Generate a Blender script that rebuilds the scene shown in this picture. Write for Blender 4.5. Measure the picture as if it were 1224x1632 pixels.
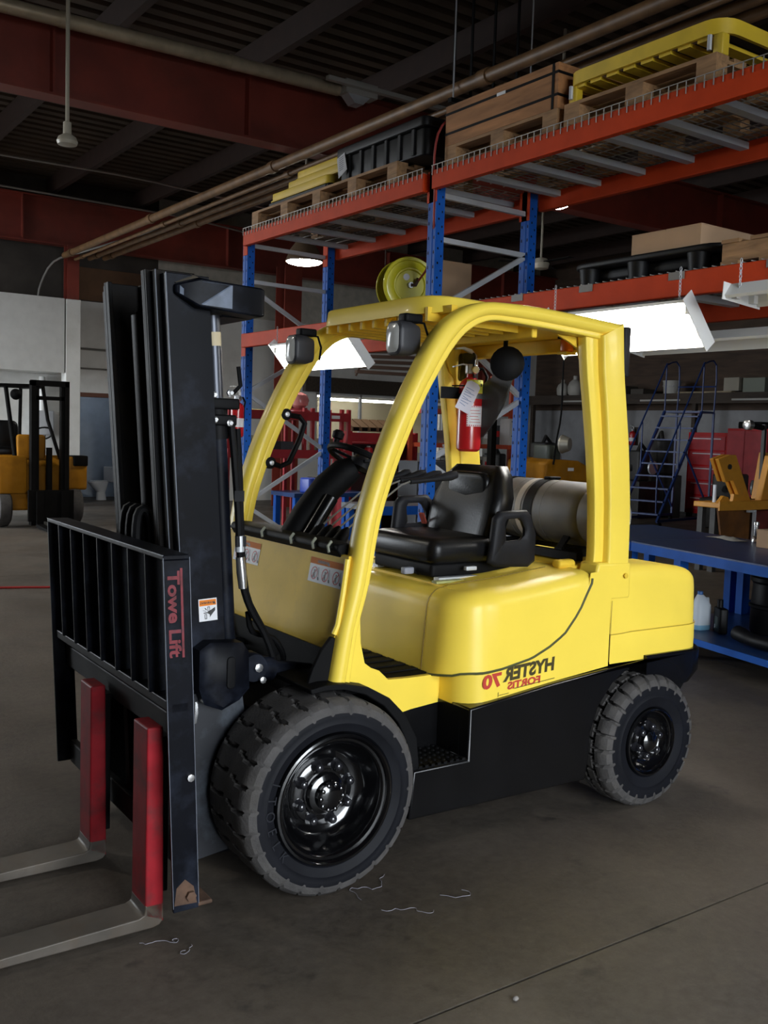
import bpy, bmesh, math, random
from mathutils import Vector, Matrix

random.seed(7)
PI = math.pi
SC = bpy.context.scene
COL = SC.collection
for _o in list(bpy.data.objects):
    bpy.data.objects.remove(_o)

# ------------------------------------------------------------------ camera
YAW, PITCH, ROLL, FPX, CAM_H = 0.61276, 0.08005, -0.03172, 1561.3, 1.7
cam_data = bpy.data.cameras.new('camera')
cam = bpy.data.objects.new('camera', cam_data)
COL.objects.link(cam)
cam_data.sensor_fit = 'VERTICAL'
cam_data.sensor_height = 36.0
cam_data.lens = FPX / 1632 * 36.0
cam_data.clip_start = 0.05
fwd = Vector((math.sin(YAW) * math.cos(PITCH), math.cos(YAW) * math.cos(PITCH), -math.sin(PITCH)))
rgt0 = Vector((math.cos(YAW), -math.sin(YAW), 0))
dwn0 = fwd.cross(rgt0)
rgt = math.cos(ROLL) * rgt0 + math.sin(ROLL) * dwn0
dwn = -math.sin(ROLL) * rgt0 + math.cos(ROLL) * dwn0
m3 = Matrix((rgt, -dwn, -fwd)).transposed()
cam.matrix_world = Matrix.Translation((0, 0, CAM_H)) @ m3.to_4x4()
SC.camera = cam

# ------------------------------------------------------------------ world, daylight, exposure
SC.view_settings.view_transform = 'Standard'
SC.view_settings.look = 'None'
SC.view_settings.gamma = 1.0
SC.view_settings.use_curve_mapping = False
SC.view_settings.exposure = 0.25
world = bpy.data.worlds.new('overcast_sky')
SC.world = world
world.use_nodes = True
_bg = world.node_tree.nodes['Background']
_bg.inputs[0].default_value = (0.86, 0.93, 1.0, 1)
_bg.inputs[1].default_value = 13.0


def portal(name, loc, rot, sx, sy):
    l = bpy.data.lights.new(name, 'AREA')
    l.shape = 'RECTANGLE'
    l.size, l.size_y = sx, sy
    l.cycles.is_portal = True
    o = bpy.data.objects.new(name, l)
    COL.objects.link(o)
    o.location = loc
    o.rotation_euler = rot
    return o


# door openings: front wall (behind the camera) and left wall
FRONT_Y, FD = -4.0, (0.0, 3.7, 0.0, 4.2)
LEFT_X, LD = -4.0, (14.6, 20.8, 0.0, 4.8)
portal('front_door_portal', ((FD[0] + FD[1]) / 2, FRONT_Y + 0.06, (FD[2] + FD[3]) / 2), (PI / 2, 0, 0), FD[1] - FD[0], FD[3] - FD[2])
portal('left_door_portal', (LEFT_X + 0.06, (LD[0] + LD[1]) / 2, (LD[2] + LD[3]) / 2), (PI / 2, 0, -PI / 2), LD[1] - LD[0], LD[3] - LD[2])
SC.cycles.max_bounces = 8
SC.cycles.diffuse_bounces = 4
SC.cycles.sample_clamp_indirect = 4.0

# ------------------------------------------------------------------ materials
MATS = {}


def mat(name, col, rough=0.5, metal=0.0, var=0.0, scale=6.0, bump=0.0, coat=0.0, dirt=None, dirt_amt=0.5, dirt_scale=3.0, rvar=0.0, spec=0.5):
    if name in MATS:
        return MATS[name]
    m = bpy.data.materials.new(name)
    m.use_nodes = True
    nt = m.node_tree
    b = nt.nodes['Principled BSDF']
    b.inputs['Base Color'].default_value = (*col, 1)
    b.inputs['Roughness'].default_value = rough
    b.inputs['Metallic'].default_value = metal
    b.inputs['Coat Weight'].default_value = coat
    b.inputs['Coat Roughness'].default_value = 0.08
    b.inputs['Specular IOR Level'].default_value = spec
    if var or bump or dirt or rvar:
        tc = nt.nodes.new('ShaderNodeTexCoord')
        src = tc.outputs['Object']
        colsock = None
        if var:
            n = nt.nodes.new('ShaderNodeTexNoise')
            n.inputs['Scale'].default_value = scale
            n.inputs['Detail'].default_value = 6
            nt.links.new(src, n.inputs['Vector'])
            r = nt.nodes.new('ShaderNodeValToRGB')
            r.color_ramp.elements[0].position = 0.3
            r.color_ramp.elements[1].position = 0.7
            r.color_ramp.elements[0].color = (*[c * (1 - var) for c in col], 1)
            r.color_ramp.elements[1].color = (*[min(1, c * (1 + var)) for c in col], 1)
            nt.links.new(n.outputs['Fac'], r.inputs['Fac'])
            colsock = r.outputs['Color']
        if dirt:
            n2 = nt.nodes.new('ShaderNodeTexNoise')
            n2.inputs['Scale'].default_value = dirt_scale
            n2.inputs['Detail'].default_value = 9
            n2.inputs['Roughness'].default_value = 0.65
            nt.links.new(src, n2.inputs['Vector'])
            r2 = nt.nodes.new('ShaderNodeValToRGB')
            r2.color_ramp.elements[0].position = 0.48
            r2.color_ramp.elements[1].position = 0.72
            r2.color_ramp.elements[0].color = (0, 0, 0, 1)
            r2.color_ramp.elements[1].color = (dirt_amt, dirt_amt, dirt_amt, 1)
            nt.links.new(n2.outputs['Fac'], r2.inputs['Fac'])
            mx = nt.nodes.new('ShaderNodeMixRGB')
            nt.links.new(r2.outputs['Color'], mx.inputs[0])
            if colsock:
                nt.links.new(colsock, mx.inputs[1])
            else:
                mx.inputs[1].default_value = (*col, 1)
            mx.inputs[2].default_value = (*dirt, 1)
            colsock = mx.outputs[0]
        if colsock:
            nt.links.new(colsock, b.inputs['Base Color'])
        if rvar:
            n4 = nt.nodes.new('ShaderNodeTexNoise')
            n4.inputs['Scale'].default_value = scale * 0.7
            n4.inputs['Detail'].default_value = 5
            nt.links.new(src, n4.inputs['Vector'])
            mr = nt.nodes.new('ShaderNodeMapRange')
            mr.inputs['To Min'].default_value = max(0.02, rough - rvar)
            mr.inputs['To Max'].default_value = min(1, rough + rvar)
            nt.links.new(n4.outputs['Fac'], mr.inputs['Value'])
            nt.links.new(mr.outputs['Result'], b.inputs['Roughness'])
        if bump:
            n3 = nt.nodes.new('ShaderNodeTexNoise')
            n3.inputs['Scale'].default_value = scale * 8
            n3.inputs['Detail'].default_value = 4
            nt.links.new(src, n3.inputs['Vector'])
            bp = nt.nodes.new('ShaderNodeBump')
            bp.inputs['Strength'].default_value = bump
            bp.inputs['Distance'].default_value = 0.01
            nt.links.new(n3.outputs['Fac'], bp.inputs['Height'])
            nt.links.new(bp.outputs['Normal'], b.inputs['Normal'])
    MATS[name] = m
    return m


def emit(name, col, strength):
    m = bpy.data.materials.new(name)
    m.use_nodes = True
    b = m.node_tree.nodes['Principled BSDF']
    b.inputs['Base Color'].default_value = (*col, 1)
    b.inputs['Emission Color'].default_value = (*col, 1)
    b.inputs['Emission Strength'].default_value = strength
    MATS[name] = m
    return m


def wood(name, col, scale=4.0):
    m = bpy.data.materials.new(name)
    m.use_nodes = True
    nt = m.node_tree
    b = nt.nodes['Principled BSDF']
    b.inputs['Roughness'].default_value = 0.75
    tc = nt.nodes.new('ShaderNodeTexCoord')
    mp = nt.nodes.new('ShaderNodeMapping')
    mp.inputs['Scale'].default_value = (scale * 4, scale * 0.6, scale * 4)
    nt.links.new(tc.outputs['Object'], mp.inputs['Vector'])
    n = nt.nodes.new('ShaderNodeTexNoise')
    n.inputs['Scale'].default_value = 2.0
    n.inputs['Detail'].default_value = 8
    n.inputs['Distortion'].default_value = 0.6
    nt.links.new(mp.outputs['Vector'], n.inputs['Vector'])
    r = nt.nodes.new('ShaderNodeValToRGB')
    r.color_ramp.elements[0].position = 0.3
    r.color_ramp.elements[1].position = 0.75
    r.color_ramp.elements[0].color = (*[c * 0.55 for c in col], 1)
    r.color_ramp.elements[1].color = (*[min(1, c * 1.25) for c in col], 1)
    nt.links.new(n.outputs['Fac'], r.inputs['Fac'])
    nt.links.new(r.outputs['Color'], b.inputs['Base Color'])
    MATS[name] = m
    return m


YEL = mat('forklift_yellow', (0.93, 0.69, 0.085), 0.36, var=0.04, scale=3, coat=0.06, rvar=0.06, spec=0.3)
YEL2 = mat('forklift_yellow_inner', (0.84, 0.56, 0.05), 0.5, spec=0.12, var=0.08, scale=4, dirt=(0.35, 0.22, 0.04), dirt_amt=0.35)
BLK = mat('gloss_black_paint', (0.004, 0.004, 0.0045), 0.24, var=0.2, spec=0.4, rvar=0.08)
RIMB = mat('rim_gloss_black', (0.002, 0.002, 0.0025), 0.16, coat=1.0)
NUTB = mat('nut_black', (0.015, 0.015, 0.018), 0.2, coat=1.0)
MBLK = mat('matt_black', (0.004, 0.004, 0.0045), 0.6, var=0.3, rvar=0.15, spec=0.12)
MASTB = mat('mast_blue_black', (0.0025, 0.003, 0.0052), 0.42, var=0.5, scale=3, dirt=(0.022, 0.027, 0.042), dirt_amt=0.75, dirt_scale=5, rvar=0.12, spec=0.1)
WORN = mat('mast_worn_steel', (0.0035, 0.0035, 0.004), 0.5, metal=0.0, var=0.5, scale=4, dirt=(0.03, 0.02, 0.011), dirt_amt=0.6, dirt_scale=2.5, rvar=0.12, spec=0.08)
RUST = mat('rusted_steel', (0.085, 0.045, 0.026), 0.8, var=0.4, scale=20)
RED = mat('fork_red_paint', (0.25, 0.01, 0.016), 0.5, spec=0.15, var=0.3, scale=8, dirt=(0.06, 0.03, 0.028), dirt_amt=0.85, dirt_scale=7)
STEEL = mat('worn_fork_steel', (0.085, 0.072, 0.058), 0.5, metal=0.3, var=0.45, scale=5, dirt=(0.09, 0.052, 0.022), dirt_amt=0.6, dirt_scale=4)
RUB = mat('tyre_rubber', (0.062, 0.058, 0.056), 0.75, spec=0.3, var=0.25, scale=14, bump=0.25, dirt=(0.085, 0.075, 0.062), dirt_amt=0.35, dirt_scale=8)
RUBS = mat('tyre_side_rubber', (0.005, 0.0055, 0.008), 0.62, var=0.25, scale=8, spec=0.18)
CHR = mat('bright_metal', (0.7, 0.7, 0.7), 0.25, metal=0.9)
GALV = mat('galvanised_steel', (0.6, 0.62, 0.65), 0.4, metal=0.35, var=0.1)
VINYL = mat('seat_vinyl', (0.004, 0.004, 0.0045), 0.34, spec=0.28, var=0.2, bump=0.06, scale=12)
PLAS = mat('grey_black_plastic', (0.012, 0.012, 0.014), 0.5, var=0.2, spec=0.15)
ORANGE = mat('rack_orange', (0.52, 0.05, 0.01), 0.5, var=0.1, spec=0.1)
BLUE = mat('rack_blue', (0.012, 0.095, 0.42), 0.45, var=0.12, spec=0.15)
DBLUE = mat('bench_blue', (0.012, 0.045, 0.16), 0.35, var=0.2, dirt=(0.03, 0.04, 0.06), dirt_amt=0.5)
WIRE = mat('wire_mesh', (0.32, 0.31, 0.29), 0.45, metal=0.5)
CARD = mat('cardboard', (0.42, 0.27, 0.16), 0.85, var=0.06)
WHITE = mat('white_enamel', (0.75, 0.75, 0.73), 0.4)
LABELW = mat('label_white', (0.72, 0.72, 0.74), 0.5)
LABELO = mat('label_orange', (0.75, 0.22, 0.03), 0.6, spec=0.1)
LABELR = mat('label_red', (0.5, 0.03, 0.03), 0.5)
LABELK = mat('label_black', (0.02, 0.02, 0.02), 0.5)
EXTR = mat('extinguisher_red', (0.42, 0.012, 0.015), 0.25, coat=0.4)
YPL = mat('yellow_steel_guard', (0.72, 0.5, 0.03), 0.5, var=0.15, dirt=(0.3, 0.2, 0.05), dirt_amt=0.4)
PINE = wood('pallet_wood', (0.36, 0.2, 0.09))
OSB = wood('crate_board', (0.4, 0.18, 0.065), 2.0)
BPLAST = mat('black_poly', (0.005, 0.005, 0.0055), 0.5, var=0.2, spec=0.25)
LAMPG = mat('lamp_glass', (0.55, 0.55, 0.52), 0.15)
TUBE = emit('fluorescent_tube', (1.0, 0.97, 0.92), 48.0)
ALU = mat('aluminium_tank', (0.125, 0.122, 0.118), 0.55, metal=0.35, var=0.25, scale=5, dirt=(0.16, 0.14, 0.12), dirt_amt=0.5)
BYEL = mat('old_yellow_paint', (0.33, 0.14, 0.009), 0.5, spec=0.12, var=0.2, dirt=(0.12, 0.07, 0.03), dirt_amt=0.6)
SRED = mat('shelf_red', (0.36, 0.022, 0.03), 0.45, var=0.15)


# ------------------------------------------------------------------ mesh builder
class B:
    def __init__(s):
        s.v, s.f = [], []

    def add(s, vs, fs):
        o = len(s.v)
        s.v += [tuple(v) for v in vs]
        s.f += [tuple(i + o for i in f) for f in fs]
        return s

    def box(s, x0, x1, y0, y1, z0, z1):
        vs = [(x, y, z) for x in (x0, x1) for y in (y0, y1) for z in (z0, z1)]
        return s.add(vs, [(0, 1, 3, 2), (4, 6, 7, 5), (0, 4, 5, 1), (2, 3, 7, 6), (0, 2, 6, 4), (1, 5, 7, 3)])

    def hexa(s, b4, t4):
        return s.add(list(b4) + list(t4), [(3, 2, 1, 0), (4, 5, 6, 7), (0, 1, 5, 4), (1, 2, 6, 5), (2, 3, 7, 6), (3, 0, 4, 7)])

    def beam(s, p, q, w, h, up=(0, 0, 1)):
        p, q = Vector(p), Vector(q)
        d = (q - p).normalized()
        u = Vector(up)
        sd = d.cross(u)
        if sd.length < 1e-4:
            sd = d.cross(Vector((1, 0, 0)))
        sd.normalize()
        u = sd.cross(d)
        c = [sd * (w / 2) * a + u * (h / 2) * b for a, b in ((-1, -1), (1, -1), (1, 1), (-1, 1))]
        return s.hexa([p + k for k in c], [q + k for k in c])

    def loft(s, rings, cap=True, closed=True):
        n = len(rings[0])
        vs = [v for r in rings for v in r]
        fs = []
        for i in range(len(rings) - 1):
            for j in range(n if closed else n - 1):
                k = (j + 1) % n
                fs.append((i * n + j, i * n + k, (i + 1) * n + k, (i + 1) * n + j))
        if cap and closed:
            fs.append(tuple(range(n))[::-1])
            fs.append(tuple((len(rings) - 1) * n + j for j in range(n)))
        return s.add(vs, fs)

    def tube(s, pts, r, n=8, cap=True, closed=False):
        pts = [Vector(p) for p in pts]
        m = len(pts)
        rs = r if isinstance(r, (list, tuple)) else [r] * m
        rings = []
        prev = None
        for i in range(m):
            if closed:
                d = pts[(i + 1) % m] - pts[i - 1]
            else:
                d = pts[min(i + 1, m - 1)] - pts[max(i - 1, 0)]
            d.normalize()
            if prev is None:
                a = d.cross(Vector((0, 0, 1)))
                if a.length < 1e-3:
                    a = d.cross(Vector((0, 1, 0)))
            else:
                a = prev - d * prev.dot(d)
            a.normalize()
            prev = a
            b = d.cross(a)
            rings.append([pts[i] + a * math.cos(t) * rs[i] + b * math.sin(t) * rs[i] for t in (2 * PI * k / n for k in range(n))])
        if closed:
            rings.append(rings[0])
        return s.loft(rings, cap=cap and not closed)

    def lathe(s, prof, org=(0, 0, 0), axis=(0, 0, 1), n=24, cap=True):
        """prof: list of (radius, height along axis)"""
        ax = Vector(axis).normalized()
        a = ax.cross(Vector((0, 0, 1)))
        if a.length < 1e-3:
            a = Vector((1, 0, 0))
        a.normalize()
        b = ax.cross(a)
        org = Vector(org)
        rings = [[org + ax * h + (a * math.cos(t) + b * math.sin(t)) * r for t in (2 * PI * k / n for k in range(n))] for r, h in prof]
        return s.loft(rings, cap=cap)

    def cyl(s, p, q, r, n=12, r2=None):
        p, q = Vector(p), Vector(q)
        return s.lathe([(r, 0), (r if r2 is None else r2, (q - p).length)], p, q - p, n)

    def prism(s, poly, axis, c0, c1):
        f = {'x': lambda a, b, c: (c, a, b), 'y': lambda a, b, c: (a, c, b), 'z': lambda a, b, c: (a, b, c)}[axis]
        return s.loft([[f(a, b, c0) for a, b in poly], [f(a, b, c1) for a, b in poly]])

    def rbox(s, x0, x1, y0, y1, z0, z1, r=0.03, n=4, axis='z', e=None):
        """rounded box: rounded outline in the two axes across AXIS, edges eased along AXIS by e"""
        e = r * 0.6 if e is None else e
        lim = {'x': (y0, y1, z0, z1, x0, x1), 'y': (x0, x1, z0, z1, y0, y1), 'z': (x0, x1, y0, y1, z0, z1)}[axis]
        a0, a1, b0, b1, c0, c1 = lim
        f = {'x': lambda a, b, c: (c, a, b), 'y': lambda a, b, c: (a, c, b), 'z': lambda a, b, c: (a, b, c)}[axis]

        def ring(i, c):
            rr = max(r - i, 0.001)
            out = []
            for cx, cy, t0 in ((a1 - r, b1 - r, 0), (a0 + r, b1 - r, 90), (a0 + r, b0 + r, 180), (a1 - r, b0 + r, 270)):
                for k in range(n + 1):
                    t = math.radians(t0 + 90 * k / n)
                    out.append(f(cx + rr * math.cos(t), cy + rr * math.sin(t), c))
            return out
        rings = []
        for k in range(4):
            t = PI / 2 * k / 3
            rings.append(ring(e * (1 - math.sin(t)), c0 + e * (1 - math.cos(t))))
        for k in range(4):
            t = PI / 2 * (1 - k / 3)
            rings.append(ring(e * (1 - math.sin(t)), c1 - e * (1 - math.cos(t))))
        return s.loft(rings)

    def ball(s, c, rx, ry=None, rz=None, nu=12, nv=8):
        ry, rz = ry or rx, rz or rx
        rings = []
        for i in range(nv + 1):
            t = -PI / 2 + PI * i / nv
            q = max(math.cos(t), 0.02)
            rings.append([(c[0] + rx * q * math.cos(2 * PI * j / nu), c[1] + ry * q * math.sin(2 * PI * j / nu), c[2] + rz * math.sin(t)) for j in range(nu)])
        return s.loft(rings)

    def xf(s, mtx):
        s.v = [tuple(mtx @ Vector(v)) for v in s.v]
        return s


def obj(name, b, m, parent=None, label=None, smooth=38, bevel=0.0, kind=None, fix=True):
    me = bpy.data.meshes.new(name)
    me.from_pydata(b.v, [], b.f)
    if fix:
        bm = bmesh.new()
        bm.from_mesh(me)
        bmesh.ops.recalc_face_normals(bm, faces=bm.faces)
        bm.to_mesh(me)
        bm.free()
    me.materials.append(m)
    if smooth:
        me.shade_smooth()
        me.set_sharp_from_angle(angle=math.radians(smooth))
    o = bpy.data.objects.new(name, me)
    COL.objects.link(o)
    if parent:
        o.parent = parent
    if label:
        o['label'] = label
    if kind:
        o['kind'] = kind
    if bevel:
        md = o.modifiers.new('bevel', 'BEVEL')
        md.width = bevel
        md.segments = 2
        md.limit_method = 'ANGLE'
        md.angle_limit = math.radians(40)
    return o


def tag(o, label, cat, group=None):
    o['label'] = label
    o['category'] = cat
    if group:
        o['group'] = group
    return o


def thing(name, label, cat, loc=(0, 0, 0), rz=0.0, group=None):
    o = bpy.data.objects.new(name, None)
    o.empty_display_size = 0.1
    COL.objects.link(o)
    o.location = loc
    o.rotation_euler = (0, 0, rz)
    return tag(o, label, cat, group)


def struct(name, b, m, parent=None, **k):
    o = obj(name, b, m, parent, **k)
    if not parent:
        o['kind'] = 'structure'
    return o


def dup(root, loc=None, rz=None, label=None):
    r = root.copy()
    COL.objects.link(r)
    if loc is not None:
        r.location = loc
    if rz is not None:
        r.rotation_euler = (0, 0, rz)
    if label:
        r['label'] = label
    for ch in list(root.children):
        c = ch.copy()
        COL.objects.link(c)
        c.parent = r
        for g in list(ch.children):
            d = g.copy()
            COL.objects.link(d)
            d.parent = c
    return r


def copy_part(o, mtx=None):
    c = o.copy()
    COL.objects.link(c)
    if mtx is not None:
        c.matrix_local = mtx
    return c


def text_b(txt, size, bold=0.0, shear=0.0):
    """flat lettering as a builder, in its own XY plane, from the built-in font"""
    cu = bpy.data.curves.new('lettering', 'FONT')
    cu.body = txt
    cu.size = size
    cu.offset = bold
    cu.shear = shear
    cu.align_x = 'CENTER'
    cu.align_y = 'CENTER'
    cu.resolution_u = 3
    o = bpy.data.objects.new('lettering', cu)
    COL.objects.link(o)
    dg = bpy.context.evaluated_depsgraph_get()
    me = bpy.data.meshes.new_from_object(o.evaluated_get(dg))
    b = B()
    b.add([v.co[:] for v in me.vertices], [tuple(p.vertices) for p in me.polygons])
    bpy.data.objects.remove(o)
    bpy.data.meshes.remove(me)
    return b


def place(b, org, ux, uy):
    """map a flat builder's (x, y) onto org + x*ux + y*uy (keeps z along the normal)"""
    ux, uy, org = Vector(ux), Vector(uy), Vector(org)
    b.v = [tuple(org + ux * v[0] + uy * v[1]) for v in b.v]
    return b


# ------------------------------------------------------------------ the setting
XMAX, YMAX, ZC = 20.0, 21.0, 6.7


def concrete():
    m = bpy.data.materials.new('worn_concrete')
    m.use_nodes = True
    nt = m.node_tree
    b = nt.nodes['Principled BSDF']
    tc = nt.nodes.new('ShaderNodeTexCoord')

    def noise(sc, det=8, ro=0.6):
        n = nt.nodes.new('ShaderNodeTexNoise')
        n.inputs['Scale'].default_value = sc
        n.inputs['Detail'].default_value = det
        n.inputs['Roughness'].default_value = ro
        nt.links.new(tc.outputs['Object'], n.inputs['Vector'])
        return n.outputs['Fac']

    def ramp(s, p0, p1, c0, c1):
        r = nt.nodes.new('ShaderNodeValToRGB')
        r.color_ramp.elements[0].position, r.color_ramp.elements[1].position = p0, p1
        r.color_ramp.elements[0].color, r.color_ramp.elements[1].color = (*c0, 1), (*c1, 1)
        nt.links.new(s, r.inputs['Fac'])
        return r.outputs['Color']

    def mix(f, a, c, mode='MIX'):
        mx = nt.nodes.new('ShaderNodeMixRGB')
        mx.blend_type = mode
        nt.links.new(f, mx.inputs[0])
        nt.links.new(a, mx.inputs[1])
        if isinstance(c, tuple):
            mx.inputs[2].default_value = (*c, 1)
        else:
            nt.links.new(c, mx.inputs[2])
        return mx.outputs[0]
    base = ramp(noise(0.55, 10, 0.65), 0.32, 0.7, (0.05, 0.04, 0.031), (0.104, 0.086, 0.067))
    st = ramp(noise(1.7, 9, 0.7), 0.47, 0.7, (0, 0, 0), (0.85, 0.85, 0.85))
    c1 = mix(st, base, (0.032, 0.026, 0.021))
    fine = ramp(noise(22, 6, 0.7), 0.35, 0.75, (0, 0, 0), (0.5, 0.5, 0.5))
    c2 = mix(fine, c1, (0.14, 0.117, 0.094))
    spots = ramp(noise(5.0, 5, 0.6), 0.62, 0.72, (0, 0, 0), (0.8, 0.8, 0.8))
    c3 = mix(spots, c2, (0.024, 0.02, 0.018))
    nt.links.new(c3, b.inputs['Base Color'])
    rr = ramp(noise(1.3, 7, 0.6), 0.3, 0.7, (0.42, 0.42, 0.42), (0.68, 0.68, 0.68))
    nt.links.new(rr, b.inputs['Roughness'])
    bp = nt.nodes.new('ShaderNodeBump')
    bp.inputs['Strength'].default_value = 0.18
    bp.inputs['Distance'].default_value = 0.01
    nt.links.new(noise(35, 5, 0.6), bp.inputs['Height'])
    nt.links.new(bp.outputs['Normal'], b.inputs['Normal'])
    return m


CONC = concrete()
JOINT = mat('joint_dirt', (0.02, 0.017, 0.014), 0.9)
b = B()
ys = [-30.0, 2.135, 2.1355, 2.1445, 2.145, 11.135, 11.1355, 11.1445, 11.145, 28.0]
zs = [0, 0, -0.012, -0.012, 0, 0, -0.012, -0.012, 0, 0]
rows = [[(-30, y, z), (XMAX + 0.2, y, z)] for y, z in zip(ys, zs)]
b.loft(rows, closed=False)
struct('floor', b, CONC, smooth=0)
WALLW = mat('white_painted_wall', (0.74, 0.74, 0.71), 0.4, var=0.08, scale=1.5, bump=0.15, dirt=(0.3, 0.28, 0.24), dirt_amt=0.3, dirt_scale=1.2)
WALLD = mat('dark_wall', (0.05, 0.042, 0.035), 0.85, var=0.3, scale=2)
CEIL = mat('ceiling_deck', (0.045, 0.028, 0.016), 0.85, var=0.3, scale=1.5)
BROWN = mat('brown_board', (0.12, 0.06, 0.027), 0.7, var=0.2, scale=3)
REDOX = mat('red_oxide_steel', (0.2, 0.03, 0.017), 0.6, var=0.25, scale=1.5, dirt=(0.07, 0.025, 0.015), dirt_amt=0.5, dirt_scale=1.0)
BLGR = mat('blue_grey_wall', (0.36, 0.42, 0.5), 0.6, var=0.08)
CREAM = mat('office_cream', (0.5, 0.46, 0.34), 0.7)

# back wall, pieced round the toilet door and the office window
b = B()
DX0, DX1, DZ = 6.66, 7.68, 2.28
OX0, OX1, OZ0, OZ1 = 12.6, 16.6, 1.15, 2.66
for x0, x1, z0, z1 in ((-4.2, DX0, 0, 4.3), (DX0, DX1, DZ, 4.3), (DX1, OX0, 0, 4.3), (OX0, OX1, 0, OZ0), (OX0, OX1, OZ1, 4.3), (OX1, XMAX + .2, 0, 4.3)):
    b.box(x0, x1, YMAX, YMAX + 0.2, z0, z1)
struct('wall_back', b, WALLW, smooth=0)
struct('trim_1', B().box(-4.2, 8.45, YMAX, YMAX + 0.2, 4.3, ZC), WALLD, smooth=0)
struct('trim_2', B().box(6.55, 8.4, YMAX - 0.04, YMAX - 0.005, 4.32, 5.0), BROWN, smooth=0)
struct('trim_3', B().box(8.45, XMAX + .2, YMAX, YMAX + 0.2, 4.3, ZC), mat('upper_wall', (0.45, 0.43, 0.37), 0.8, var=0.15), smooth=0)
struct('trim_4', B().box(12.2, 17.2, YMAX - 0.16, YMAX - 0.005, 2.67, 3.04), wood('old_timber', (0.06, 0.045, 0.032)), smooth=0)
# toilet room behind the door opening
b = B()
b.box(DX0 - 0.6, DX1 + 1.2, YMAX + 1.7, YMAX + 1.8, 0, 2.6)
b.box(DX0 - 0.7, DX0 - 0.6, YMAX + 0.2, YMAX + 1.7, 0, 2.6)
b.box(DX1 + 1.1, DX1 + 1.2, YMAX + 0.2, YMAX + 1.7, 0, 2.6)
b.box(DX0 - 0.7, DX1 + 1.2, YMAX + 0.2, YMAX + 1.8, 2.6, 2.7)
struct('wall_restroom', b, BLGR, smooth=0)
b = B()
b.box(DX0 - 0.09, DX0, YMAX - 0.03, YMAX + 0.2, 0, DZ + 0.09)
b.box(DX1, DX1 + 0.09, YMAX - 0.03, YMAX + 0.2, 0, DZ + 0.09)
b.box(DX0, DX1, YMAX - 0.03, YMAX + 0.2, DZ, DZ + 0.09)
struct('door_1', b, mat('brown_trim', (0.13, 0.05, 0.03), 0.6), smooth=0)
# office behind the window
b = B()
b.box(OX0 - 1, OX1 + 1, YMAX + 3.4, YMAX + 3.5, 0, 3.0)
b.box(OX0 - 1.1, OX0 - 1, YMAX + 0.2, YMAX + 3.5, 0, 3.0)
b.box(OX1 + 1, OX1 + 1.1, YMAX + 0.2, YMAX + 3.5, 0, 3.0)
b.box(OX0 - 1.1, OX1 + 1.1, YMAX + 0.2, YMAX + 3.5, 3.0, 3.1)
struct('wall_office', b, CREAM, smooth=0)
b = B()
for x in (OX0, OX0 + 1.33, OX0 + 2.66, OX1 - 0.06):
    b.box(x, x + 0.06, YMAX + 0.04, YMAX + 0.12, OZ0, OZ1)
b.box(OX0, OX1, YMAX + 0.04, YMAX + 0.12, OZ0, OZ0 + 0.06)
b.box(OX0, OX1, YMAX + 0.04, YMAX + 0.12, OZ1 - 0.06, OZ1)
struct('window_1', b, WALLW, smooth=0)

# white bulkhead on the back wall
struct('trim_5', B().box(-3.9, 6.12, YMAX - 0.9, YMAX - 0.005, 2.72, 4.2), mat('bulkhead_white', (0.62, 0.62, 0.6), 0.5, var=0.05), smooth=0)
# right wall: white block below, dark boards above
struct('wall_right', B().box(XMAX, XMAX + 0.2, FRONT_Y, YMAX, 0, 2.5), mat('grey_white_wall', (0.27, 0.27, 0.28), 0.6, var=0.12, dirt=(0.12, 0.115, 0.11), dirt_amt=0.5), smooth=0)
struct('trim_6', B().box(XMAX, XMAX + 0.2, FRONT_Y, YMAX, 2.5, ZC), wood('dark_boards', (0.075, 0.045, 0.028), 1.0), smooth=0)
# left wall and front wall with their open doors
b = B()
b.box(LEFT_X - 0.2, LEFT_X, FRONT_Y, LD[0], 0, ZC)
b.box(LEFT_X - 0.2, LEFT_X, LD[1], YMAX, 0, ZC)
b.box(LEFT_X - 0.2, LEFT_X, LD[0], LD[1], LD[3], ZC)
struct('wall_left', b, WALLD, smooth=0)
b = B()
b.box(LEFT_X - 0.2, FD[0], FRONT_Y - 0.2, FRONT_Y, 0, ZC)
b.box(FD[1], XMAX + 0.2, FRONT_Y - 0.2, FRONT_Y, 0, ZC)
b.box(FD[0], FD[1], FRONT_Y - 0.2, FRONT_Y, FD[3], ZC)
struct('wall_front', b, WALLD, smooth=0)
# ceiling: ribbed deck, corrugated along x
b = B()
prof = []
y = FRONT_Y - 0.2
while y < YMAX + 0.2:
    prof += [(y, ZC), (y + 0.16, ZC), (y + 0.19, ZC + 0.06), (y + 0.27, ZC + 0.06)]
    y += 0.3
b.loft([[(LEFT_X - 0.2, yy, zz) for yy, zz in prof], [(XMAX + 0.2, yy, zz) for yy, zz in prof]], closed=False)
b.box(LEFT_X - 0.2, XMAX + 0.2, FRONT_Y - 0.2, YMAX + 0.2, ZC + 0.08, ZC + 0.15)
struct('ceiling', b, CEIL, smooth=0)
# purlins along y, girders along x
PUR = mat('dark_purlin', (0.028, 0.013, 0.009), 0.7, var=0.2)
root = thing('roof_purlins', 'dark steel roof joists running the length of the shop under the deck', 'roof frame')
del root['category'], root['label']
root['kind'] = 'structure'
for k in range(13):
    x = -3.2 + k * 1.85
    obj('purlin', B().box(x - 0.05, x + 0.05, FRONT_Y, YMAX, ZC - 0.34, ZC - 0.005), PUR, root, smooth=0)


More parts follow.
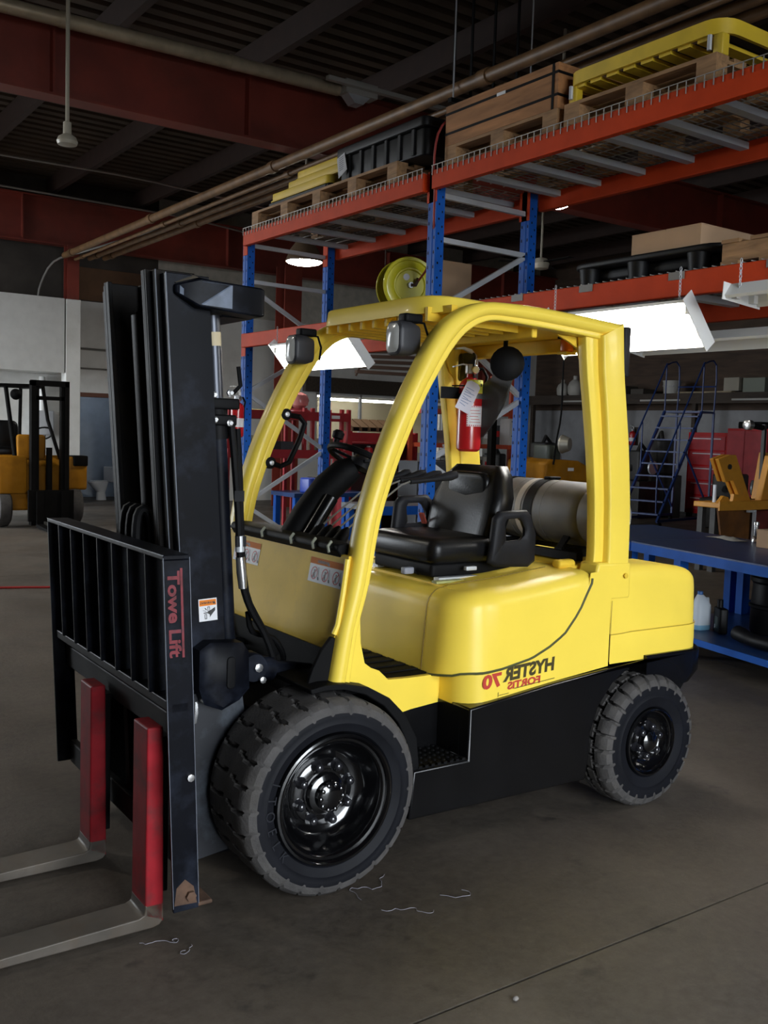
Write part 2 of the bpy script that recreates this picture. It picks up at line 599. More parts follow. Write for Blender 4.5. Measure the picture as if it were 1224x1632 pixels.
def girder(name, y, z0, z1):
    g = bpy.data.objects.new(name, None)
    COL.objects.link(g)
    g['kind'] = 'structure'
    xa, xb = LEFT_X, XMAX
    obj('web', B().box(xa, xb, y - 0.01, y + 0.01, z0 + 0.012, z1 - 0.012), REDOX, g, smooth=0)
    obj('flange', B().box(xa, xb, y - 0.13, y + 0.13, z0, z0 + 0.025), REDOX, g, smooth=0)
    obj('flange', B().box(xa, xb, y - 0.13, y + 0.13, z1 - 0.025, z1), REDOX, g, smooth=0)
    st = B().box(-0.012, 0.012, -0.12, 0.12, z0 + 0.025, z1 - 0.025)
    first = None
    for x in (-1.2, 3.1, 5.35, 9.8, 14.2, 18.0):
        if first is None:
            first = obj('stiffener', st, REDOX, g, smooth=0)
            o = first
        else:
            o = copy_part(first)
        o.location = (x, y, 0)


girder('roof_girder', 10.7, 5.08, 5.9)
girder('roof_girder', 20.4, 5.28, 6.2)
girder('roof_girder', 1.5, 5.6, 6.3)


def column(name, x, y, w, zt, lower=None):
    c = bpy.data.objects.new(name, None)
    COL.objects.link(c)
    c['kind'] = 'structure'
    zs = lower or 0
    for a0, a1, q0, q1, nm in ((-w / 2, w / 2, -w / 2, -w / 2 + 0.02, 'flange'), (-w / 2, w / 2, w / 2 - 0.02, w / 2, 'flange'), (-0.012, 0.012, -w / 2 + 0.02, w / 2 - 0.02, 'web')):
        obj(nm, B().box(x + a0, x + a1, y + q0, y + q1, zs, zt), REDOX, c, smooth=0)
    if lower:
        obj('column_casing', B().box(x - w / 2 - 0.03, x + w / 2 + 0.03, y - w / 2 - 0.03, y + w / 2 + 0.03, 0, lower), WALLW, c, smooth=0, bevel=0.01)


column('column', 6.3, 20.25, 0.24, 5.28, 4.2)
column('column', 10.75, 19.2, 0.42, 5.28)
column('column', 17.4, 20.2, 0.3, 5.28, 2.6)
# ------------------------------------------------------------------ the forklift
# local frame: x to the rear, y away from the near side, z up; origin on the floor under the front axle
FK_O, FK_G = (1.87140, 2.94644, 0.0), -0.0180
fk = thing('forklift', 'big yellow and black forklift with tall dark mast and red forks in the foreground', 'forklift', FK_O, FK_G)
CY = 0.65


def mir(y):
    return 2 * CY - y


def interp(tab, x):
    if x <= tab[0][0]:
        return tab[0][1]
    for (a, p), (c, q) in zip(tab, tab[1:]):
        if x <= c:
            return p + (q - p) * (x - a) / (c - a)
    return tab[-1][1]


# ---- wheels
def tyre_b(R, rin, w, N, depth, style):
    prof = [(rin, 0.035), (rin + 0.012, 0.012), (rin + 0.03, 0.006), ((rin + R) / 2 - 0.02, 0.0), ((rin + R) / 2 - 0.012, 0.003), ((rin + R) / 2, 0.003), (R - 0.045, 0.002), (R - 0.035, 0.006), (R - 0.018, 0.012), (R - 0.004, 0.03)]
    tread = [0.045 + (w - 0.09) * k / 11 for k in range(12)]
    pts = prof + [(R + 0.002 * math.sin(PI * (t / w)), t) for t in tread] + [(r, w - h) for r, h in reversed(prof)]
    per = 14
    na = N * per
    np_ = len(prof)
    rings = []
    for i in range(na):
        a = 2 * PI * i / na
        ring = []
        for j, (r, h) in enumerate(pts):
            if np_ - 4 <= j < len(pts) - np_ + 4:
                u = h / w
                if style == 'zigzag':
                    z = 0.55 * abs(((u * 2.0) % 1.0) - 0.5) + 0.35 * u
                    f = (i / per + z) % 1.0
                    g = f < 0.13 and (u < 0.44 or u > 0.56)
                    dd = depth * (1.0 if np_ <= j < len(pts) - np_ else 0.45)
                else:
                    k = j - np_
                    off = 0.0 if u < 0.32 else (0.5 if u < 0.68 else 0.15)
                    f = (i / per + off + 0.3 * u) % 1.0
                    g = f < 0.16 or (k in (3, 8) and (f * 3) % 1.0 < 0.8)
                    dd = depth * (1.0 if np_ <= j < len(pts) - np_ else 0.8)
                if g:
                    r -= dd
            ring.append((r * math.cos(a), h, r * math.sin(a)))
        rings.append(ring)
    n = len(pts)
    vs = [v for rg in rings for v in rg]
    fs = []
    for i in range(na):
        k = (i + 1) % na
        for j in range(n - 1):
            fs.append((i * n + j, k * n + j, k * n + j + 1, i * n + j + 1))
    bb = B()
    bb.add(vs, fs)
    return bb, n, np_


def wheel(name, cx, cz, y0, R, rin, w, N, depth, style, near=True, nuts=8, dish=0.12):
    s = 1 if near else -1
    tb, n, np_ = tyre_b(R, rin, w, N, depth, style)
    t = obj(name, tb, RUB, fk, smooth=30)
    t.location = (cx, y0, cz)
    # side rubber as a second material slot on the smooth sidewall bands
    t.data.materials.append(RUBS)
    na = N * 14
    for p in t.data.polygons:
        j = p.index % (n - 1)
        if j < np_ - 4 or j > n - np_ + 2:
            p.material_index = 1
    # rim: lathe about y, outer lip then a stepped dish
    k = rin / 0.235
    prof = [(rin + 0.004, 0.05), (rin + 0.006, 0.012), (rin + 0.002, 0.002), (rin - 0.006 * k, 0.0), (rin - 0.012 * k, 0.006), (rin - 0.016 * k, 0.016), (rin - 0.024 * k, 0.018), (rin - 0.028 * k, 0.014), (rin - 0.034 * k, 0.02), (rin - 0.038 * k, 0.032), (rin - 0.046 * k, dish * 0.45), (rin - 0.056 * k, dish * 0.68), (rin - 0.07 * k, dish * 0.86), (rin - 0.088 * k, dish * 0.97), (rin - 0.105 * k, dish), (rin * 0.56, dish - 0.002), (rin * 0.53, dish - 0.016), (rin * 0.51, dish - 0.02), (rin * 0.37, dish - 0.022), (rin * 0.355, dish - 0.03), (rin * 0.33, dish - 0.03), (rin * 0.31, dish - 0.05), (rin * 0.2, dish - 0.062), (rin * 0.02, dish - 0.065)]
    if not near:
        prof = [(r, w - h) for r, h in prof]
    obj('rim', B().lathe(prof, axis=(0, 1, 0), n=56, cap=False), RIMB, t, smooth=40)
    nb = B()
    nb.lathe([(0.024, 0.004), (0.023, -0.01), (0.017, -0.014), (0.018, -0.028), (0.017, -0.034), (0.014, -0.040), (0.009, -0.0435), (0.003, -0.045)], axis=(0, 1, 0), n=12)
    first = None
    for k in range(nuts):
        a = 2 * PI * k / nuts + 0.3
        if first is None:
            first = o = obj('wheel_nut', nb, NUTB, t, smooth=70)
        else:
            o = copy_part(first)
        o.location = (rin * 0.45 * math.cos(a), dish - 0.012 if near else w - dish + 0.012, rin * 0.45 * math.sin(a))
        if not near:
            o.rotation_euler = (PI, 0, 0)
    return t


fw = wheel('front_wheel', 0.008, 0.366, -0.034, 0.366, 0.24, 0.335, 26, 0.016, 'zigzag')
wheel('front_wheel', 0.008, 0.366, mir(0.301), 0.366, 0.24, 0.335, 26, 0.012, 'zigzag', near=False)
rw = wheel('rear_wheel', 1.738, 0.309, -0.008, 0.309, 0.155, 0.215, 26, 0.02, 'block', nuts=6, dish=0.06)
wheel('rear_wheel', 1.738, 0.309, mir(0.207), 0.309, 0.155, 0.215, 26, 0.02, 'block', near=False, nuts=6, dish=0.06)
# hollow hub ring bolts on the front wheel hub
hb = obj('hub_cap', B().lathe([(0.058, 0.0), (0.056, -0.016), (0.045, -0.024), (0.02, -0.028), (0.004, -0.029)], (0, 0.056, 0), (0, 1, 0), 24), RIMB, fw)
hf = B()
for k in range(10):
    a = 2 * PI * k / 10
    hf.lathe([(0.008, 0.0), (0.008, -0.008), (0.004, -0.01)], (0.047 * math.cos(a), 0.036, 0.047 * math.sin(a)), (0, 1, 0), 6)
obj('hub_bolt', hf, RIMB, fw)
# raised maker's letters on the near sidewall, as faint as in the photograph
LET = mat('lettering_rubber', (0.016, 0.017, 0.021), 0.6, spec=0.15)
for k, ch in enumerate('ITOELK'):
    tb = text_b(ch, 0.05)
    a = math.radians(158 + k * 12)
    er = Vector((math.cos(a), 0, math.sin(a)))
    et = Vector((-math.sin(a), 0, math.cos(a)))
    place(tb, er * 0.272 + Vector((0, -0.0018, 0)), et, -er)
    obj('sidewall_letter', tb, LET, fw, smooth=0)

# ---- black lower side skirt with rear wheel arch, both sides
seam = [(0.673, 0.598), (0.9, 0.622), (1.127, 0.648), (1.453, 0.676)]
arch = [(1.735 + 0.37 * math.cos(math.radians(a)), 0.33 + 0.37 * math.sin(math.radians(a)) * 0.97) for a in (188, 170, 150, 130, 112, 95, 78, 62, 52, 47)]
poly = [(0.385, 0.19), (1.352, 0.185)] + arch + [(2.00, 0.60), (2.00, 0.70), (1.72, 0.69), (1.455, 0.675)] + seam[::-1][1:] + [(0.673, 0.385), (0.40, 0.385)]
for y0, y1 in ((0.035, 0.16), (mir(0.16), mir(0.035))):
    obj('side_skirt', B().prism(poly, 'y', y0, y1), BLK, fk, bevel=0.01)
# counterweight bumper band lip across the rear, black rear underside
RBX, RBY, RBR = 2.192, 0.036, 0.155
rbp = [(1.722, RBY)] + [(RBX - RBR + RBR * math.cos(math.radians(a)), RBY + RBR + RBR * math.sin(math.radians(a))) for a in range(-90, 1, 10)]
rbp = rbp + [(x, mir(y)) for x, y in rbp[::-1]]
obj('rear_bumper', B().loft([[(x - (0.0 if x < 1.8 else 0.06), y, 0.575 if x < 1.8 else 0.55) for x, y in rbp], [(x, y, 0.60) for x, y in rbp], [(x, y, 0.70) for x, y in rbp], [(x - 0.008 if x > 1.8 else x, CY + (y - CY) * 0.987, 0.709) for x, y in rbp]]), BLK, fk, smooth=40)
obj('rear_block', B().hexa([(1.9, 0.12, 0.40), (2.0, 0.12, 0.40), (2.0, 1.18, 0.40), (1.9, 1.18, 0.40)], [(1.9, 0.1, 0.56), (2.1, 0.1, 0.56), (2.1, 1.2, 0.56), (1.9, 1.2, 0.56)]), MBLK, fk, smooth=0)
b = B()
b.box(0.34, 1.38, 0.26, 1.04, 0.2, 0.66)
b.box(0.70, 1.40, 0.12, 1.18, 0.56, 0.95)
b.box(1.36, 2.0, 0.33, 0.97, 0.28, 0.72)
b.box(1.36, 1.98, 0.14, 1.16, 0.62, 0.75)
b.box(-0.1, 0.36, 0.36, 0.94, 0.24, 0.6)
b.box(-0.05, 0.05, 0.2, 1.1, 0.3, 0.42)
obj('chassis', b, MBLK, fk, smooth=0)
obj('axle', B().cyl((1.735, 0.15, 0.305), (1.735, 1.15, 0.305), 0.06), MBLK, fk)
# step pocket
for ya, yb, yc in ((0.04, 0.25, 0.27), (mir(0.04), mir(0.25), mir(0.27))):
    lo, hi = min(ya, yb), max(ya, yb)
    obj('step_well', B().box(0.36, 0.69, min(yb, yc), max(yb, yc), 0.2, 0.70), BLK, fk, smooth=0)
    obj('step_riser', B().box(0.672, 0.70, lo + 0.06, hi, 0.385, 0.59), BLK, fk, smooth=0)
    tr = obj('step_tread', B().box(0.39, 0.675, lo + 0.005, hi, 0.372, 0.388), MBLK, fk, smooth=0)
    tb = B()
    for i in range(8):
        for j in range(6):
            x, y = 0.41 + i * 0.034, lo + 0.025 + j * 0.033 + (i % 2) * 0.014
            tb.lathe([(0.009, 0.0), (0.007, 0.006), (0.003, 0.008)], (x, y, 0.388), n=6)
    for i in range(9):
        x = 0.40 + i * 0.031
        tb.box(x, x + 0.016, lo + 0.003, lo + 0.02, 0.388, 0.397)
    obj('tread_stud', tb, MBLK, tr, kind='stuff')
# ---- front fenders
for y0, y1 in ((0.045, 0.34), (mir(0.34), mir(0.045))):
    angs = [-26, -10, 5, 20, 35, 50, 65, 80, 92, 101]
    inn = [(0.386 * math.cos(math.radians(a)) + 0.01, 0.366 + 0.386 * math.sin(math.radians(a))) for a in angs]
    out = []
    for a in angs:
        r = interp([(-24, 0.40), (-10, 0.415), (20, 0.435), (35, 0.43), (50, 0.424), (80, 0.41), (132, 0.40)], a)
        out.append((r * math.cos(math.radians(a)) + 0.01, 0.366 + r * math.sin(math.radians(a))))
    bb = B()
    bb.loft([[(i[0], y0, i[1]), (o[0], y0, o[1]), (o[0], y1, o[1]), (i[0], y1, i[1])] for i, o in zip(inn, out)])
    obj('front_fender', bb, MBLK, fk, bevel=0.004)
# black upright fin ahead of the near pillar foot
obj('fender_fin', B().prism([(-0.045, 0.75), (0.06, 0.75), (0.075, 0.93), (0.058, 0.935), (0.015, 0.885), (-0.02, 0.82)], 'y', 0.115, 0.135), MBLK, fk, bevel=0.004)
# ---- yellow lower cowl between pillar and step
top = [(0.115, 0.110, 0.96), (0.178, 0.115, 1.045), (0.19, 0.12, 0.90), (0.218, 0.13, 0.815), (0.255, 0.14, 0.79), (0.30, 0.15, 0.772), (0.355, 0.17, 0.728), (0.365, 0.18, 0.722), (0.48, 0.205, 0.71), (0.69, 0.252, 0.695)]
bot = [(0.102, 0.110, 0.748), (0.14, 0.113, 0.747), (0.19, 0.12, 0.735), (0.235, 0.13, 0.70), (0.27, 0.14, 0.665), (0.31, 0.15, 0.645), (0.36, 0.17, 0.61), (0.41, 0.18, 0.575), (0.50, 0.205, 0.578), (0.682, 0.252, 0.575)]
for fl in (False, True):
    g = (lambda p: (p[0], mir(p[1]), p[2])) if fl else (lambda p: p)
    s = -1 if fl else 1
    bb = B()
    bb.loft([[g(t), g(q), (q[0], g(q)[1] + 0.025 * s, q[2]), (t[0], g(t)[1] + 0.025 * s, t[2])] for t, q in zip(top, bot)])
    obj('lower_cowl', bb, YEL, fk, smooth=30)
obj('dark_void_plate', B().hexa([(0.145, 0.15, 0.25), (0.165, 0.15, 0.25), (0.165, 1.15, 0.25), (0.145, 1.15, 0.25)], [(0.10, 0.15, 0.93), (0.12, 0.15, 0.93), (0.12, 1.15, 0.93), (0.10, 1.15, 0.93)]), MBLK, fk, smooth=0)  # black sheet added to stand for the shaded void under the cowl
# floor mat
fm = obj('floor_mat', B().prism([(0.16, 0.17), (0.30, 0.185), (0.47, 0.23), (0.66, 0.285), (0.66, mir(0.285)), (0.47, mir(0.23)), (0.30, mir(0.185)), (0.16, mir(0.17))], 'z', 0.685, 0.704), MBLK, fk, smooth=0)
bb = B()
for i in range(7):
    y = 0.33 + i * 0.09
    bb.box(0.36, 0.62, y, y + 0.045, 0.704, 0.709)
obj('mat_rib', bb, MBLK, fm, kind='stuff', smooth=0)

# ---- engine hood
rc, ra = 0.17, 0.085
HX0, HY0, HX1 = 0.625, 0.06, 1.50
seamz = [(0.62, 0.70), (0.68, 0.732), (0.76, 0.734), (0.86, 0.742), (1.02, 0.77), (1.12, 0.81), (1.207, 0.859), (1.29, 0.95), (1.335, 1.03), (1.35, 1.072)]
topz = [(0.62, 1.052), (1.0, 1.08), (1.4, 1.125), (1.52, 1.135)]


def body_plan(near=True):
    pts = []
    for k in range(5):
        pts.append((HX0, CY - (CY - HY0 - rc) * k / 5, (-1, 0)))
    for k in range(9):
        a = math.radians(180 + 90 * k / 8)
        pts.append((HX0 + rc + rc * math.cos(a), HY0 + rc + rc * math.sin(a), (math.cos(a), math.sin(a))))
    for k in range(1, 20):
        pts.append((HX0 + rc + (1.36 - HX0 - rc) * k / 19, HY0, (0, -1)))
    return pts


half = body_plan()
plan = [(x, mir(y), (nx, -ny)) for x, y, (nx, ny) in half[1:]][::-1] + half
ring_rows = []
for k in range(11):
    row = []
    for x, y, (nx, ny) in plan:
        zb = interp(seamz, x) if abs(y - CY) > 0.35 else 0.69
        if x < 0.66:
            zb = interp([(0.0, 0.73), (0.28, 0.69), (0.6, 0.69)], min(abs(y - HY0), abs(y - mir(HY0))))
        zt = interp(topz, x)
        zt = max(zt, zb + 0.02)
        r = min(ra, max(0.02, (zt - zb) * 0.7))
        if k <= 4:
            z = zb + (zt - r - zb) * k / 4
            i = 0.02 * (k / 4) if x < 0.8 else 0.006 * k / 4
        else:
            a = PI / 2 * (k - 4) / 6
            z = zt - r + r * math.sin(a)
            i = (0.02 if x < 0.8 else 0.006) + ra * (1 - math.cos(a))
        row.append((x - nx * i, y - ny * i, z))
    ring_rows.append(row)
bb = B()
bb.loft(ring_rows, closed=False)
n = len(plan)
last = ring_rows[-1]
tops = []
for i in range(n // 2 + 1):
    p, q = last[i], last[n - 1 - i]
    tops.append([(p[0] + (q[0] - p[0]) * t, p[1] + (q[1] - p[1]) * t, p[2] + 0.012 * math.sin(PI * t)) for t in (0, 0.15, 0.3, 0.5, 0.7, 0.85, 1.0)])
bb.loft(tops, closed=False)
hood = obj('engine_hood', bb, YEL, fk, smooth=50)
# dark rubber seal in the joint under the hood
line = []
for x, y, (nx, ny) in half[3:]:
    zb = interp(seamz, x)
    if x < 0.66:
        zb = interp([(0.0, 0.73), (0.28, 0.69), (0.6, 0.69)], abs(y - HY0))
    line.append((x + nx * 0.0005, y + ny * 0.0005, zb - 0.004))
line.append((1.362, 0.0595, 1.09))
obj('hood_seal', B().tube(line, 0.0055, 6), mat('seal_rubber', (0.07, 0.075, 0.025), 0.6), fk)
# crease line of the side moulding: up the front face, then back along the top
HALF0 = len(plan) - len(half)
for jj in (HALF0 + 4, len(half) - 5):
    pts = []
    for row in ring_rows:
        p = row[jj]
        pts.append((p[0] - 0.0006, p[1], p[2] + 0.0004))
    for i in range(jj, n // 2 - 1, -1) if jj < n // 2 else []:
        pass
    base = [i for i in range(len(tops))]
    seq = tops[::-1]
    k0 = 4
    for q in range(2, len(seq) - 1, 3):
        row = seq[q]
        a, c = Vector(row[0]), Vector(row[-1])
        if jj > n // 2:
            a, c = c, a
        p = a.lerp(c, 0.115)
        if p.x > pts[-1][0] + 0.01:
            pts.append((p.x, p.y, row[1][2] + 0.001 + 0.0035))
    obj('hood_crease', B().tube(pts, 0.0022, 5), mat('crease_dark', (0.2, 0.13, 0.01), 0.6), hood)
# ---- yellow side panels with the lettering
for fl in (False, True):
    g = (lambda p: (p[0], mir(p[1]), p[2])) if fl else (lambda p: p)
    path = [(0.676, 0.252), (0.676, 0.2)]
    r2 = 0.11
    for k in range(7):
        a = math.radians(180 + 90 * k / 6)
        path.append((0.676 + r2 + r2 * math.cos(a), 0.062 + r2 + r2 * math.sin(a)))
    for x in (0.85, 0.95, 1.05, 1.127, 1.2, 1.26, 1.31, 1.345, 1.352, 1.42, 1.49):
        path.append((x, 0.062))
    rows = []
    for x, y in path:
        zb = interp([(0.676, 0.575), (0.70, 0.595), (0.78, 0.608), (0.9, 0.622), (1.127, 0.648), (1.49, 0.682)], x)
        zt = interp(seamz[1:] + [(1.352, 1.125), (1.5, 1.132)], x) - 0.011
        if y > 0.15:
            zt = 0.712
        rows.append([g((x, y, zb + (zt - zb) * k / 3)) for k in range(4)])
    obj('side_panel', B().loft(rows, closed=False), YEL, fk, smooth=40)
# ---- counterweight
cwp = []
for k in range(9):
    cwp.append((1.495 + 0.528 * k / 8, 0.058, (0, -1)))
for k in range(1, 10):
    a = math.radians(-90 + 90 * k / 9)
    cwp.append((2.023 + 0.15 * math.cos(a), 0.058 + 0.15 + 0.15 * math.sin(a), (math.cos(a), math.sin(a))))
for k in range(1, 5):
    cwp.append((2.173, 0.208 + (CY - 0.208) * k / 4, (1, 0)))
cfull = cwp + [(x, mir(y), (nx, -ny)) for x, y, (nx, ny) in cwp[::-1][1:]]
ctop = [(1.4, 1.14), (1.6, 1.137), (1.9, 1.118), (2.18, 1.085)]
rows = []
for z, i in ((0.69, 0.0), (0.75, 0.0), (0.822, 0.001), (0.828, 0.007), (0.9, 0.008), (1.0, 0.012)):
    rows.append([(x - nx * i, y - ny * i, z) for x, y, (nx, ny) in cfull])
for k in range(8):
    a = PI / 2 * k / 7
    rows.append([(x - nx * (0.014 + 0.07 * (1 - math.cos(a))), y - ny * (0.014 + 0.07 * (1 - math.cos(a))), interp(ctop, x) - 0.07 + 0.07 * math.sin(a)) for x, y, (nx, ny) in cfull])
bb = B()
bb.loft(rows, closed=False)
last = rows[-1]
n = len(cfull)
bb.loft([[tuple(Vector(last[i]).lerp(Vector(last[n - 1 - i]), t)) for t in (0, 0.25, 0.5, 0.75, 1)] for i in range(n // 2 + 1)], closed=False)
cw = obj('counterweight', bb, YEL, fk, smooth=45)
obj('cast_line', B().tube([(x + nx * 0.0005, y + ny * 0.0005, 0.825 + 0.004 * (x > 1.6)) for x, y, (nx, ny) in cfull], 0.0022, 5), mat('crease_yellow', (0.55, 0.38, 0.03), 0.5), cw)
obj('cast_joint', B().tube([(1.4935, 0.0585, 0.70), (1.4945, 0.0585, 0.98)], 0.0018, 5), MATS['crease_yellow'], cw)
obj('counterweight_top', B().box(1.33, 1.56, 0.2, 1.1, 1.06, 1.128), YEL2, fk, bevel=0.01)

# ---- overhead guard
F = [(0.044, 0.757), (0.078, 0.952), (0.122, 1.135), (0.16, 1.371), (0.216, 1.559), (0.271, 1.702), (0.338, 1.847), (0.388, 1.94), (0.443, 2.039), (0.512, 2.13), (0.58, 2.184), (0.655, 2.220), (0.735, 2.238), (0.85, 2.243), (1.015, 2.243), (1.25, 2.232), (1.492, 2.216)]
K = [(0.13, 0.745), (0.16, 0.955), (0.206, 1.13), (0.249, 1.369), (0.312, 1.56), (0.373, 1.705), (0.440, 1.842), (0.492, 1.93), (0.55, 2.02), (0.607, 2.088), (0.66, 2.13), (0.712, 2.155), (0.77, 2.168), (0.86, 2.168), (1.019, 2.162), (1.25, 2.15), (1.492, 2.133)]


def guard_ring(f, k, y0, y1, t0, t1, rr=0.022):
    f, k = Vector((f[0], 0, f[1])), Vector((k[0], 0, k[1]))
    a, c = f.lerp(k, t0), f.lerp(k, t1)
    d = (c - a).length
    u = (c - a).normalized()
    out = []
    r = min(rr, d * 0.49)
    for cu, cv, q in ((d - r, y1 - r, 0), (r, y1 - r, 90), (r, y0 + r, 180), (d - r, y0 + r, 270)):
        for s in range(4):
            t = math.radians(q + 30 * s)
            pu, pv = cu + r * math.cos(t), cv + r * math.sin(t)
            out.append((a.x + u.x * pu, pv, a.z + u.z * pu))
    return out


def catmull(pts, m=3):
    P = [Vector(p) for p in pts]
    out = []
    for i in range(len(P) - 1):
        p0, p1, p2, p3 = P[max(i - 1, 0)], P[i], P[i + 1], P[min(i + 2, len(P) - 1)]
        for s in range(m):
            t = s / m
            out.append(0.5 * ((2 * p1) + (p2 - p0) * t + (2 * p0 - 5 * p1 + 4 * p2 - p3) * t * t + (3 * p1 - p0 - 3 * p2 + p3) * t ** 3))
    out.append(P[-1])
    return [tuple(v) for v in out]


F2, K2 = catmull(F), catmull(K)
RL = [(1.372, 2.155), (1.385, 2.0), (1.41, 1.85), (1.437, 1.65), (1.458, 1.45), (1.466, 1.3), (1.47, 1.2), (1.466, 1.085)]
RR = [(1.498, 2.216), (1.517, 2.018), (1.543, 1.85), (1.572, 1.666), (1.59, 1.5), (1.599, 1.39), (1.605, 1.25), (1.607, 1.075)]
RI = [(1.300, 2.155), (1.318, 2.0), (1.345, 1.85), (1.378, 1.65), (1.402, 1.45), (1.412, 1.3), (1.416, 1.2), (1.410, 1.085)]
for fl in (False, True):
    y0, y1 = (0.07, 0.17) if not fl else (mir(0.17), mir(0.07))
    leg = obj('guard_leg', B().loft([guard_ring(f, k, y0, y1, 0, 0.74, 0.032) for f, k in zip(F2, K2)]), YEL, fk, smooth=50)
    yi0, yi1 = (y0 + 0.022, y1 - 0.01) if not fl else (y0 + 0.01, y1 - 0.022)
    obj('leg_flange', B().loft([guard_ring(f, k, yi0, yi1, 0.6, 1.0, 0.008) for f, k in zip(F2, K2)]), YEL, leg, smooth=50)
    L2, R2, I2 = catmull(RL), catmull(RR), catmull(RI)
    rear = obj('guard_rear_leg', B().loft([guard_ring(f, k, y0, y1, 0, 1, 0.012) for f, k in zip(L2, R2)]), YEL, fk, smooth=50)
    obj('leg_flange', B().loft([guard_ring(f, k, yi0 + (0 if fl else 0.015), yi1 - (0.015 if fl else 0), 0, 1, 0.006) for f, k in zip(I2, [(l[0] + 0.01, l[1] if len(l) == 2 else l[2]) for l in L2])]), YEL, rear, smooth=50)
    obj('pillar_foot', B().hexa([(1.36, y0 - 0.003 if not fl else y0, 0.98), (1.62, y0 - 0.003 if not fl else y0, 0.98), (1.62, y1 + 0.003 if fl else y1 + 0.02, 0.98), (1.36, y1 + 0.003 if fl else y1 + 0.02, 0.98)], [(1.405, y0 - 0.004, 1.155), (1.615, y0 - 0.004, 1.15), (1.615, y1 + 0.01, 1.15), (1.405, y1 + 0.01, 1.155)]), YEL, fk, bevel=0.012)
obj('bolt', B().lathe([(0.012, 0), (0.012, -0.006), (0.005, -0.008)], (1.575, 0.061, 1.09), (0, 1, 0), 8), YEL2, fk)
# header hoop in front
path = [(0.86, 1.10), (0.70, 1.105), (0.60, 1.09), (0.545, 1.05), (0.53, 0.98), (0.53, 0.8), (0.53, 0.6), (0.53, 0.42), (0.535, 0.34), (0.555, 0.27), (0.60, 0.215), (0.66, 0.19), (0.76, 0.178), (0.9, 0.17)]
path = catmull([(a, c, 0) for a, c in path], 3)
rings = []
for i, (x, y, _) in enumerate(path):
    zt = 2.264 if y > 0.3 else 2.264 - 0.014 * min(1, max(0, (x - 0.56) / 0.3))
    zb = 2.19 + 0.03 * max(0, min(1, (x - 0.56) / 0.2))
    p, q = Vector(path[max(i - 1, 0)]), Vector(path[min(i + 1, len(path) - 1)])
    d = (q - p).normalized()
    nrm = Vector((d.y, -d.x, 0)) * -1
    o = nrm * 0.012
    l = nrm * 0.03
    rings.append([(x, y, zb), (x + l.x * 0.3, y + l.y * 0.3, zt - 0.008), (x + l.x * 0.6, y + l.y * 0.6, zt), (x + l.x * 2.2, y + l.y * 2.2, zt), (x + l.x * 2.2, y + l.y * 2.2, zt - 0.01), (x + l.x, y + l.y, zt - 0.014), (x + o.x, y + o.y, zb)])
obj('guard_header', B().loft(rings), YEL, fk, smooth=50)
# longitudinal roof bars, front crossbar, rear roof plate
first = None
for k in range(9):
    y = 0.26 + k * 0.098
    if first is None:
        first = o = obj('roof_bar', B().hexa([(0.55, -0.009, 2.158), (1.04, -0.009, 2.15), (1.04, 0.009, 2.15), (0.55, 0.009, 2.158)], [(0.55, -0.009, 2.215), (1.04, -0.009, 2.205), (1.04, 0.009, 2.205), (0.55, 0.009, 2.215)]), YEL2, fk, smooth=0)
    else:
        o = copy_part(first)
    o.location = (0, y, 0)
obj('roof_plate', B().box(1.04, 1.48, 0.16, mir(0.16), 2.165, 2.18), YEL2, fk, smooth=0)
obj('roof_crossbar', B().box(0.60, 0.63, 0.16, mir(0.16), 2.19, 2.22), YEL2, fk, smooth=0)
obj('roof_crossbar', B().box(1.035, 1.065, 0.16, mir(0.16), 2.125, 2.19), YEL2, fk, smooth=0, bevel=0.006)
obj('roof_crossbar', B().box(1.42, 1.47, 0.16, mir(0.16), 2.10, 2.165), YEL2, fk, smooth=0, bevel=0.006)
for sgn, y in ((1, 0.175), (-1, mir(0.175))):
    obj('guard_gusset', B().prism([(1.19, 2.15), (1.37, 2.15), (1.385, 1.99), (1.345, 2.03), (1.315, 2.10), (1.26, 2.125)], 'y', y - 0.006, y + 0.006), YEL2, fk)
# work lights
for y, lab in ((0.235, 1), (1.075, 0)):
    sh = B()
    rr = []
    for x, s in ((0.372, 0.86), (0.378, 0.97), (0.39, 1.0), (0.44, 0.97), (0.475, 0.8), (0.485, 0.45)):
        ring = []
        for kx, kz, q in ((1, 1, 0), (-1, 1, 90), (-1, -1, 180), (1, -1, 270)):
            for t in range(4):
                a = math.radians(q + 30 * t)
                ring.append((x, y + s * (0.024 * kx + 0.03 * math.cos(a)), 2.075 + s * (0.032 * kz + 0.036 * math.sin(a))))
        rr.append(ring)
    hl = obj('work_light', sh.loft(rr), mat('lamp_housing', (0.03, 0.03, 0.034), 0.5), fk)
    obj('lens', B().loft([[(0.3705, yy * 0.96 + y * 0.04, zz * 0.96 + 2.075 * 0.04) for _, yy, zz in rr[0]], [(0.362, yy * 0.6 + y * 0.4, zz * 0.6 + 2.075 * 0.4) for _, yy, zz in rr[0]]]), LAMPG, hl)
    obj('lamp_bracket', B().rbox(0.41, 0.50, y - 0.03, y + 0.03, 2.14, 2.175, 0.015), MBLK, hl)
    obj('lamp_cable', B().tube([(0.47, y + 0.02, 2.15), (0.50, y - 0.03, 2.14), (0.51, y - 0.045, 2.09), (0.50, y - 0.05, 2.03)], 0.005, 6), MBLK, hl)
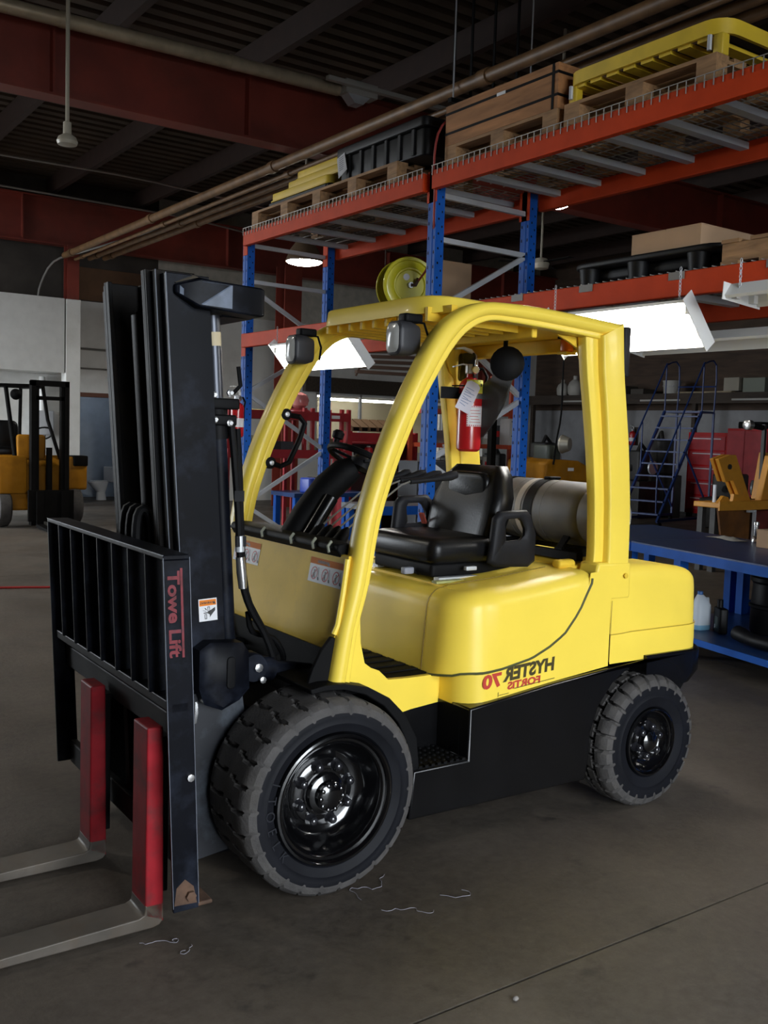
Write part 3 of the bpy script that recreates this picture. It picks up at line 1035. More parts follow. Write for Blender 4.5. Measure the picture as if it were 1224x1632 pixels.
# grab handle on the far pillar
gh = obj('grab_handle', B().tube([(0.325, 1.165, 1.545), (0.36, 1.12, 1.53), (0.40, 1.115, 1.55), (0.455, 1.115, 1.66), (0.48, 1.115, 1.735), (0.455, 1.12, 1.765), (0.405, 1.165, 1.775)], 0.013, 8), MBLK, fk)
for x, z in ((0.318, 1.545), (0.395, 1.775)):
    obj('handle_pad', B().lathe([(0.028, 0.0), (0.028, -0.025), (0.02, -0.03)], (x, 1.165, z), (0, 1, 0), 14), MBLK, gh)
    obj('handle_bolt', B().lathe([(0.012, -0.03), (0.012, -0.036), (0.006, -0.039)], (x, 1.165, z), (0, 1, 0), 10), GALV, gh)
# rear tail lamp, strobe, mirror on the roof
obj('tail_lamp', B().rbox(1.508, 1.553, 0.075, 0.15, 1.985, 2.205, 0.014, axis='z'), PLAS, fk)
st = obj('strobe_light', B().rbox(1.36, 1.41, 0.285, 0.335, 2.095, 2.155, 0.015), mat('amber_lens', (0.7, 0.16, 0.02), 0.25), fk)
obj('strobe_bracket', B().box(1.355, 1.415, 0.28, 0.34, 2.155, 2.166), MBLK, st)
obj('strobe_bracket', B().box(1.355, 1.415, 0.28, 0.34, 2.085, 2.095), YEL2, st)
ho = obj('horn_speaker', B().lathe([(0.02, 0.0), (0.07, 0.02), (0.082, 0.05), (0.082, 0.075), (0.06, 0.09), (0.01, 0.095)], (1.33, 0.66, 2.05), (-0.6, -0.8, 0), 20), MBLK, fk)
obj('speaker_bracket', B().tube([(1.32, 0.65, 2.06), (1.32, 0.66, 2.11), (1.33, 0.67, 2.165)], 0.012, 6), MBLK, ho)
obj('mirror', B().rbox(1.395, 1.405, 0.985, 1.12, 1.985, 2.13, 0.02, axis='x', e=0.003), mat('mirror_dark', (0.05, 0.055, 0.07), 0.12, metal=0.6), fk)
# dark flap hanging behind the far rear leg
fl = [(1.43, 0.80, 2.02), (1.43, 0.72, 1.98), (1.44, 0.75, 1.84), (1.46, 0.85, 1.70), (1.48, 0.98, 1.58)]
fr = [(1.43, 0.55, 2.06), (1.43, 0.62, 1.95), (1.44, 0.70, 1.82)]
obj('rubber_flap', B().prism([(0.755, 2.11), (0.735, 2.0), (0.80, 1.86), (0.87, 1.77), (0.95, 1.70), (1.0, 1.68), (1.0, 1.95), (0.9, 2.0), (0.83, 2.09)], 'x', 1.44, 1.448), mat('rubber_flap_grey', (0.03, 0.031, 0.033), 0.6), fk)

# ---- front cowl plate with warning labels, dash and console
cowl = [(1.235, 0.127), (1.05, 0.095), (0.95, 0.078), (0.905, 0.06), (0.88, 0.062), (0.872, 0.075)]
bb = B()
bb.loft([[(x, 0.12, z) for z, x in cowl] + [(x + 0.02, 0.12, z) for z, x in cowl[::-1]], [(x, mir(0.12), z) for z, x in cowl] + [(x + 0.02, mir(0.12), z) for z, x in cowl[::-1]]])
ck = obj('front_cowl', bb, YEL2, fk, smooth=40)
obj('cowl_flange', B().tube([(0.118, 0.115, 1.225), (0.1, 0.112, 1.1), (0.08, 0.112, 0.98), (0.066, 0.115, 0.945)], 0.011, 8), YEL, fk)
ds = obj('dashboard', B().loft([[(0.118, y, 1.237), (0.106, y, 1.252), (0.115, y, 1.272), (0.15, y, 1.28), (0.13 + q, y, 1.27), (0.15 + q, y, 1.25), (0.15 + q, y, 1.16), (0.16, y, 1.16)] for y, q in ((0.175, 0.04), (0.30, 0.08), (0.4, 0.16), (0.9, 0.16), (mir(0.175), 0.12))]), MBLK, fk, bevel=0.006)
for y in (0.22, 0.34, 0.52, 0.78, 1.0):
    obj('dash_clip', B().tube([(0.098, y, 1.24), (0.10, y + 0.012, 1.262), (0.118, y + 0.018, 1.28)], 0.006, 6), mat('dull_clip', (0.25, 0.26, 0.2), 0.5), ds)
obj('steering_column', B().tube([(0.17, 0.70, 1.2), (0.26, 0.69, 1.34), (0.36, 0.68, 1.46), (0.43, 0.66, 1.525), (0.47, 0.64, 1.55)], [0.06, 0.064, 0.068, 0.066, 0.05], 12), MBLK, fk)
obj('column_tube', B().tube([(0.21, 0.6, 1.24), (0.33, 0.6, 1.42)], 0.032, 10), BLK, fk)
sw = obj('steering_wheel', B().tube([(0.49 + 0.165 * math.cos(t) * 0.80, 0.615 + 0.165 * math.sin(t), 1.575 - 0.165 * math.cos(t) * 0.42) for t in (2 * PI * k / 28 for k in range(28))], 0.014, 8, closed=True), MBLK, fk)
obj('wheel_hub', B().lathe([(0.05, 0.0), (0.055, 0.03), (0.04, 0.05), (0.01, 0.053)], (0.478, 0.615, 1.545), (0.42, 0, 0.8), 14), PLAS, sw)
for a in (0.4, 2.5, 4.5):
    obj('wheel_spoke', B().beam((0.485, 0.615, 1.572), (0.49 + 0.16 * math.cos(a) * 0.8, 0.615 + 0.16 * math.sin(a), 1.575 - 0.16 * math.cos(a) * 0.42), 0.022, 0.012), MBLK, sw)
obj('spinner_knob', B().lathe([(0.012, 0), (0.012, 0.03), (0.024, 0.035), (0.026, 0.06), (0.015, 0.07)], (0.36, 0.63, 1.64), (0.3, 0, 1), 12), MBLK, sw)
for k in range(4):
    y = 0.50 - k * 0.055
    bx, tx = 0.225 + k * 0.006, 0.45 + k * 0.012
    lv = obj('control_lever', B().tube([(bx, y, 1.31), (tx, y - 0.03, 1.492), (tx + 0.05, y - 0.035, 1.51)], 0.004, 6), mat('lever_steel', (0.3, 0.3, 0.3), 0.35, metal=0.7), fk)
    obj('lever_boot', B().lathe([(0.03, 0), (0.026, 0.03), (0.022, 0.045), (0.008, 0.07)], (bx - 0.03, y + 0.003, 1.262), (0.6, 0, 0.8), 10), MBLK, lv)
    ln = 0.13 + 0.03 * k
    obj('lever_grip', B().tube([(tx + 0.04, y - 0.035, 1.505), (tx + 0.04 + ln * 0.5, y - 0.04, 1.515), (tx + 0.04 + ln * 0.9, y - 0.045, 1.53), (tx + 0.05 + ln, y - 0.045, 1.535)], [0.011, 0.011, 0.021, 0.016], 10), PLAS, lv)
# ---- seat
se = obj('seat_cushion', B().rbox(0.70, 1.14, 0.36, 0.87, 1.135, 1.255, 0.05, e=0.045), VINYL, fk, smooth=60)
rings = []
for t in range(9):
    u = t / 8
    z = 1.19 + 0.375 * u
    x = 1.06 + 0.115 * u
    hw = interp([(0, 0.225), (0.35, 0.245), (0.62, 0.24), (0.8, 0.205), (0.93, 0.19), (1, 0.155)], u)
    th = interp([(0, 0.07), (0.5, 0.09), (0.85, 0.075), (1, 0.035)], u)
    ring = []
    for k in range(16):
        a = 2 * PI * k / 16
        ca, sa = math.cos(a), math.sin(a)
        px = math.copysign(abs(ca) ** 0.6, ca) * th * 0.7
        py = math.copysign(abs(sa) ** 0.45, sa) * hw
        px += 0.03 * (abs(py) / hw) ** 2 * (-1 if ca < 0 else 0.2)
        ring.append((x + px, 0.615 + py, z))
    rings.append(ring)
obj('seat_backrest', B().loft(rings), VINYL, fk, smooth=70)
obj('headrest_pad', B().rbox(1.072, 1.12, 0.47, 0.76, 1.40, 1.535, 0.05, axis='x', e=0.02), VINYL, fk, smooth=60)
for y0, y1 in ((0.305, 0.345), (0.885, 0.925)):
    ol = [(0.985, 1.20), (0.975, 1.145), (1.02, 1.125), (1.21, 1.115), (1.25, 1.14), (1.25, 1.26), (1.215, 1.35), (1.19, 1.375), (1.03, 1.37), (1.0, 1.34)]
    il = [(1.075, 1.245), (1.065, 1.24), (1.07, 1.235), (1.16, 1.24), (1.185, 1.26), (1.185, 1.29), (1.165, 1.325), (1.145, 1.338), (1.075, 1.335), (1.065, 1.315)]
    bb = B()
    q = 0.012
    bb.loft([[(a, y0 + q, c) for a, c in il], [(a, y0, c) for a, c in [(p[0] * .82 + o[0] * .18, p[1] * .82 + o[1] * .18) for p, o in zip(il, ol)]], [(a, y0, c) for a, c in [(p[0] * .15 + o[0] * .85, p[1] * .15 + o[1] * .85) for p, o in zip(il, ol)]], [(a, y0 + q, c) for a, c in ol], [(a, y1 - q, c) for a, c in ol], [(a, y1, c) for a, c in [(p[0] * .15 + o[0] * .85, p[1] * .15 + o[1] * .85) for p, o in zip(il, ol)]], [(a, y1, c) for a, c in [(p[0] * .82 + o[0] * .18, p[1] * .82 + o[1] * .18) for p, o in zip(il, ol)]], [(a, y1 - q, c) for a, c in il], [(a, y0 + q, c) for a, c in il]], cap=False)
    hr = obj('hip_restraint', bb, PLAS, fk, smooth=60)
    if y0 > 0.6:
        hr.location = (-0.13, 0, 0.03)
sb = obj('seat_base', B().rbox(0.72, 1.18, 0.39, 0.85, 1.082, 1.14, 0.02), MBLK, fk)
obj('seat_rail', B().box(0.74, 1.18, 0.36, 0.40, 1.068, 1.084), GALV, sb, smooth=0)
obj('seat_rail', B().box(0.74, 1.18, 0.84, 0.88, 1.068, 1.084), GALV, sb, smooth=0)
obj('seat_lever', B().rbox(0.87, 0.93, 0.335, 0.36, 1.112, 1.13, 0.006), GALV, sb)
obj('rail_plate', B().box(0.70, 1.14, 0.325, 0.36, 1.066, 1.076), mat('pale_green_plate', (0.35, 0.36, 0.13), 0.5), sb, smooth=0)
obj('connector', B().rbox(0.655, 0.71, 0.50, 0.535, 1.085, 1.115, 0.01), mat('grey_connector', (0.25, 0.26, 0.3), 0.5), sb)
obj('connector_cable', B().tube([(0.70, 0.52, 1.1), (0.73, 0.50, 1.085), (0.76, 0.49, 1.09), (0.79, 0.5, 1.11)], 0.006, 6), MBLK, sb)
obj('seat_belt_latch', B().beam((1.02, 0.86, 1.27), (0.985, 0.84, 1.32), 0.025, 0.01), mat('belt_red', (0.3, 0.06, 0.04), 0.5), se)
# pedal-side knee bolster seen between pillar and hood
obj('hood_latch', B().rbox(1.30, 1.40, 0.20, 0.26, 1.115, 1.155, 0.02, axis='x'), YEL2, fk)

# ---- warning labels
def warn_label(y_c, w, h, parent):
    """orange-headed white panel of three crossed-out figures on the front cowl (mirrored as in the photograph)"""
    z1 = 1.203
    def P(u, v, lift):      # u along -y from the left edge, v down
        z = z1 - v
        x = 0.127 - (1.235 - z) * (0.032 / 0.185) - lift
        return (x, y_c + w / 2 - u, z)
    def quad(u0, u1, v0, v1, l):
        return [P(u0, v0, l), P(u1, v0, l), P(u1, v1, l), P(u0, v1, l)]
    a = obj('warning_label', B().add(quad(0, w, 0, h, 0.0012), [(0, 1, 2, 3)]), LABELW, parent, smooth=0)
    obj('label_header', B().add(quad(0, w, 0, h * 0.26, 0.0018), [(0, 1, 2, 3)]), LABELO, a, smooth=0)
    bb, kk = B(), B()
    for i in range(3):
        cu = w * (0.17 + 0.33 * i)
        cv = h * 0.63
        ru, rv = w * 0.1, h * 0.27
        n = 20
        vs = []
        for k in range(n):
            t = 2 * PI * k / n
            vs.append(P(cu + ru * math.cos(t), cv + rv * math.sin(t), 0.002))
            vs.append(P(cu + ru * 0.82 * math.cos(t), cv + rv * 0.82 * math.sin(t), 0.002))
        bb.add(vs, [(2 * k, (2 * k + 2) % (2 * n), (2 * k + 3) % (2 * n), 2 * k + 1) for k in range(n)])
        s = 0.7
        bb.add([P(cu + ru * s - 0.003, cv - rv * s, 0.002), P(cu + ru * s + 0.003, cv - rv * s, 0.002), P(cu - ru * s + 0.003, cv + rv * s, 0.002), P(cu - ru * s - 0.003, cv + rv * s, 0.002)], [(0, 1, 2, 3)])
        # figure: head, body, two legs, arm; mast line beside it
        for (u0, v0, u1, v1, t) in ((0, -0.55, 0, -0.25, 0.007), (0, -0.2, 0, 0.3, 0.008), (0, 0.25, -0.35, 0.75, 0.005), (0, 0.25, 0.3, 0.75, 0.005), (0, -0.1, -0.45, 0.15, 0.004), (1.15, -1.0, 1.45, 0.9, 0.003), (1.3, 0.5, 1.45, 0.95, 0.01)):
            p, q = (cu + u0 * ru, cv + v0 * rv), (cu + u1 * ru, cv + v1 * rv)
            if q[0] > w or p[0] > w:
                continue
            kk.add([P(p[0] - t / 2, p[1], 0.0023), P(p[0] + t / 2, p[1], 0.0023), P(q[0] + t / 2, q[1], 0.0023), P(q[0] - t / 2, q[1], 0.0023)], [(0, 1, 2, 3)])
    kk.add([P(w * 0.55, h * 0.06, 0.0023), P(w * 0.61, h * 0.22, 0.0023), P(w * 0.53, h * 0.22, 0.0023)], [(0, 1, 2)])
    obj('label_ring', bb, LABELR, a, smooth=0)
    tb = text_b('WARNING', h * 0.17, 0.0004)
    place(tb, P(w * 0.38, h * 0.14, 0.0024), (0, 1, 0), (0.17, 0, 0.985))
    kk.add(tb.v, tb.f)
    obj('label_figure', kk, LABELK, a, smooth=0)


warn_label(0.265, 0.25, 0.095, fk)
warn_label(0.955, 0.25, 0.095, fk)
# ---- lettering on the near side, mirrored as in the photograph
for txt, size, xc, zc, m, slope in (('HYSTER', 0.078, 1.015, 0.717, mat('decal_dark', (0.06, 0.045, 0.012), 0.5), 0.075), ('70', 0.078, 0.806, 0.689, mat('decal_red', (0.5, 0.05, 0.03), 0.5), 0.07), ('FORTiS', 0.043, 0.985, 0.664, MATS['decal_red'], 0.05)):
    tb = text_b(txt, size, 0.0035 if size > 0.05 else 0.0018)
    wdt = max(v[0] for v in tb.v) - min(v[0] for v in tb.v)
    want = {'HYSTER': 0.288, '70': 0.1, 'FORTiS': 0.185}[txt]
    for i, v in enumerate(tb.v):
        tb.v[i] = (v[0] * want / wdt, v[1], v[2])
    place(tb, (xc, 0.0605, zc), (-1, 0, -slope), (0.06, 0, 1))
    obj('side_lettering', tb, m, fk, smooth=0)
sl = B()
for x0, x1, z0, z1 in ((0.93, 1.16, 0.645, 0.648), (0.84, 0.843, 0.62, 0.64), (0.845, 0.9, 0.625, 0.6275)):
    sl.add([(x0, 0.0603, z0), (x1, 0.0603, z0 + (x1 - x0) * 0.08), (x1, 0.0603, z1 + (x1 - x0) * 0.08), (x0, 0.0603, z1)], [(0, 1, 2, 3)])
obj('paint_scratch', sl, MATS['decal_dark'], fk, smooth=0)

# ---- mast (leans forward)
TILT = 0.068


def mx(x, z):
    return x - (z - 0.1) * TILT


def rail(b, x0, x1, y0, y1, z0, z1):
    return b.hexa([(mx(x0, z0), y0, z0), (mx(x1, z0), y0, z0), (mx(x1, z0), y1, z0), (mx(x0, z0), y1, z0)], [(mx(x0, z1), y0, z1), (mx(x1, z1), y0, z1), (mx(x1, z1), y1, z1), (mx(x0, z1), y1, z1)])


def chan(x0, x1, y0, y1, z0, z1, out, t=0.018):
    """a mast channel: web on the OUT side, two flanges"""
    b = B()
    if out < 0:
        rail(b, x0, x1, y0, y0 + t, z0, z1)
        rail(b, x0, x0 + t, y0 + t, y1, z0, z1)
        rail(b, x1 - t, x1, y0 + t, y1, z0, z1)
    else:
        rail(b, x0, x1, y1 - t, y1, z0, z1)
        rail(b, x0, x0 + t, y0, y1 - t, z0, z1)
        rail(b, x1 - t, x1, y0, y1 - t, z0, z1)
    return b


# three nested stages each side
NEAR0 = 0.318
obj('outer_mast_rail', chan(-0.388, -0.225, NEAR0, NEAR0 + 0.055, 0.10, 2.235, -1), MASTB, fk, smooth=0, bevel=0.003)
obj('outer_mast_rail', chan(-0.388, -0.225, mir(NEAR0 + 0.055) + 0.02, mir(NEAR0) + 0.02, 0.10, 2.235, 1), WORN, fk, smooth=0, bevel=0.003)
for k, (dy, dx, zt) in enumerate(((0.058, -0.015, 2.25), (0.112, -0.03, 2.255))):
    obj('inner_mast_rail', chan(-0.388 + dx, -0.24 + dx, NEAR0 + dy, NEAR0 + dy + 0.052, 0.12 + 0.02 * k, zt, -1, 0.016), WORN, fk, smooth=0, bevel=0.003)
    obj('inner_mast_rail', chan(-0.388 + dx, -0.24 + dx, mir(NEAR0 + dy + 0.052) + 0.02, mir(NEAR0 + dy) + 0.02, 0.12 + 0.02 * k, zt, 1, 0.016), WORN, fk, smooth=0, bevel=0.003)
# worn foot plate of the near outer rail
obj('mast_foot', B().prism([(-0.39, 0.098), (-0.262, 0.115), (-0.245, 0.36), (-0.20, 0.62), (-0.215, 0.72), (-0.43, 0.73), (-0.418, 0.55)], 'y', NEAR0 - 0.012, NEAR0 - 0.001), mat('mast_foot_paint', (0.006, 0.0075, 0.012), 0.5, var=0.35, scale=4, dirt=(0.09, 0.11, 0.135), dirt_amt=0.7, dirt_scale=3.5), fk, smooth=0)
# crosshead at the top: arm to the rear and across behind the lift cylinders
ch = obj('mast_crosshead', B().loft([[(x, y0, z0), (x, y1, z0), (x, y1, z1), (x, y0, z1)] for x, y0, y1, z0, z1 in ((-0.505, 0.30, 0.36, 2.165, 2.195), (-0.425, 0.262, 0.36, 2.12, 2.218), (-0.19, 0.262, 0.36, 2.105, 2.21), (-0.172, 0.27, 0.36, 2.11, 2.205))]), MASTB, fk, bevel=0.006)
obj('crosshead_beam', B().box(-0.30, -0.175, 0.355, mir(0.28), 2.105, 2.205), MASTB, ch, bevel=0.006)
obj('crosshead_face', B().add([(-0.49, 0.2925, 2.163), (-0.418, 0.2605, 2.128), (-0.305, 0.2605, 2.124), (-0.305, 0.2605, 2.206), (-0.418, 0.2605, 2.208), (-0.49, 0.2925, 2.19)], [(0, 1, 2, 3, 4, 5)]), mat('lit_facet_paint', (0.13, 0.16, 0.22), 0.4, var=0.3, scale=20), ch, smooth=0)  # paler overlay: the light on this facet is put into its colour
obj('rag', B().loft([[(-0.50, 0.3, 2.2), (-0.50, 0.36, 2.21), (-0.47, 0.38, 2.212)], [(-0.43, 0.27, 2.222), (-0.43, 0.34, 2.24), (-0.43, 0.38, 2.232)], [(-0.36, 0.275, 2.216), (-0.36, 0.34, 2.222), (-0.36, 0.38, 2.22)]], closed=False), mat('tan_rag', (0.3, 0.25, 0.18), 0.9), ch)
obj('mast_tie', B().hexa([(mx(-0.29, 0.62), 0.37, 0.62), (mx(-0.21, 0.62), 0.37, 0.62), (mx(-0.21, 0.62), 0.95, 0.62), (mx(-0.29, 0.62), 0.95, 0.62)], [(mx(-0.29, 0.78), 0.37, 0.78), (mx(-0.21, 0.78), 0.37, 0.78), (mx(-0.21, 0.78), 0.95, 0.78), (mx(-0.29, 0.78), 0.95, 0.78)]), MBLK, fk, smooth=0)
EDGE = mat('worn_edge', (0.16, 0.175, 0.21), 0.45, metal=0.3)
for x0, z0, z1 in ((-0.388, 0.75, 2.235), (-0.403, 0.9, 2.25)):
    yy = NEAR0 if x0 > -0.39 else NEAR0 + 0.058
    obj('worn_edge', B().tube([(mx(x0, z0), yy, z0), (mx(x0, z1), yy, z1)], 0.0016, 5), EDGE, fk)
# lift cylinders behind the rails
for y in (0.40, mir(0.40) + 0.02):
    cy = obj('lift_cylinder', B().tube([(mx(-0.185, 0.15), y, 0.15), (mx(-0.185, 1.66), y, 1.66)], 0.036, 14), MASTB, fk)
    obj('cylinder_gland', B().tube([(mx(-0.185, 1.66), y, 1.66), (mx(-0.185, 1.78), y, 1.78)], 0.043, 14), MBLK, cy)
    obj('cylinder_rod', B().tube([(mx(-0.185, 1.78), y, 1.78), (mx(-0.185, 2.11), y, 2.11)], 0.03, 14), mat('cylinder_steel', (0.06, 0.065, 0.08), 0.32, metal=0.5), cy)
    if y < 0.6:
        obj('cylinder_sticker', B().tube([(mx(-0.185, 2.0), y, 2.0), (mx(-0.185, 2.05), y, 2.05)], 0.031, 14, cap=False), mat('cream_sticker', (0.6, 0.5, 0.32), 0.6), cy)
vb = obj('hydraulic_valve', B().rbox(-0.30, -0.18, 0.345, 0.41, 1.77, 1.81, 0.012), MBLK, fk)
obj('valve_block', B().rbox(-0.30, -0.19, 0.345, 0.41, 1.71, 1.75, 0.012), MBLK, vb)
for x, z in ((-0.29, 1.82), (-0.285, 1.73), (-0.225, 1.72), (-0.225, 1.83)):
    obj('valve_fitting', B().lathe([(0.013, 0.0), (0.013, -0.012), (0.008, -0.014), (0.008, -0.022)], (x, 0.347, z), (0, 1, 0), 6), CHR, vb)
obj('valve_pipe', B().tube([(-0.2, 0.37, 1.83), (-0.17, 0.37, 1.86), (-0.18, 0.37, 1.93)], 0.008, 6), MBLK, vb)
vb.location = (-0.045, 0, 0)
obj('free_lift_cylinder', B().cyl((-0.33, 0.66, 0.3), (-0.455, 0.66, 2.12), 0.075, 16), WORN, fk)
for y in (0.57, 0.75):
    obj('lift_chain', B().hexa([(-0.36, y - 0.02, 0.5), (-0.345, y - 0.02, 0.5), (-0.345, y + 0.02, 0.5), (-0.36, y + 0.02, 0.5)], [(-0.475, y - 0.02, 2.14), (-0.46, y - 0.02, 2.14), (-0.46, y + 0.02, 2.14), (-0.475, y + 0.02, 2.14)]), WORN, fk, smooth=0)
# hoses down the back of the mast
h1 = obj('hydraulic_hose', B().tube(catmull([(-0.255, 0.36, 1.72), (-0.24, 0.36, 1.6), (-0.225, 0.35, 1.4), (-0.215, 0.35, 1.25), (-0.20, 0.35, 1.12), (-0.165, 0.35, 1.02), (-0.11, 0.35, 0.93), (-0.07, 0.35, 0.84), (-0.05, 0.36, 0.76)]), 0.014, 8), MBLK, fk)
obj('hose_fitting', B().tube([(-0.212, 0.35, 1.22), (-0.205, 0.35, 1.16), (-0.198, 0.35, 1.1)], [0.017, 0.019, 0.016], 10), CHR, h1)
obj('hose_fitting', B().tube([(-0.2165, 0.35, 1.30), (-0.2135, 0.35, 1.24)], 0.017, 10), GALV, h1)
obj('hydraulic_hose', B().tube(catmull([(-0.16, 0.38, 1.0), (-0.13, 0.40, 0.92), (-0.03, 0.42, 0.88), (0.02, 0.42, 0.80), (0.0, 0.42, 0.72)]), 0.012, 8), MBLK, fk)
obj('hydraulic_hose', B().tube(catmull([(-0.22, 0.375, 1.7), (-0.205, 0.375, 1.5), (-0.195, 0.375, 1.3), (-0.17, 0.375, 1.08), (-0.10, 0.39, 0.95), (-0.02, 0.40, 0.82)]), 0.011, 8), MBLK, fk)
for z in (1.45, 1.28):
    obj('hose_clamp', B().box(mx(-0.155, z), mx(-0.115, z), 0.335, 0.342, z - 0.02, z + 0.02), PLAS, fk, smooth=0)
# hose loops behind the load backrest
for k, y in enumerate((0.56, 0.63, 0.70)):
    obj('mast_hose', B().tube(catmull([(-0.46, y, 0.8), (-0.47, y, 1.15), (-0.48, y, 1.33), (-0.50, y + 0.01, 1.385), (-0.53, y + 0.015, 1.36), (-0.535, y + 0.015, 1.2), (-0.52, y + 0.015, 0.9)]), 0.018, 8), MBLK, fk)
# trunnion block and tilt cylinder on the near side
tr = obj('tilt_bracket', B().loft([[(a, y, c) for a, c in [(-0.41 + i, 0.90 - i), (-0.37 + i, 0.925 - i), (-0.24 - i, 0.915 - i), (-0.215 - i, 0.88 - i), (-0.21 - i, 0.74 + i), (-0.25 - i, 0.70 + i), (-0.32, 0.67 + i), (-0.39 + i, 0.70 + i), (-0.41 + i, 0.76 + i)]] for y, i in ((0.32, 0.0), (0.255, 0.0), (0.24, 0.015))]), MASTB, fk, smooth=40)
obj('bracket_recess', B().rbox(-0.31, -0.275, 0.235, 0.245, 0.75, 0.87, 0.015, axis='y', e=0.004), MBLK, tr)
tc = obj('tilt_cylinder', B().tube([(-0.15, 0.35, 0.795), (0.10, 0.36, 0.745), (0.3, 0.37, 0.70)], 0.034, 12), MASTB, fk)
obj('cylinder_eye', B().lathe([(0.052, 0.0), (0.056, 0.008), (0.056, 0.07), (0.052, 0.078)], (-0.165, 0.30, 0.80), (0, 1, 0), 20), MASTB, tc)
obj('cylinder_eye', B().tube([(-0.13, 0.345, 0.79), (-0.07, 0.347, 0.778)], 0.046, 14), MASTB, tc)
obj('pivot_bolt', B().lathe([(0.017, 0.0), (0.017, -0.016), (0.008, -0.018)], (-0.155, 0.30, 0.803), (0, 1, 0), 8), CHR, tc)
obj('pivot_bolt', B().lathe([(0.013, 0.0), (0.013, -0.014), (0.006, -0.016)], (-0.138, 0.295, 0.755), (0, 1, 0), 8), CHR, tc)
obj('tilt_rod', B().tube([(0.07, 0.352, 0.755), (0.16, 0.356, 0.735)], 0.018, 10), CHR, tc)
gc = obj('grease_fitting', B().tube([(-0.40, 0.31, 0.70), (-0.402, 0.305, 0.66), (-0.404, 0.305, 0.62)], [0.011, 0.014, 0.008], 8), CHR, fk)
# safety label on the near rail
def Pm(u, v, lift):
    z = 1.075 - v
    return (mx(-0.388, z) + 0.062 + u, NEAR0 - 0.0015 - lift, z + u * 0.05)
sl = obj('safety_label', B().add([Pm(0.0, 0, 0), Pm(0.072, 0, 0), Pm(0.072, 0.083, 0), Pm(0, 0.083, 0)], [(0, 1, 2, 3)]), LABELW, fk, smooth=0)
obj('label_header', B().add([Pm(0.003, 0.004, .0006), Pm(0.069, 0.004, .0006), Pm(0.069, 0.026, .0006), Pm(0.003, 0.026, .0006)], [(0, 1, 2, 3)]), LABELO, sl, smooth=0)
kk = B()
kk.add([Pm(u, v, .0009) for u, v in ((0.064, 0.034), (0.064, 0.046), (0.05, 0.06), (0.042, 0.07), (0.042, 0.06), (0.034, 0.054), (0.018, 0.054), (0.018, 0.051), (0.034, 0.05), (0.045, 0.044))], [tuple(range(10))])
for u, v, w, h in ((0.034, 0.03, 0.009, 0.018), (0.022, 0.057, 0.009, 0.018)):
    for a0, a1, c0, c1 in ((u, u + w, v, v + .002), (u, u + w, v + h - .002, v + h), (u, u + .002, v, v + h), (u + w - .002, u + w, v, v + h)):
        kk.add([Pm(a0, c0, .0009), Pm(a1, c0, .0009), Pm(a1, c1, .0009), Pm(a0, c1, .0009)], [(0, 1, 2, 3)])
for u0, v0, u1, v1 in ((0.014, 0.042, 0.026, 0.047), (0.022, 0.034, 0.028, 0.042)):
    kk.add([Pm(u0, v0, .0009), Pm(u0 + .004, v0, .0009), Pm(u1 + .004, v1, .0009), Pm(u1, v1, .0009)], [(0, 1, 2, 3)])
tb = text_b('WARNING', 0.0115, 0.0003)
place(tb, Pm(0.033, 0.0155, 0.001), (-1, 0, -0.05), (0.068, 0, 1))
kk.add(tb.v, tb.f)
kk.add([Pm(0.061, 0.009, .001), Pm(0.066, 0.021, .001), Pm(0.056, 0.021, .001)], [(0, 1, 2)])
obj('label_figure', kk, LABELK, sl, smooth=0)
# ---- carriage, load backrest, forks
LB0, LB1 = -0.01, 1.345


def bx(x, z):
    return x - (z - 0.09) * 0.045


def slab(y0, y1, xa, xb, z0, z1, b=None):
    b = b or B()
    return b.hexa([(bx(xa, z0), y0, z0), (bx(xb, z0), y0, z0), (bx(xb, z0), y1, z0), (bx(xa, z0), y1, z0)], [(bx(xa, z1), y0, z1), (bx(xb, z1), y0, z1), (bx(xb, z1), y1, z1), (bx(xa, z1), y1, z1)])


lb = obj('load_backrest', slab(LB0, LB1, -0.603, -0.513, 1.272, 1.288), MASTB, fk, smooth=0, bevel=0.003)
ep = obj('backrest_end_plate', slab(LB0, LB0 + 0.014, -0.603, -0.513, 0.085, 1.272), MASTB, fk, smooth=0, bevel=0.003)
obj('backrest_end_plate', slab(LB1 - 0.014, LB1, -0.603, -0.513, 0.2, 1.272), MASTB, fk, smooth=0, bevel=0.003)
for k in range(7):
    y = LB0 + (LB1 - LB0) * (k + 1) / 8 - 0.006
    obj('backrest_bar', slab(y, y + 0.012, -0.603, -0.513, 0.80, 1.272), MASTB, lb, smooth=0, bevel=0.002)
obj('backrest_rail', slab(LB0, LB1, -0.59, -0.53, 0.765, 0.80), MASTB, fk, smooth=0, bevel=0.004)
obj('carriage_bar', slab(0.03, 1.31, -0.555, -0.52, 0.64, 0.735), MBLK, fk, smooth=0, bevel=0.006)
obj('carriage_bar', slab(0.03, 1.31, -0.555, -0.52, 0.20, 0.30), MBLK, fk, smooth=0, bevel=0.006)
for y in (0.40, 0.88):
    obj('carriage_upright', slab(y, y + 0.05, -0.52, -0.43, 0.18, 0.9), MBLK, fk, smooth=0)
for k in range(3):
    obj('backrest_plate', slab(0.20 + 0.4 * k, 0.24 + 0.4 * k, -0.53, -0.515, 0.2, 0.80), MBLK, fk, smooth=0)
obj('foot_bracket', slab(LB0 + 0.005, LB0 + 0.15, -0.52, -0.46, 0.085, 0.1), RUST, fk, smooth=0, bevel=0.005)
obj('end_bolt', B().lathe([(0.013, 0), (0.013, -0.012), (0.006, -0.013)], (-0.553, LB0, 0.543), (0, 1, 0), 8), CHR, ep)
obj('end_bolt', B().lathe([(0.018, 0), (0.018, -0.014), (0.009, -0.016)], (-0.545, LB0, 0.135), (0, 1, 0), 6), RUST, ep)
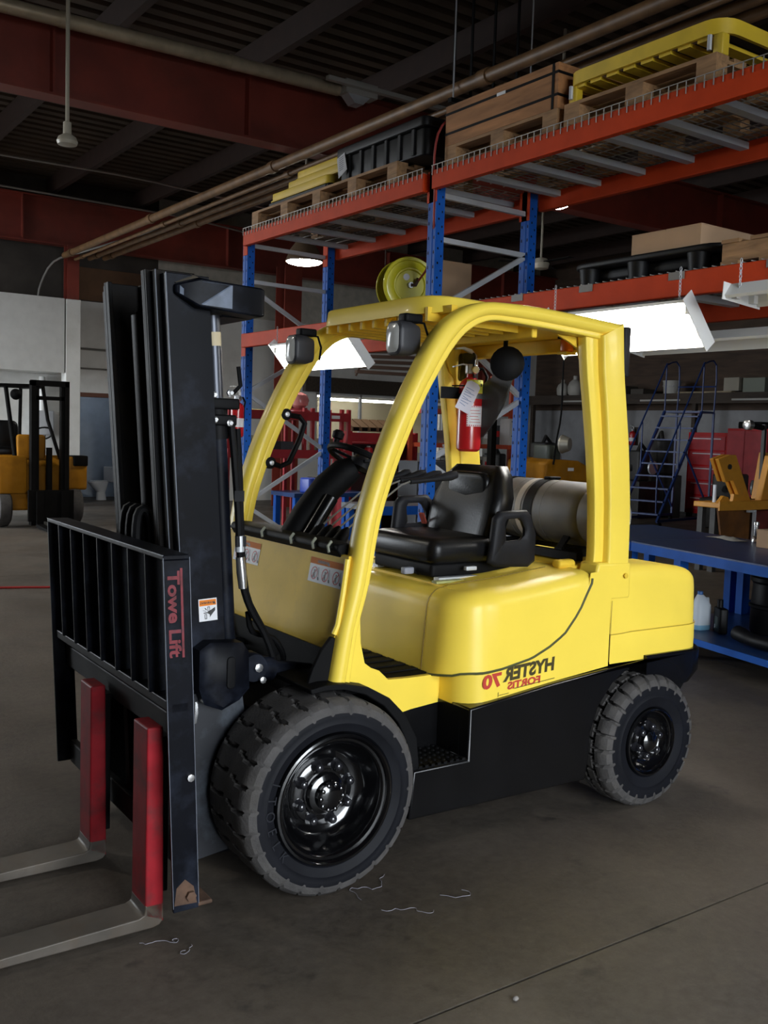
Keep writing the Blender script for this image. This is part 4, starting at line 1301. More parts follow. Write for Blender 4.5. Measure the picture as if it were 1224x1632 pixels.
obj('rust_patch', B().add([(bx(-0.60, .11), LB0 - 0.0012, 0.11), (bx(-0.52, .105), LB0 - 0.0012, 0.105), (bx(-0.53, .17), LB0 - 0.0012, 0.165), (bx(-0.56, .2), LB0 - 0.0012, 0.195), (bx(-0.59, .18), LB0 - 0.0012, 0.17)], [(0, 1, 2, 3, 4)]), RUST, ep, smooth=0)
for xe in (-0.603, -0.513):
    obj('worn_edge', B().tube([(bx(xe, 0.1), LB0, 0.1), (bx(xe, 1.28), LB0, 1.28)], 0.0014, 5), EDGE, ep)
obj('worn_edge', B().tube([(bx(-0.603, 1.288), LB0, 1.288), (bx(-0.603, 1.288), LB1, 1.288)], 0.0014, 5), EDGE, lb)
# red dealer lettering on the end plate (scratched)
DR = mat('decal_dark_red', (0.2, 0.012, 0.02), 0.6, var=0.5, scale=30, dirt=(0.02, 0.022, 0.03), dirt_amt=0.9, dirt_scale=30)
tb = text_b('Towe Lift', 0.062, 0.002)
wd = max(v[0] for v in tb.v) - min(v[0] for v in tb.v)
for i, v in enumerate(tb.v):
    tb.v[i] = (v[0] * 0.285 / wd, v[1] * 0.9, v[2])
place(tb, (bx(-0.572, 1.10), LB0 - 0.0012, 1.095), (0.045, 0, -1), (1, 0, 0))
tb.add([(bx(-0.547, 1.25), LB0 - 0.0012, 1.245), (bx(-0.539, 1.25), LB0 - 0.0012, 1.245), (bx(-0.539, 0.95), LB0 - 0.0012, 0.95), (bx(-0.547, 0.95), LB0 - 0.0012, 0.95)], [(0, 1, 2, 3)])
obj('dealer_lettering', tb, DR, ep, smooth=0)
# forks
for yc in (0.145, 0.745):
    hw = 0.068
    sh = B()
    sh.hexa([(-0.668, yc - hw, 0.05), (-0.603, yc - hw, 0.02), (-0.603, yc + hw, 0.02), (-0.668, yc + hw, 0.05)], [(-0.668, yc - hw, 0.70), (-0.612, yc - hw, 0.70), (-0.612, yc + hw, 0.70), (-0.668, yc + hw, 0.70)])
    f = obj('fork_shank', sh, RED, fk, smooth=0, bevel=0.006)
    prof = [(-0.603, 0.045), (-0.606, 0.025), (-0.617, 0.012), (-0.64, 0.006), (-1.25, 0.003), (-1.68, 0.003), (-1.69, 0.012), (-1.25, 0.032), (-0.69, 0.05), (-0.672, 0.058), (-0.6685, 0.075), (-0.6685, 0.09), (-0.606, 0.09)]
    obj('fork_blade', B().prism(prof, 'y', yc - hw, yc + hw), STEEL, f, smooth=30, bevel=0.004)
    hk = B().prism([(-0.612, 0.66), (-0.50, 0.66), (-0.50, 0.64), (-0.585, 0.64), (-0.585, 0.12), (-0.606, 0.12)], 'y', yc - hw + 0.012, yc + hw - 0.012)
    obj('fork_hook', hk, MBLK, f, smooth=0, bevel=0.004)
# ------------------------------------------------------------------ things that ride on the forklift
def fkp(x, y, z):
    c, s = math.cos(FK_G), math.sin(FK_G)
    return (FK_O[0] + c * x - s * y, FK_O[1] + s * x + c * y, z)


# LPG cylinder lying across the counterweight
tk = thing('gas_cylinder', 'dull grey aluminium gas cylinder strapped across the back of the yellow forklift', 'gas cylinder', fkp(1.64, 0.25, 1.34), FK_G)
prof = [(0.05, 0.035), (0.10, 0.03), (0.128, 0.045), (0.146, 0.075), (0.154, 0.11), (0.155, 0.3), (0.1565, 0.301), (0.1565, 0.312), (0.155, 0.313), (0.155, 0.52), (0.1565, 0.521), (0.1565, 0.533), (0.155, 0.534), (0.155, 0.70), (0.145, 0.76), (0.11, 0.80), (0.05, 0.825)]
obj('cylinder_body', B().lathe(prof, axis=(0, 1, 0), n=36), ALU, tk, smooth=40)
obj('foot_ring', B().lathe([(0.13, 0.06), (0.13, -0.02), (0.138, -0.024), (0.142, -0.02), (0.142, 0.06)], axis=(0, 1, 0), n=32, cap=False), ALU, tk)
obj('strap', B().lathe([(0.157, 0.36), (0.159, 0.36), (0.159, 0.42), (0.157, 0.42)], axis=(0, 1, 0), n=36, cap=False), MBLK, tk, kind=None)
obj('strap', B().lathe([(0.157, 0.62), (0.159, 0.62), (0.159, 0.665), (0.157, 0.665)], axis=(0, 1, 0), n=36, cap=False), MBLK, tk)
obj('valve', B().cyl((0, 0.82, 0), (0, 0.89, 0), 0.025, 10), CHR, tk)
b = B()
for y in (0.12, 0.6):
    b.box(-0.17, 0.17, y, y + 0.05, -0.203, -0.158)
    b.beam((-0.17, y + 0.025, -0.17), (-0.11, y + 0.025, -0.10), 0.04, 0.012)
    b.beam((0.17, y + 0.025, -0.17), (0.11, y + 0.025, -0.10), 0.04, 0.012)
b.box(-0.19, -0.15, 0.0, 0.78, -0.203, -0.165)
b.box(0.12, 0.16, -0.02, 0.78, -0.203, -0.165)
obj('cradle', b, MBLK, tk, smooth=0)
obj('cradle_pin', B().cyl((0.03, -0.11, -0.02), (0.03, 0.03, -0.02), 0.008, 8), GALV, tk)
obj('strap_buckle', B().rbox(-0.03, 0.05, 0.365, 0.415, 0.157, 0.17, 0.01), MBLK, tk)
obj('faded_label', B().lathe([(0.1572, 0.44), (0.1572, 0.48)], axis=(0, 1, 0), n=36, cap=False), mat('faded_sticker', (0.42, 0.38, 0.33), 0.7), tk)


# fire extinguisher on the far rear leg
def extinguisher(name, label, loc, rz, R, H, big=True):
    e = thing(name, label, 'fire extinguisher', loc, rz)
    obj('cylinder', B().lathe([(R * 0.75, 0.0), (R * 0.96, 0.012), (R, 0.035), (R, H * 0.8), (R * 0.93, H * 0.86), (R * 0.7, H * 0.92), (R * 0.36, H * 0.955), (R * 0.34, H)], n=28), EXTR, e)
    obj('lower_label', B().lathe([(R * 1.006, H * 0.28), (R * 1.006, H * 0.52)], n=28, cap=False), LABELW if not big else LABELR, e) if not big else None
    obj('valve_head', B().rbox(-0.028, 0.028, -0.02, 0.02, H, H + 0.05, 0.01), GALV, e)
    obj('squeeze_lever', B().loft([[(x, -0.014, z), (x, 0.014, z), (x, 0.014, z + t), (x, -0.014, z + t)] for x, z, t in ((0.03, H + 0.045, 0.012), (0.025, H + 0.075, 0.02), (-0.005, H + 0.105, 0.02), (-0.05, H + 0.125, 0.012), (-0.09, H + 0.122, 0.006))]), WHITE, e, bevel=0.003)
    obj('carry_handle', B().loft([[(x, -0.012, z), (x, 0.012, z), (x, 0.012, z + 0.006), (x, -0.012, z + 0.006)] for x, z in ((0.02, H + 0.04), (-0.05, H + 0.045), (-0.10, H + 0.03))]), GALV, e)
    obj('gauge', B().lathe([(0.02, 0), (0.022, 0.01), (0.018, 0.016)], (0.012, -0.02, H + 0.02), (0, -1, 0), 14), CHR, e)
    obj('hose', B().tube([(0.02, -0.005, H + 0.02), (0.06, -0.01, H + 0.03), (0.085, -0.012, H - 0.01), (R + 0.012, -0.01, H * 0.8), (R + 0.012, -0.01, H * 0.45)], 0.009, 8), MBLK, e)
    return e


def curved_patch(R, a0, a1, z0, z1, n=10):
    rows = []
    for k in range(n + 1):
        a = math.radians(a0 + (a1 - a0) * k / n)
        rows.append([(R * math.cos(a), R * math.sin(a), z0), (R * math.cos(a), R * math.sin(a), z1)])
    return B().loft(rows, closed=False)


E1R, E1H = 0.064, 0.40
ex = extinguisher('fire_extinguisher', 'red fire extinguisher with a white tag strapped to the forklift rear pillar', fkp(1.40, 1.015, 1.62), -0.3, E1R, E1H)
obj('front_label', curved_patch(E1R * 1.01, -125, -35, 0.13, 0.235), LABELW, ex)
fr = B()
for z in (0.132, 0.228):
    for k in range(9):
        q = curved_patch(E1R * 1.018, -124 + k * 10, -119 + k * 10, z, z + 0.006, 2)
        fr.add(q.v, q.f)
for k in range(9):
    for a in (-124, -39):
        q = curved_patch(E1R * 1.018, a, a + 4, 0.135 + k * 0.0105, 0.141 + k * 0.0105, 2)
        fr.add(q.v, q.f)
for r_ in range(5):
    q = curved_patch(E1R * 1.018, -112 + 6 * (r_ % 2), -52 - 8 * (r_ % 3), 0.15 + r_ * 0.015, 0.1525 + r_ * 0.015, 6)
    fr.add(q.v, q.f)
obj('label_print', fr, LABELR, ex, smooth=0)
obj('metal_band', B().lathe([(E1R * 1.012, 0.272), (E1R * 1.02, 0.274), (E1R * 1.02, 0.296), (E1R * 1.012, 0.298)], n=28, cap=False), CHR, ex)
obj('upper_label', curved_patch(E1R * 1.012, -130, -20, 0.30, 0.368), mat('label_yellow', (0.62, 0.6, 0.06), 0.5), ex)
up = B()
for a0, a1, z0, z1 in ((-95, -80, 0.33, 0.345), (-75, -68, 0.31, 0.34), (-60, -50, 0.335, 0.35), (-100, -40, 0.36, 0.363)):
    q = curved_patch(E1R * 1.02, a0, a1, z0, z1, 3)
    up.add(q.v, q.f)
obj('label_print', up, LABELK, ex, smooth=0)
tg = obj('inspection_tag', B().prism([(-0.115, 0.225), (-0.04, 0.19), (0.02, 0.325), (0.008, 0.345), (-0.03, 0.362), (-0.052, 0.357)], 'y', -0.082, -0.08), mat('tag_paper', (0.62, 0.6, 0.68), 0.7), ex, smooth=0)
tx = B()
for k in range(8):
    u = 0.12 + 0.1 * k
    p = Vector((-0.105, 0, 0.24)).lerp(Vector((-0.055, 0, 0.35)), u)
    q = p + Vector((0.05 + 0.012 * ((k * 7) % 3 - 1), 0, -0.023))
    tx.add([(p.x + .008, -0.0826, p.z - .004), (q.x, -0.0826, q.z), (q.x + 0.001, -0.0826, q.z + 0.003), (p.x + 0.009, -0.0826, p.z - .001)], [(0, 1, 2, 3)])
obj('tag_writing', tx, mat('ink', (0.15, 0.2, 0.35), 0.6), tg, smooth=0)
obj('mount_strap', B().tube([(-0.11, -0.02, 0.335), (-0.075, -0.06, 0.335), (-0.05, -0.065, 0.335)], 0.004, 6), MBLK, ex)
obj('pillar_strap', B().box(-0.16, -0.055, 0.0, 0.012, 0.27, 0.33), MBLK, ex, smooth=0)
ex2 = extinguisher('fire_extinguisher', 'small red fire extinguisher hung on the left front post of the blue rack', (4.115, 8.27, 1.62), 0.3, 0.062, 0.34, big=False)

# ------------------------------------------------------------------ pallet rack
RX0, RX1 = 4.2, 5.07
FY = (8.34, 5.51, 2.3)
rack = thing('pallet_rack', 'tall blue and orange pallet rack with wire decks standing behind the forklift', 'rack', (0, 0, 0))
up = B()
up.box(0, 0.004, -0.045, 0.045, 0, 3.50)
up.box(0.004, 0.075, -0.045, -0.041, 0, 3.50)
up.box(0.004, 0.075, 0.041, 0.045, 0, 3.50)
up.box(0.071, 0.075, -0.041, -0.02, 0, 3.50)
up.box(0.071, 0.075, 0.02, 0.041, 0, 3.50)
up.box(-0.004, 0.0, -0.012, 0.012, 0, 3.50)
ho = B()
for k in range(33):
    z = 0.15 + k * 0.1
    for y in (-0.03, 0.03):
        ho.add([(-0.0008, y - 0.006, z), (-0.0008, y + 0.006, z), (-0.0008, y + 0.004, z + 0.022), (-0.0008, y - 0.004, z + 0.022)], [(0, 1, 2, 3)])
    ho.add([(0.02, -0.0458, z + .03), (0.032, -0.0458, z + .03), (0.032, -0.0458, z + 0.045), (0.02, -0.0458, z + 0.045)], [(0, 1, 2, 3)])
    ho.add([(0.05, -0.0458, z - .02), (0.06, -0.0458, z - .02), (0.06, -0.0458, z - 0.005), (0.05, -0.0458, z - 0.005)], [(0, 1, 2, 3)])
u0 = obj('upright', up, BLUE, rack, smooth=0)
obj('post_holes', ho, MBLK, u0, kind='stuff', smooth=0)
obj('foot_plate', B().box(-0.03, 0.11, -0.07, 0.07, 0.0, 0.008), BLUE, u0, smooth=0)
first = True
for y in FY:
    for x in (RX0, RX1):
        if first:
            u0.location = (x, y, 0)
            first = False
        else:
            c = copy_part(u0)
            c.location = (x, y, 0)
            for g in list(u0.children):
                d = g.copy()
                COL.objects.link(d)
                d.parent = c
# braces
for y in FY:
    for z in ((3.40, 3.07) if y > 6 else (3.36, 3.06)):
        obj('brace', B().beam((RX0 + 0.06, y, z), (RX1 + 0.02, y, z - 0.01), 0.03, 0.035), GALV, rack, smooth=0)
    zz = [(0, 3.02), (1, 2.54), (0, 2.03), (1, 1.5), (0, 0.98), (1, 0.45)] if y > 6 else [(1, 3.05), (0, 2.55), (1, 1.98), (0, 1.5), (1, 0.98), (0, 0.5)]
    for (a, z0), (c, z1) in zip(zz, zz[1:]):
        obj('brace', B().beam((RX0 + 0.05 if a == 0 else RX1 + 0.03, y, z0), (RX0 + 0.05 if c == 0 else RX1 + 0.03, y, z1 + 0.02), 0.03, 0.035), GALV, rack, smooth=0)


def rbeam(x, ya, yb, z0, z1):
    b = B()
    b.box(x - 0.055, x - 0.006, ya, yb, z0, z1)
    o = obj('beam', b, ORANGE, rack, smooth=0, bevel=0.006)
    for y in (ya, yb):
        s = 1 if y == ya else -1
        obj('beam_bracket', B().box(x - 0.012 if x < 4.5 else RX1 - 0.012, x - 0.0055 if x < 4.5 else RX1 - 0.005, y - s * 0.075, y + s * 0.004, z1 - 0.2, z1 + 0.01), ORANGE, o, smooth=0)
    return o


for i in range(2):
    ya, yb = FY[i + 1] + 0.048, FY[i] - 0.048
    for z0, z1 in ((3.375, 3.50), (2.45, 2.575)):
        rbeam(RX0 + 0.004, ya, yb, z0, z1)
        rbeam(RX1 + 0.135, ya, yb, z0, z1)
    for zt, nm in ((3.50, 'upper'), (2.575, 'lower')):
        if nm == 'lower' and i == 0:
            continue
        nsup = 6 if i == 0 else 8
        for k in range(nsup):
            y = ya + 0.2 + (yb - ya - 0.4) * k / (nsup - 1)
            obj('deck_support', B().box(RX0, RX1 + 0.08, y - 0.03, y + 0.03, zt - 0.05, zt - 0.012), mat('deck_grey', (0.42, 0.44, 0.47), 0.5), rack, smooth=0)
        w = B()
        q = 0.0022
        ny = int((yb - ya) / 0.055)
        for k in range(ny + 1):
            y = ya + 0.01 + (yb - ya - 0.02) * k / ny
            w.box(RX0 - 0.057, RX1 + 0.12, y - q, y + q, zt + 0.001, zt + 0.006)
            if nm == 'upper':
                w.box(RX0 - 0.0575, RX0 - 0.053, y - q, y + q, zt - 0.035, zt + 0.03)
        for k in range(9):
            x = RX0 - 0.02 + (RX1 - RX0 + 0.12) * k / 8
            w.box(x - q, x + q, ya, yb, zt - 0.005, zt + 0.0005)
        if nm == 'upper':
            w.box(RX0 - 0.058, RX0 - 0.053, ya, yb, zt + 0.027, zt + 0.031)
        obj('wire_deck', w, WIRE, rack, smooth=0, kind='stuff')
for y in (4.55, 3.35):
    obj('beam_clip', B().box(RX0 - 0.0555, RX0 - 0.0515, y - 0.05, y + 0.05, 2.535, 2.575), mat('clip_grey', (0.16, 0.15, 0.14), 0.5), rack, smooth=0)
    obj('beam_clip', B().box(RX0 - 0.0555, RX0 - 0.0515, y - 0.62, y - 0.52, 2.535, 2.575), MATS['clip_grey'], rack, smooth=0)


# ------------------------------------------------------------------ pallets and loads
def pallet(label, x, y0, ln, z, dp=0.98, nst=3, hgt=0.13, nb=6):
    """stringers run along y at the front and back, boards run along x"""
    p = thing('pallet', label, 'pallet', (x, y0, z), 0, None)
    t = 0.018
    for k in range(nst):
        xx = (dp - 0.045) * k / (nst - 1)
        obj('stringer', B().box(xx, xx + 0.045, 0, ln, t, hgt - t), PINE, p, smooth=0)
    for k in range(nb):
        yy = (ln - 0.1) * k / (nb - 1)
        obj('deck_board', B().box(-0.01, dp + 0.01, yy, yy + 0.1, hgt - t, hgt), PINE, p, smooth=0)
    for k in range(4):
        yy = (ln - 0.1) * k / 3
        obj('bottom_board', B().box(-0.01, dp + 0.01, yy, yy + 0.1, 0, t), PINE, p, smooth=0)
    return p


def block_pallet(label, x, y0, ln, z, dp=0.9, hgt=0.14):
    """pallet seen on its open side: blocks between long top and bottom boards"""
    p = thing('pallet', label, 'pallet', (x, y0, z))
    t = 0.02
    nblk = max(3, int(round(ln / 0.52)) + 1)
    for i in range(3):
        xx = (dp - 0.09) * i / 2
        obj('long_board', B().box(xx, xx + 0.09, 0, ln, 0, t), PINE, p, smooth=0)
        for k in range(nblk):
            yy = (ln - 0.12) * k / (nblk - 1)
            if i == 0:
                obj('cross_board', B().box(0, dp, yy, yy + 0.12, hgt - 2 * t, hgt - t), PINE, p, smooth=0)
            obj('block', B().box(xx, xx + 0.09, yy, yy + 0.12, t, hgt - 2 * t), PINE, p, smooth=0)
    n = int(dp / 0.13)
    for k in range(n):
        xx = (dp - 0.1) * k / (n - 1)
        obj('deck_board', B().box(xx, xx + 0.1, 0, ln, hgt - t, hgt), PINE, p, smooth=0)
    return p


ZD = 3.5075
block_pallet('long wooden pallet on the far end of the rack top under the black crate', 4.2, 5.95, 2.27, ZD, 0.72, 0.165)
block_pallet('wooden pallet on the rack top carrying the strapped board crate', 4.2, 4.33, 1.06, ZD, 0.95, 0.14)
block_pallet('wooden pallet at the near end of the rack top under the yellow frame', 4.2, 3.22, 1.05, ZD, 0.95, 0.14)
# strapped crate
cr = thing('crate', 'orange-brown board crate with two black straps on the rack top', 'crate', (4.2, 4.33, ZD + 0.1415))
for k, (za, zb) in enumerate(((0, 0.165), (0.167, 0.255))):
    pass
obj('side_board', B().box(0.0, 0.018, 0, 1.06, 0.0, 0.245), OSB, cr, smooth=0)
obj('side_board', B().box(0.93, 0.948, 0, 1.06, 0.0, 0.245), OSB, cr, smooth=0)
obj('end_board', B().box(0.018, 0.93, 0, 0.018, 0.0, 0.245), OSB, cr, smooth=0)
obj('end_board', B().box(0.018, 0.93, 1.042, 1.06, 0.0, 0.245), OSB, cr, smooth=0)
obj('lid', B().box(-0.002, 0.95, -0.002, 1.062, 0.245, 0.262), OSB, cr, smooth=0)
for z in (0.07, 0.20):
    obj('strap', B().prism([(-0.004, -0.004), (0.952, -0.004), (0.952, 1.064), (-0.004, 1.064), (-0.004, 0.5), (-0.002, 0.5), (-0.002, 1.062), (0.95, 1.062), (0.95, -0.002), (-0.002, -0.002), (-0.002, 0.5), (-0.004, 0.5)], 'z', z, z + 0.016), MBLK, cr, smooth=0)
obj('upright_strap', B().box(-0.0035, -0.0005, 0.03, 0.05, 0.0, 0.262), MBLK, cr, smooth=0)
obj('strap_seal', B().box(-0.006, -0.004, 0.46, 0.54, 0.198, 0.218), GALV, cr, smooth=0)


def guard_frame(name, label, x0, x1, y0, y1, z, slats=True, h=0.075, r=0.12):
    f = thing(name, label, 'guard frame', (0, 0, 0))
    def ring(i, zz):
        out = []
        rr = r - i
        for cx, cy, q in ((x1 - r, y1 - r, 0), (x0 + r, y1 - r, 90), (x0 + r, y0 + r, 180), (x1 - r, y0 + r, 270)):
            for k in range(6):
                a = math.radians(q + 18 * k)
                out.append((cx + rr * math.cos(a), cy + rr * math.sin(a), zz))
        return out
    def band(za, zb, t=0.02):
        b = B()
        return b.loft([ring(0, za), ring(0, zb), ring(t, zb), ring(t, za), ring(0, za)], cap=False)
    obj('top_rail', band(z + 0.105, z + 0.105 + h), YPL, f, smooth=40)
    for cx_, cy_ in ((x0 + 0.05, y0 + 0.05), (x0 + 0.05, y1 - 0.05), (x1 - 0.05, y0 + 0.05), (x1 - 0.05, y1 - 0.05)):
        obj('corner_post', B().rbox(cx_ - 0.03, cx_ + 0.03, cy_ - 0.03, cy_ + 0.03, z, z + 0.106, 0.01), YPL, f)
    if slats:
        n = 8
        for k in range(n):
            yy = y0 + 0.1 + (y1 - y0 - 0.24) * k / (n - 1)
            obj('slat', B().box(x0 + 0.025, x1 - 0.025, yy, yy + 0.078, z + 0.09, z + 0.11), YPL, f, smooth=0)
    for yy in (y0 + 0.09, y1 - 0.05):
        obj('corner_bolt', B().cyl((x0 + 0.01, yy, z + 0.03), (x0 + 0.01, yy, z + 0.105), 0.012, 8), GALV, f)
    return f


guard_frame('guard_frame', 'open yellow slatted frame with rounded corners lying on the rack top pallet', 4.22, 5.12, 3.20, 4.30, ZD + 0.142)
for k, (x0, x1, y0, y1) in enumerate(((4.26, 4.84, 7.0, 7.98), (4.33, 4.84, 6.88, 7.82), (4.38, 4.84, 6.85, 7.75))):
    g = thing('yellow_cover', ['bottom of three yellow steel covers stacked at the left end of the rack top', 'middle one of three yellow steel covers stacked at the left end of the rack top', 'top one of three yellow steel covers stacked at the left end of the rack top'][k], 'cover', (0, 0, 0), 0, 'stacked yellow covers')
    z = ZD + 0.215 + k * 0.085
    obj('shell', B().rbox(x0, x1, y0, y1, z, z + 0.075, 0.05, e=0.008), YPL, g)
    obj('lip', B().rbox(x0 - 0.012, x1, y0 - 0.01, y1 + 0.01, z, z + 0.012, 0.05, e=0.004), YPL, g)
bt = thing('black_tray', 'flat black tray under the stacked yellow covers on the rack top', 'tray', (0, 0, 0))
obj('tray_body', B().rbox(4.24, 4.88, 6.95, 8.0, ZD + 0.167, ZD + 0.213, 0.03), BPLAST, bt)
obj('tray_rib', B().box(4.235, 4.24, 7.0, 7.95, ZD + 0.17, ZD + 0.2), BPLAST, bt, smooth=0)
bc = thing('black_crate', 'large black plastic crate with a white tag on the rack top', 'crate', (0, 0, 0))
obj('crate_body', B().rbox(4.25, 4.9, 5.68, 6.82, ZD + 0.167, ZD + 0.36, 0.05, e=0.012), BPLAST, bc)
obj('crate_rim', B().rbox(4.22, 4.92, 5.66, 6.84, ZD + 0.36, ZD + 0.43, 0.05, e=0.012), BPLAST, bc)
for k in range(6):
    obj('crate_rib', B().box(4.235, 4.25, 5.8 + 0.17 * k, 5.83 + 0.17 * k, ZD + 0.18, ZD + 0.36), BPLAST, bc, smooth=0)
tgp = tag(obj('paper_tag', B().add([(4.215, 6.80, 3.86), (4.215, 6.69, 3.89), (4.21, 6.64, 3.75), (4.21, 6.76, 3.70)], [(0, 1, 2, 3)]).add([(4.214, 6.79, 3.86), (4.214, 6.69, 3.885), (4.209, 6.65, 3.755), (4.209, 6.76, 3.705)], [(3, 2, 1, 0)]), mat('grey_paper', (0.5, 0.5, 0.52), 0.8), smooth=0), 'crumpled white paper tag hanging beside the yellow covers on the rack top', 'tag')
tl = B()
for k in range(7):
    z = 3.85 - 0.016 * k
    tl.add([(4.2085 + (z - 3.7) * 0.03, 6.765 - .002 * k, z), (4.2085 + (z - 3.7) * 0.03, 6.70 - .002 * k, z + .012), (4.2085 + (z - 3.7) * 0.03, 6.70 - .002 * k, z + 0.018), (4.2085 + (z - 3.7) * 0.03, 6.765 - .002 * k, z + .006)], [(0, 1, 2, 3)])
obj('tag_print', tl, mat('faded_ink', (0.15, 0.15, 0.17), 0.8), tgp, smooth=0)
# lower deck loads
ZL = 2.5825
tr = thing('black_trough', 'long black plastic trough on the lower rack deck under a cardboard box', 'trough', (0, 0, 0))
obj('trough_rim', B().rbox(4.22, 4.95, 3.14, 4.2, ZL + 0.10, ZL + 0.135, 0.12, e=0.012), BPLAST, tr)
obj('trough_body', B().rbox(4.30, 4.88, 3.22, 4.12, ZL + 0.03, ZL + 0.10, 0.1, e=0.02), BPLAST, tr)
for y in (4.08, 3.72, 3.32):
    obj('trough_foot', B().lathe([(0.045, 0.0), (0.05, 0.0), (0.06, 0.09), (0.062, 0.1)], (4.28, y, ZL), n=16), BPLAST, tr)
    obj('trough_foot', B().lathe([(0.045, 0.0), (0.05, 0.0), (0.06, 0.09), (0.062, 0.1)], (4.86, y, ZL), n=16), BPLAST, tr)


def carton(name, label, x0, x1, y0, y1, z0, z1, rz=0.0, m=CARD, flaps=True):
    c = thing(name, label, 'box', ((x0 + x1) / 2, (y0 + y1) / 2, z0), rz)
    hx, hy, h = (x1 - x0) / 2, (y1 - y0) / 2, z1 - z0
    obj('carton_body', B().box(-hx, hx, -hy, hy, 0, h - 0.004), m, c, smooth=0, bevel=0.003)
    if flaps:
        obj('flap', B().box(-hx, hx, -hy, -0.003, h - 0.004, h), m, c, smooth=0)
        obj('flap', B().box(-hx, hx, 0.003, hy, h - 0.004, h), m, c, smooth=0)
    return c


carton('cardboard_box', 'flat wide cardboard box lying on the black trough', 4.26, 4.92, 3.30, 3.76, ZL + 0.1355, ZL + 0.25)
carton('cardboard_box', 'tall plain cardboard box on the rack behind the yellow hose reel', 4.88, 5.19, 6.25, 6.76, 2.599, 3.09)
obj_shelf = obj('deck_panel', B().box(RX0 + 0.02, RX1, 5.6, 6.5, 2.576, 2.598), mat('grey_deck', (0.2, 0.2, 0.2), 0.6), rack, smooth=0)
pallet('wooden pallet at the near end of the lower rack deck', 4.2, 2.37, 0.75, ZL, 0.9, 3, 0.125, 5)

# ------------------------------------------------------------------ hose reel
hr = thing('hose_reel', 'yellow-green hose reel mounted on the rack above the forklift roof', 'hose reel', (4.37, 5.99, 2.80), -0.3)
LIME = mat('reel_yellow', (0.55, 0.5, 0.02), 0.4, coat=0.3)
for y in (-0.03, 0.15):
    s = -1
    obj('reel_disc', B().lathe([(0.03, 0.0), (0.11, 0.0), (0.118, -0.012), (0.128, -0.012), (0.14, 0.0), (0.18, 0.006), (0.188, -0.008), (0.206, -0.012), (0.211, -0.004), (0.206, 0.01), (0.03, 0.012)], (0, y, 0), (0, 1, 0), 36), LIME, hr)
obj('reel_drum', B().lathe([(0.1, -0.01), (0.1, 0.15)], axis=(0, 1, 0), n=24), MBLK, hr)
hb = B()
for k in range(5):
    for r in (0.115, 0.14):
        hb.tube([(r * math.cos(a), 0.005 + k * 0.028, r * math.sin(a)) for a in (2 * PI * i / 20 for i in range(20))], 0.013, 6, closed=True)
obj('wound_hose', hb, MBLK, hr, kind='stuff')
obj('reel_bracket', B().box(-0.05, 0.09, 0.17, 0.2, -0.2, 0.03), MBLK, hr, smooth=0)
obj('swivel', B().cyl((0, -0.06, 0), (0, 0.24, 0), 0.022, 10), GALV, hr)
obj('swivel_fitting', B().tube([(0, -0.055, 0), (0.03, -0.065, 0.0), (0.05, -0.075, 0.05)], 0.014, 8), RUST, hr)
obj('reel_sticker', B().lathe([(0.025, -0.0325), (0.002, -0.0328)], (-0.03, 0, 0.06), (0, 1, 0), 14), LABELW, hr)
tag(obj('air_hose', B().tube(catmull([(4.38, 5.88, 2.83), (4.36, 5.74, 2.92), (4.26, 5.56, 3.04), (4.17, 5.45, 3.2), (4.17, 5.45, 3.4), (4.15, 5.44, 3.6), (4.2, 5.43, 3.8), (4.4, 5.40, 3.92), (4.9, 5.38, 4.0)]), 0.008, 8), mat('red_hose', (0.25, 0.03, 0.025), 0.5)), 'dark red air hose running up the middle rack post from the reel', 'hose')


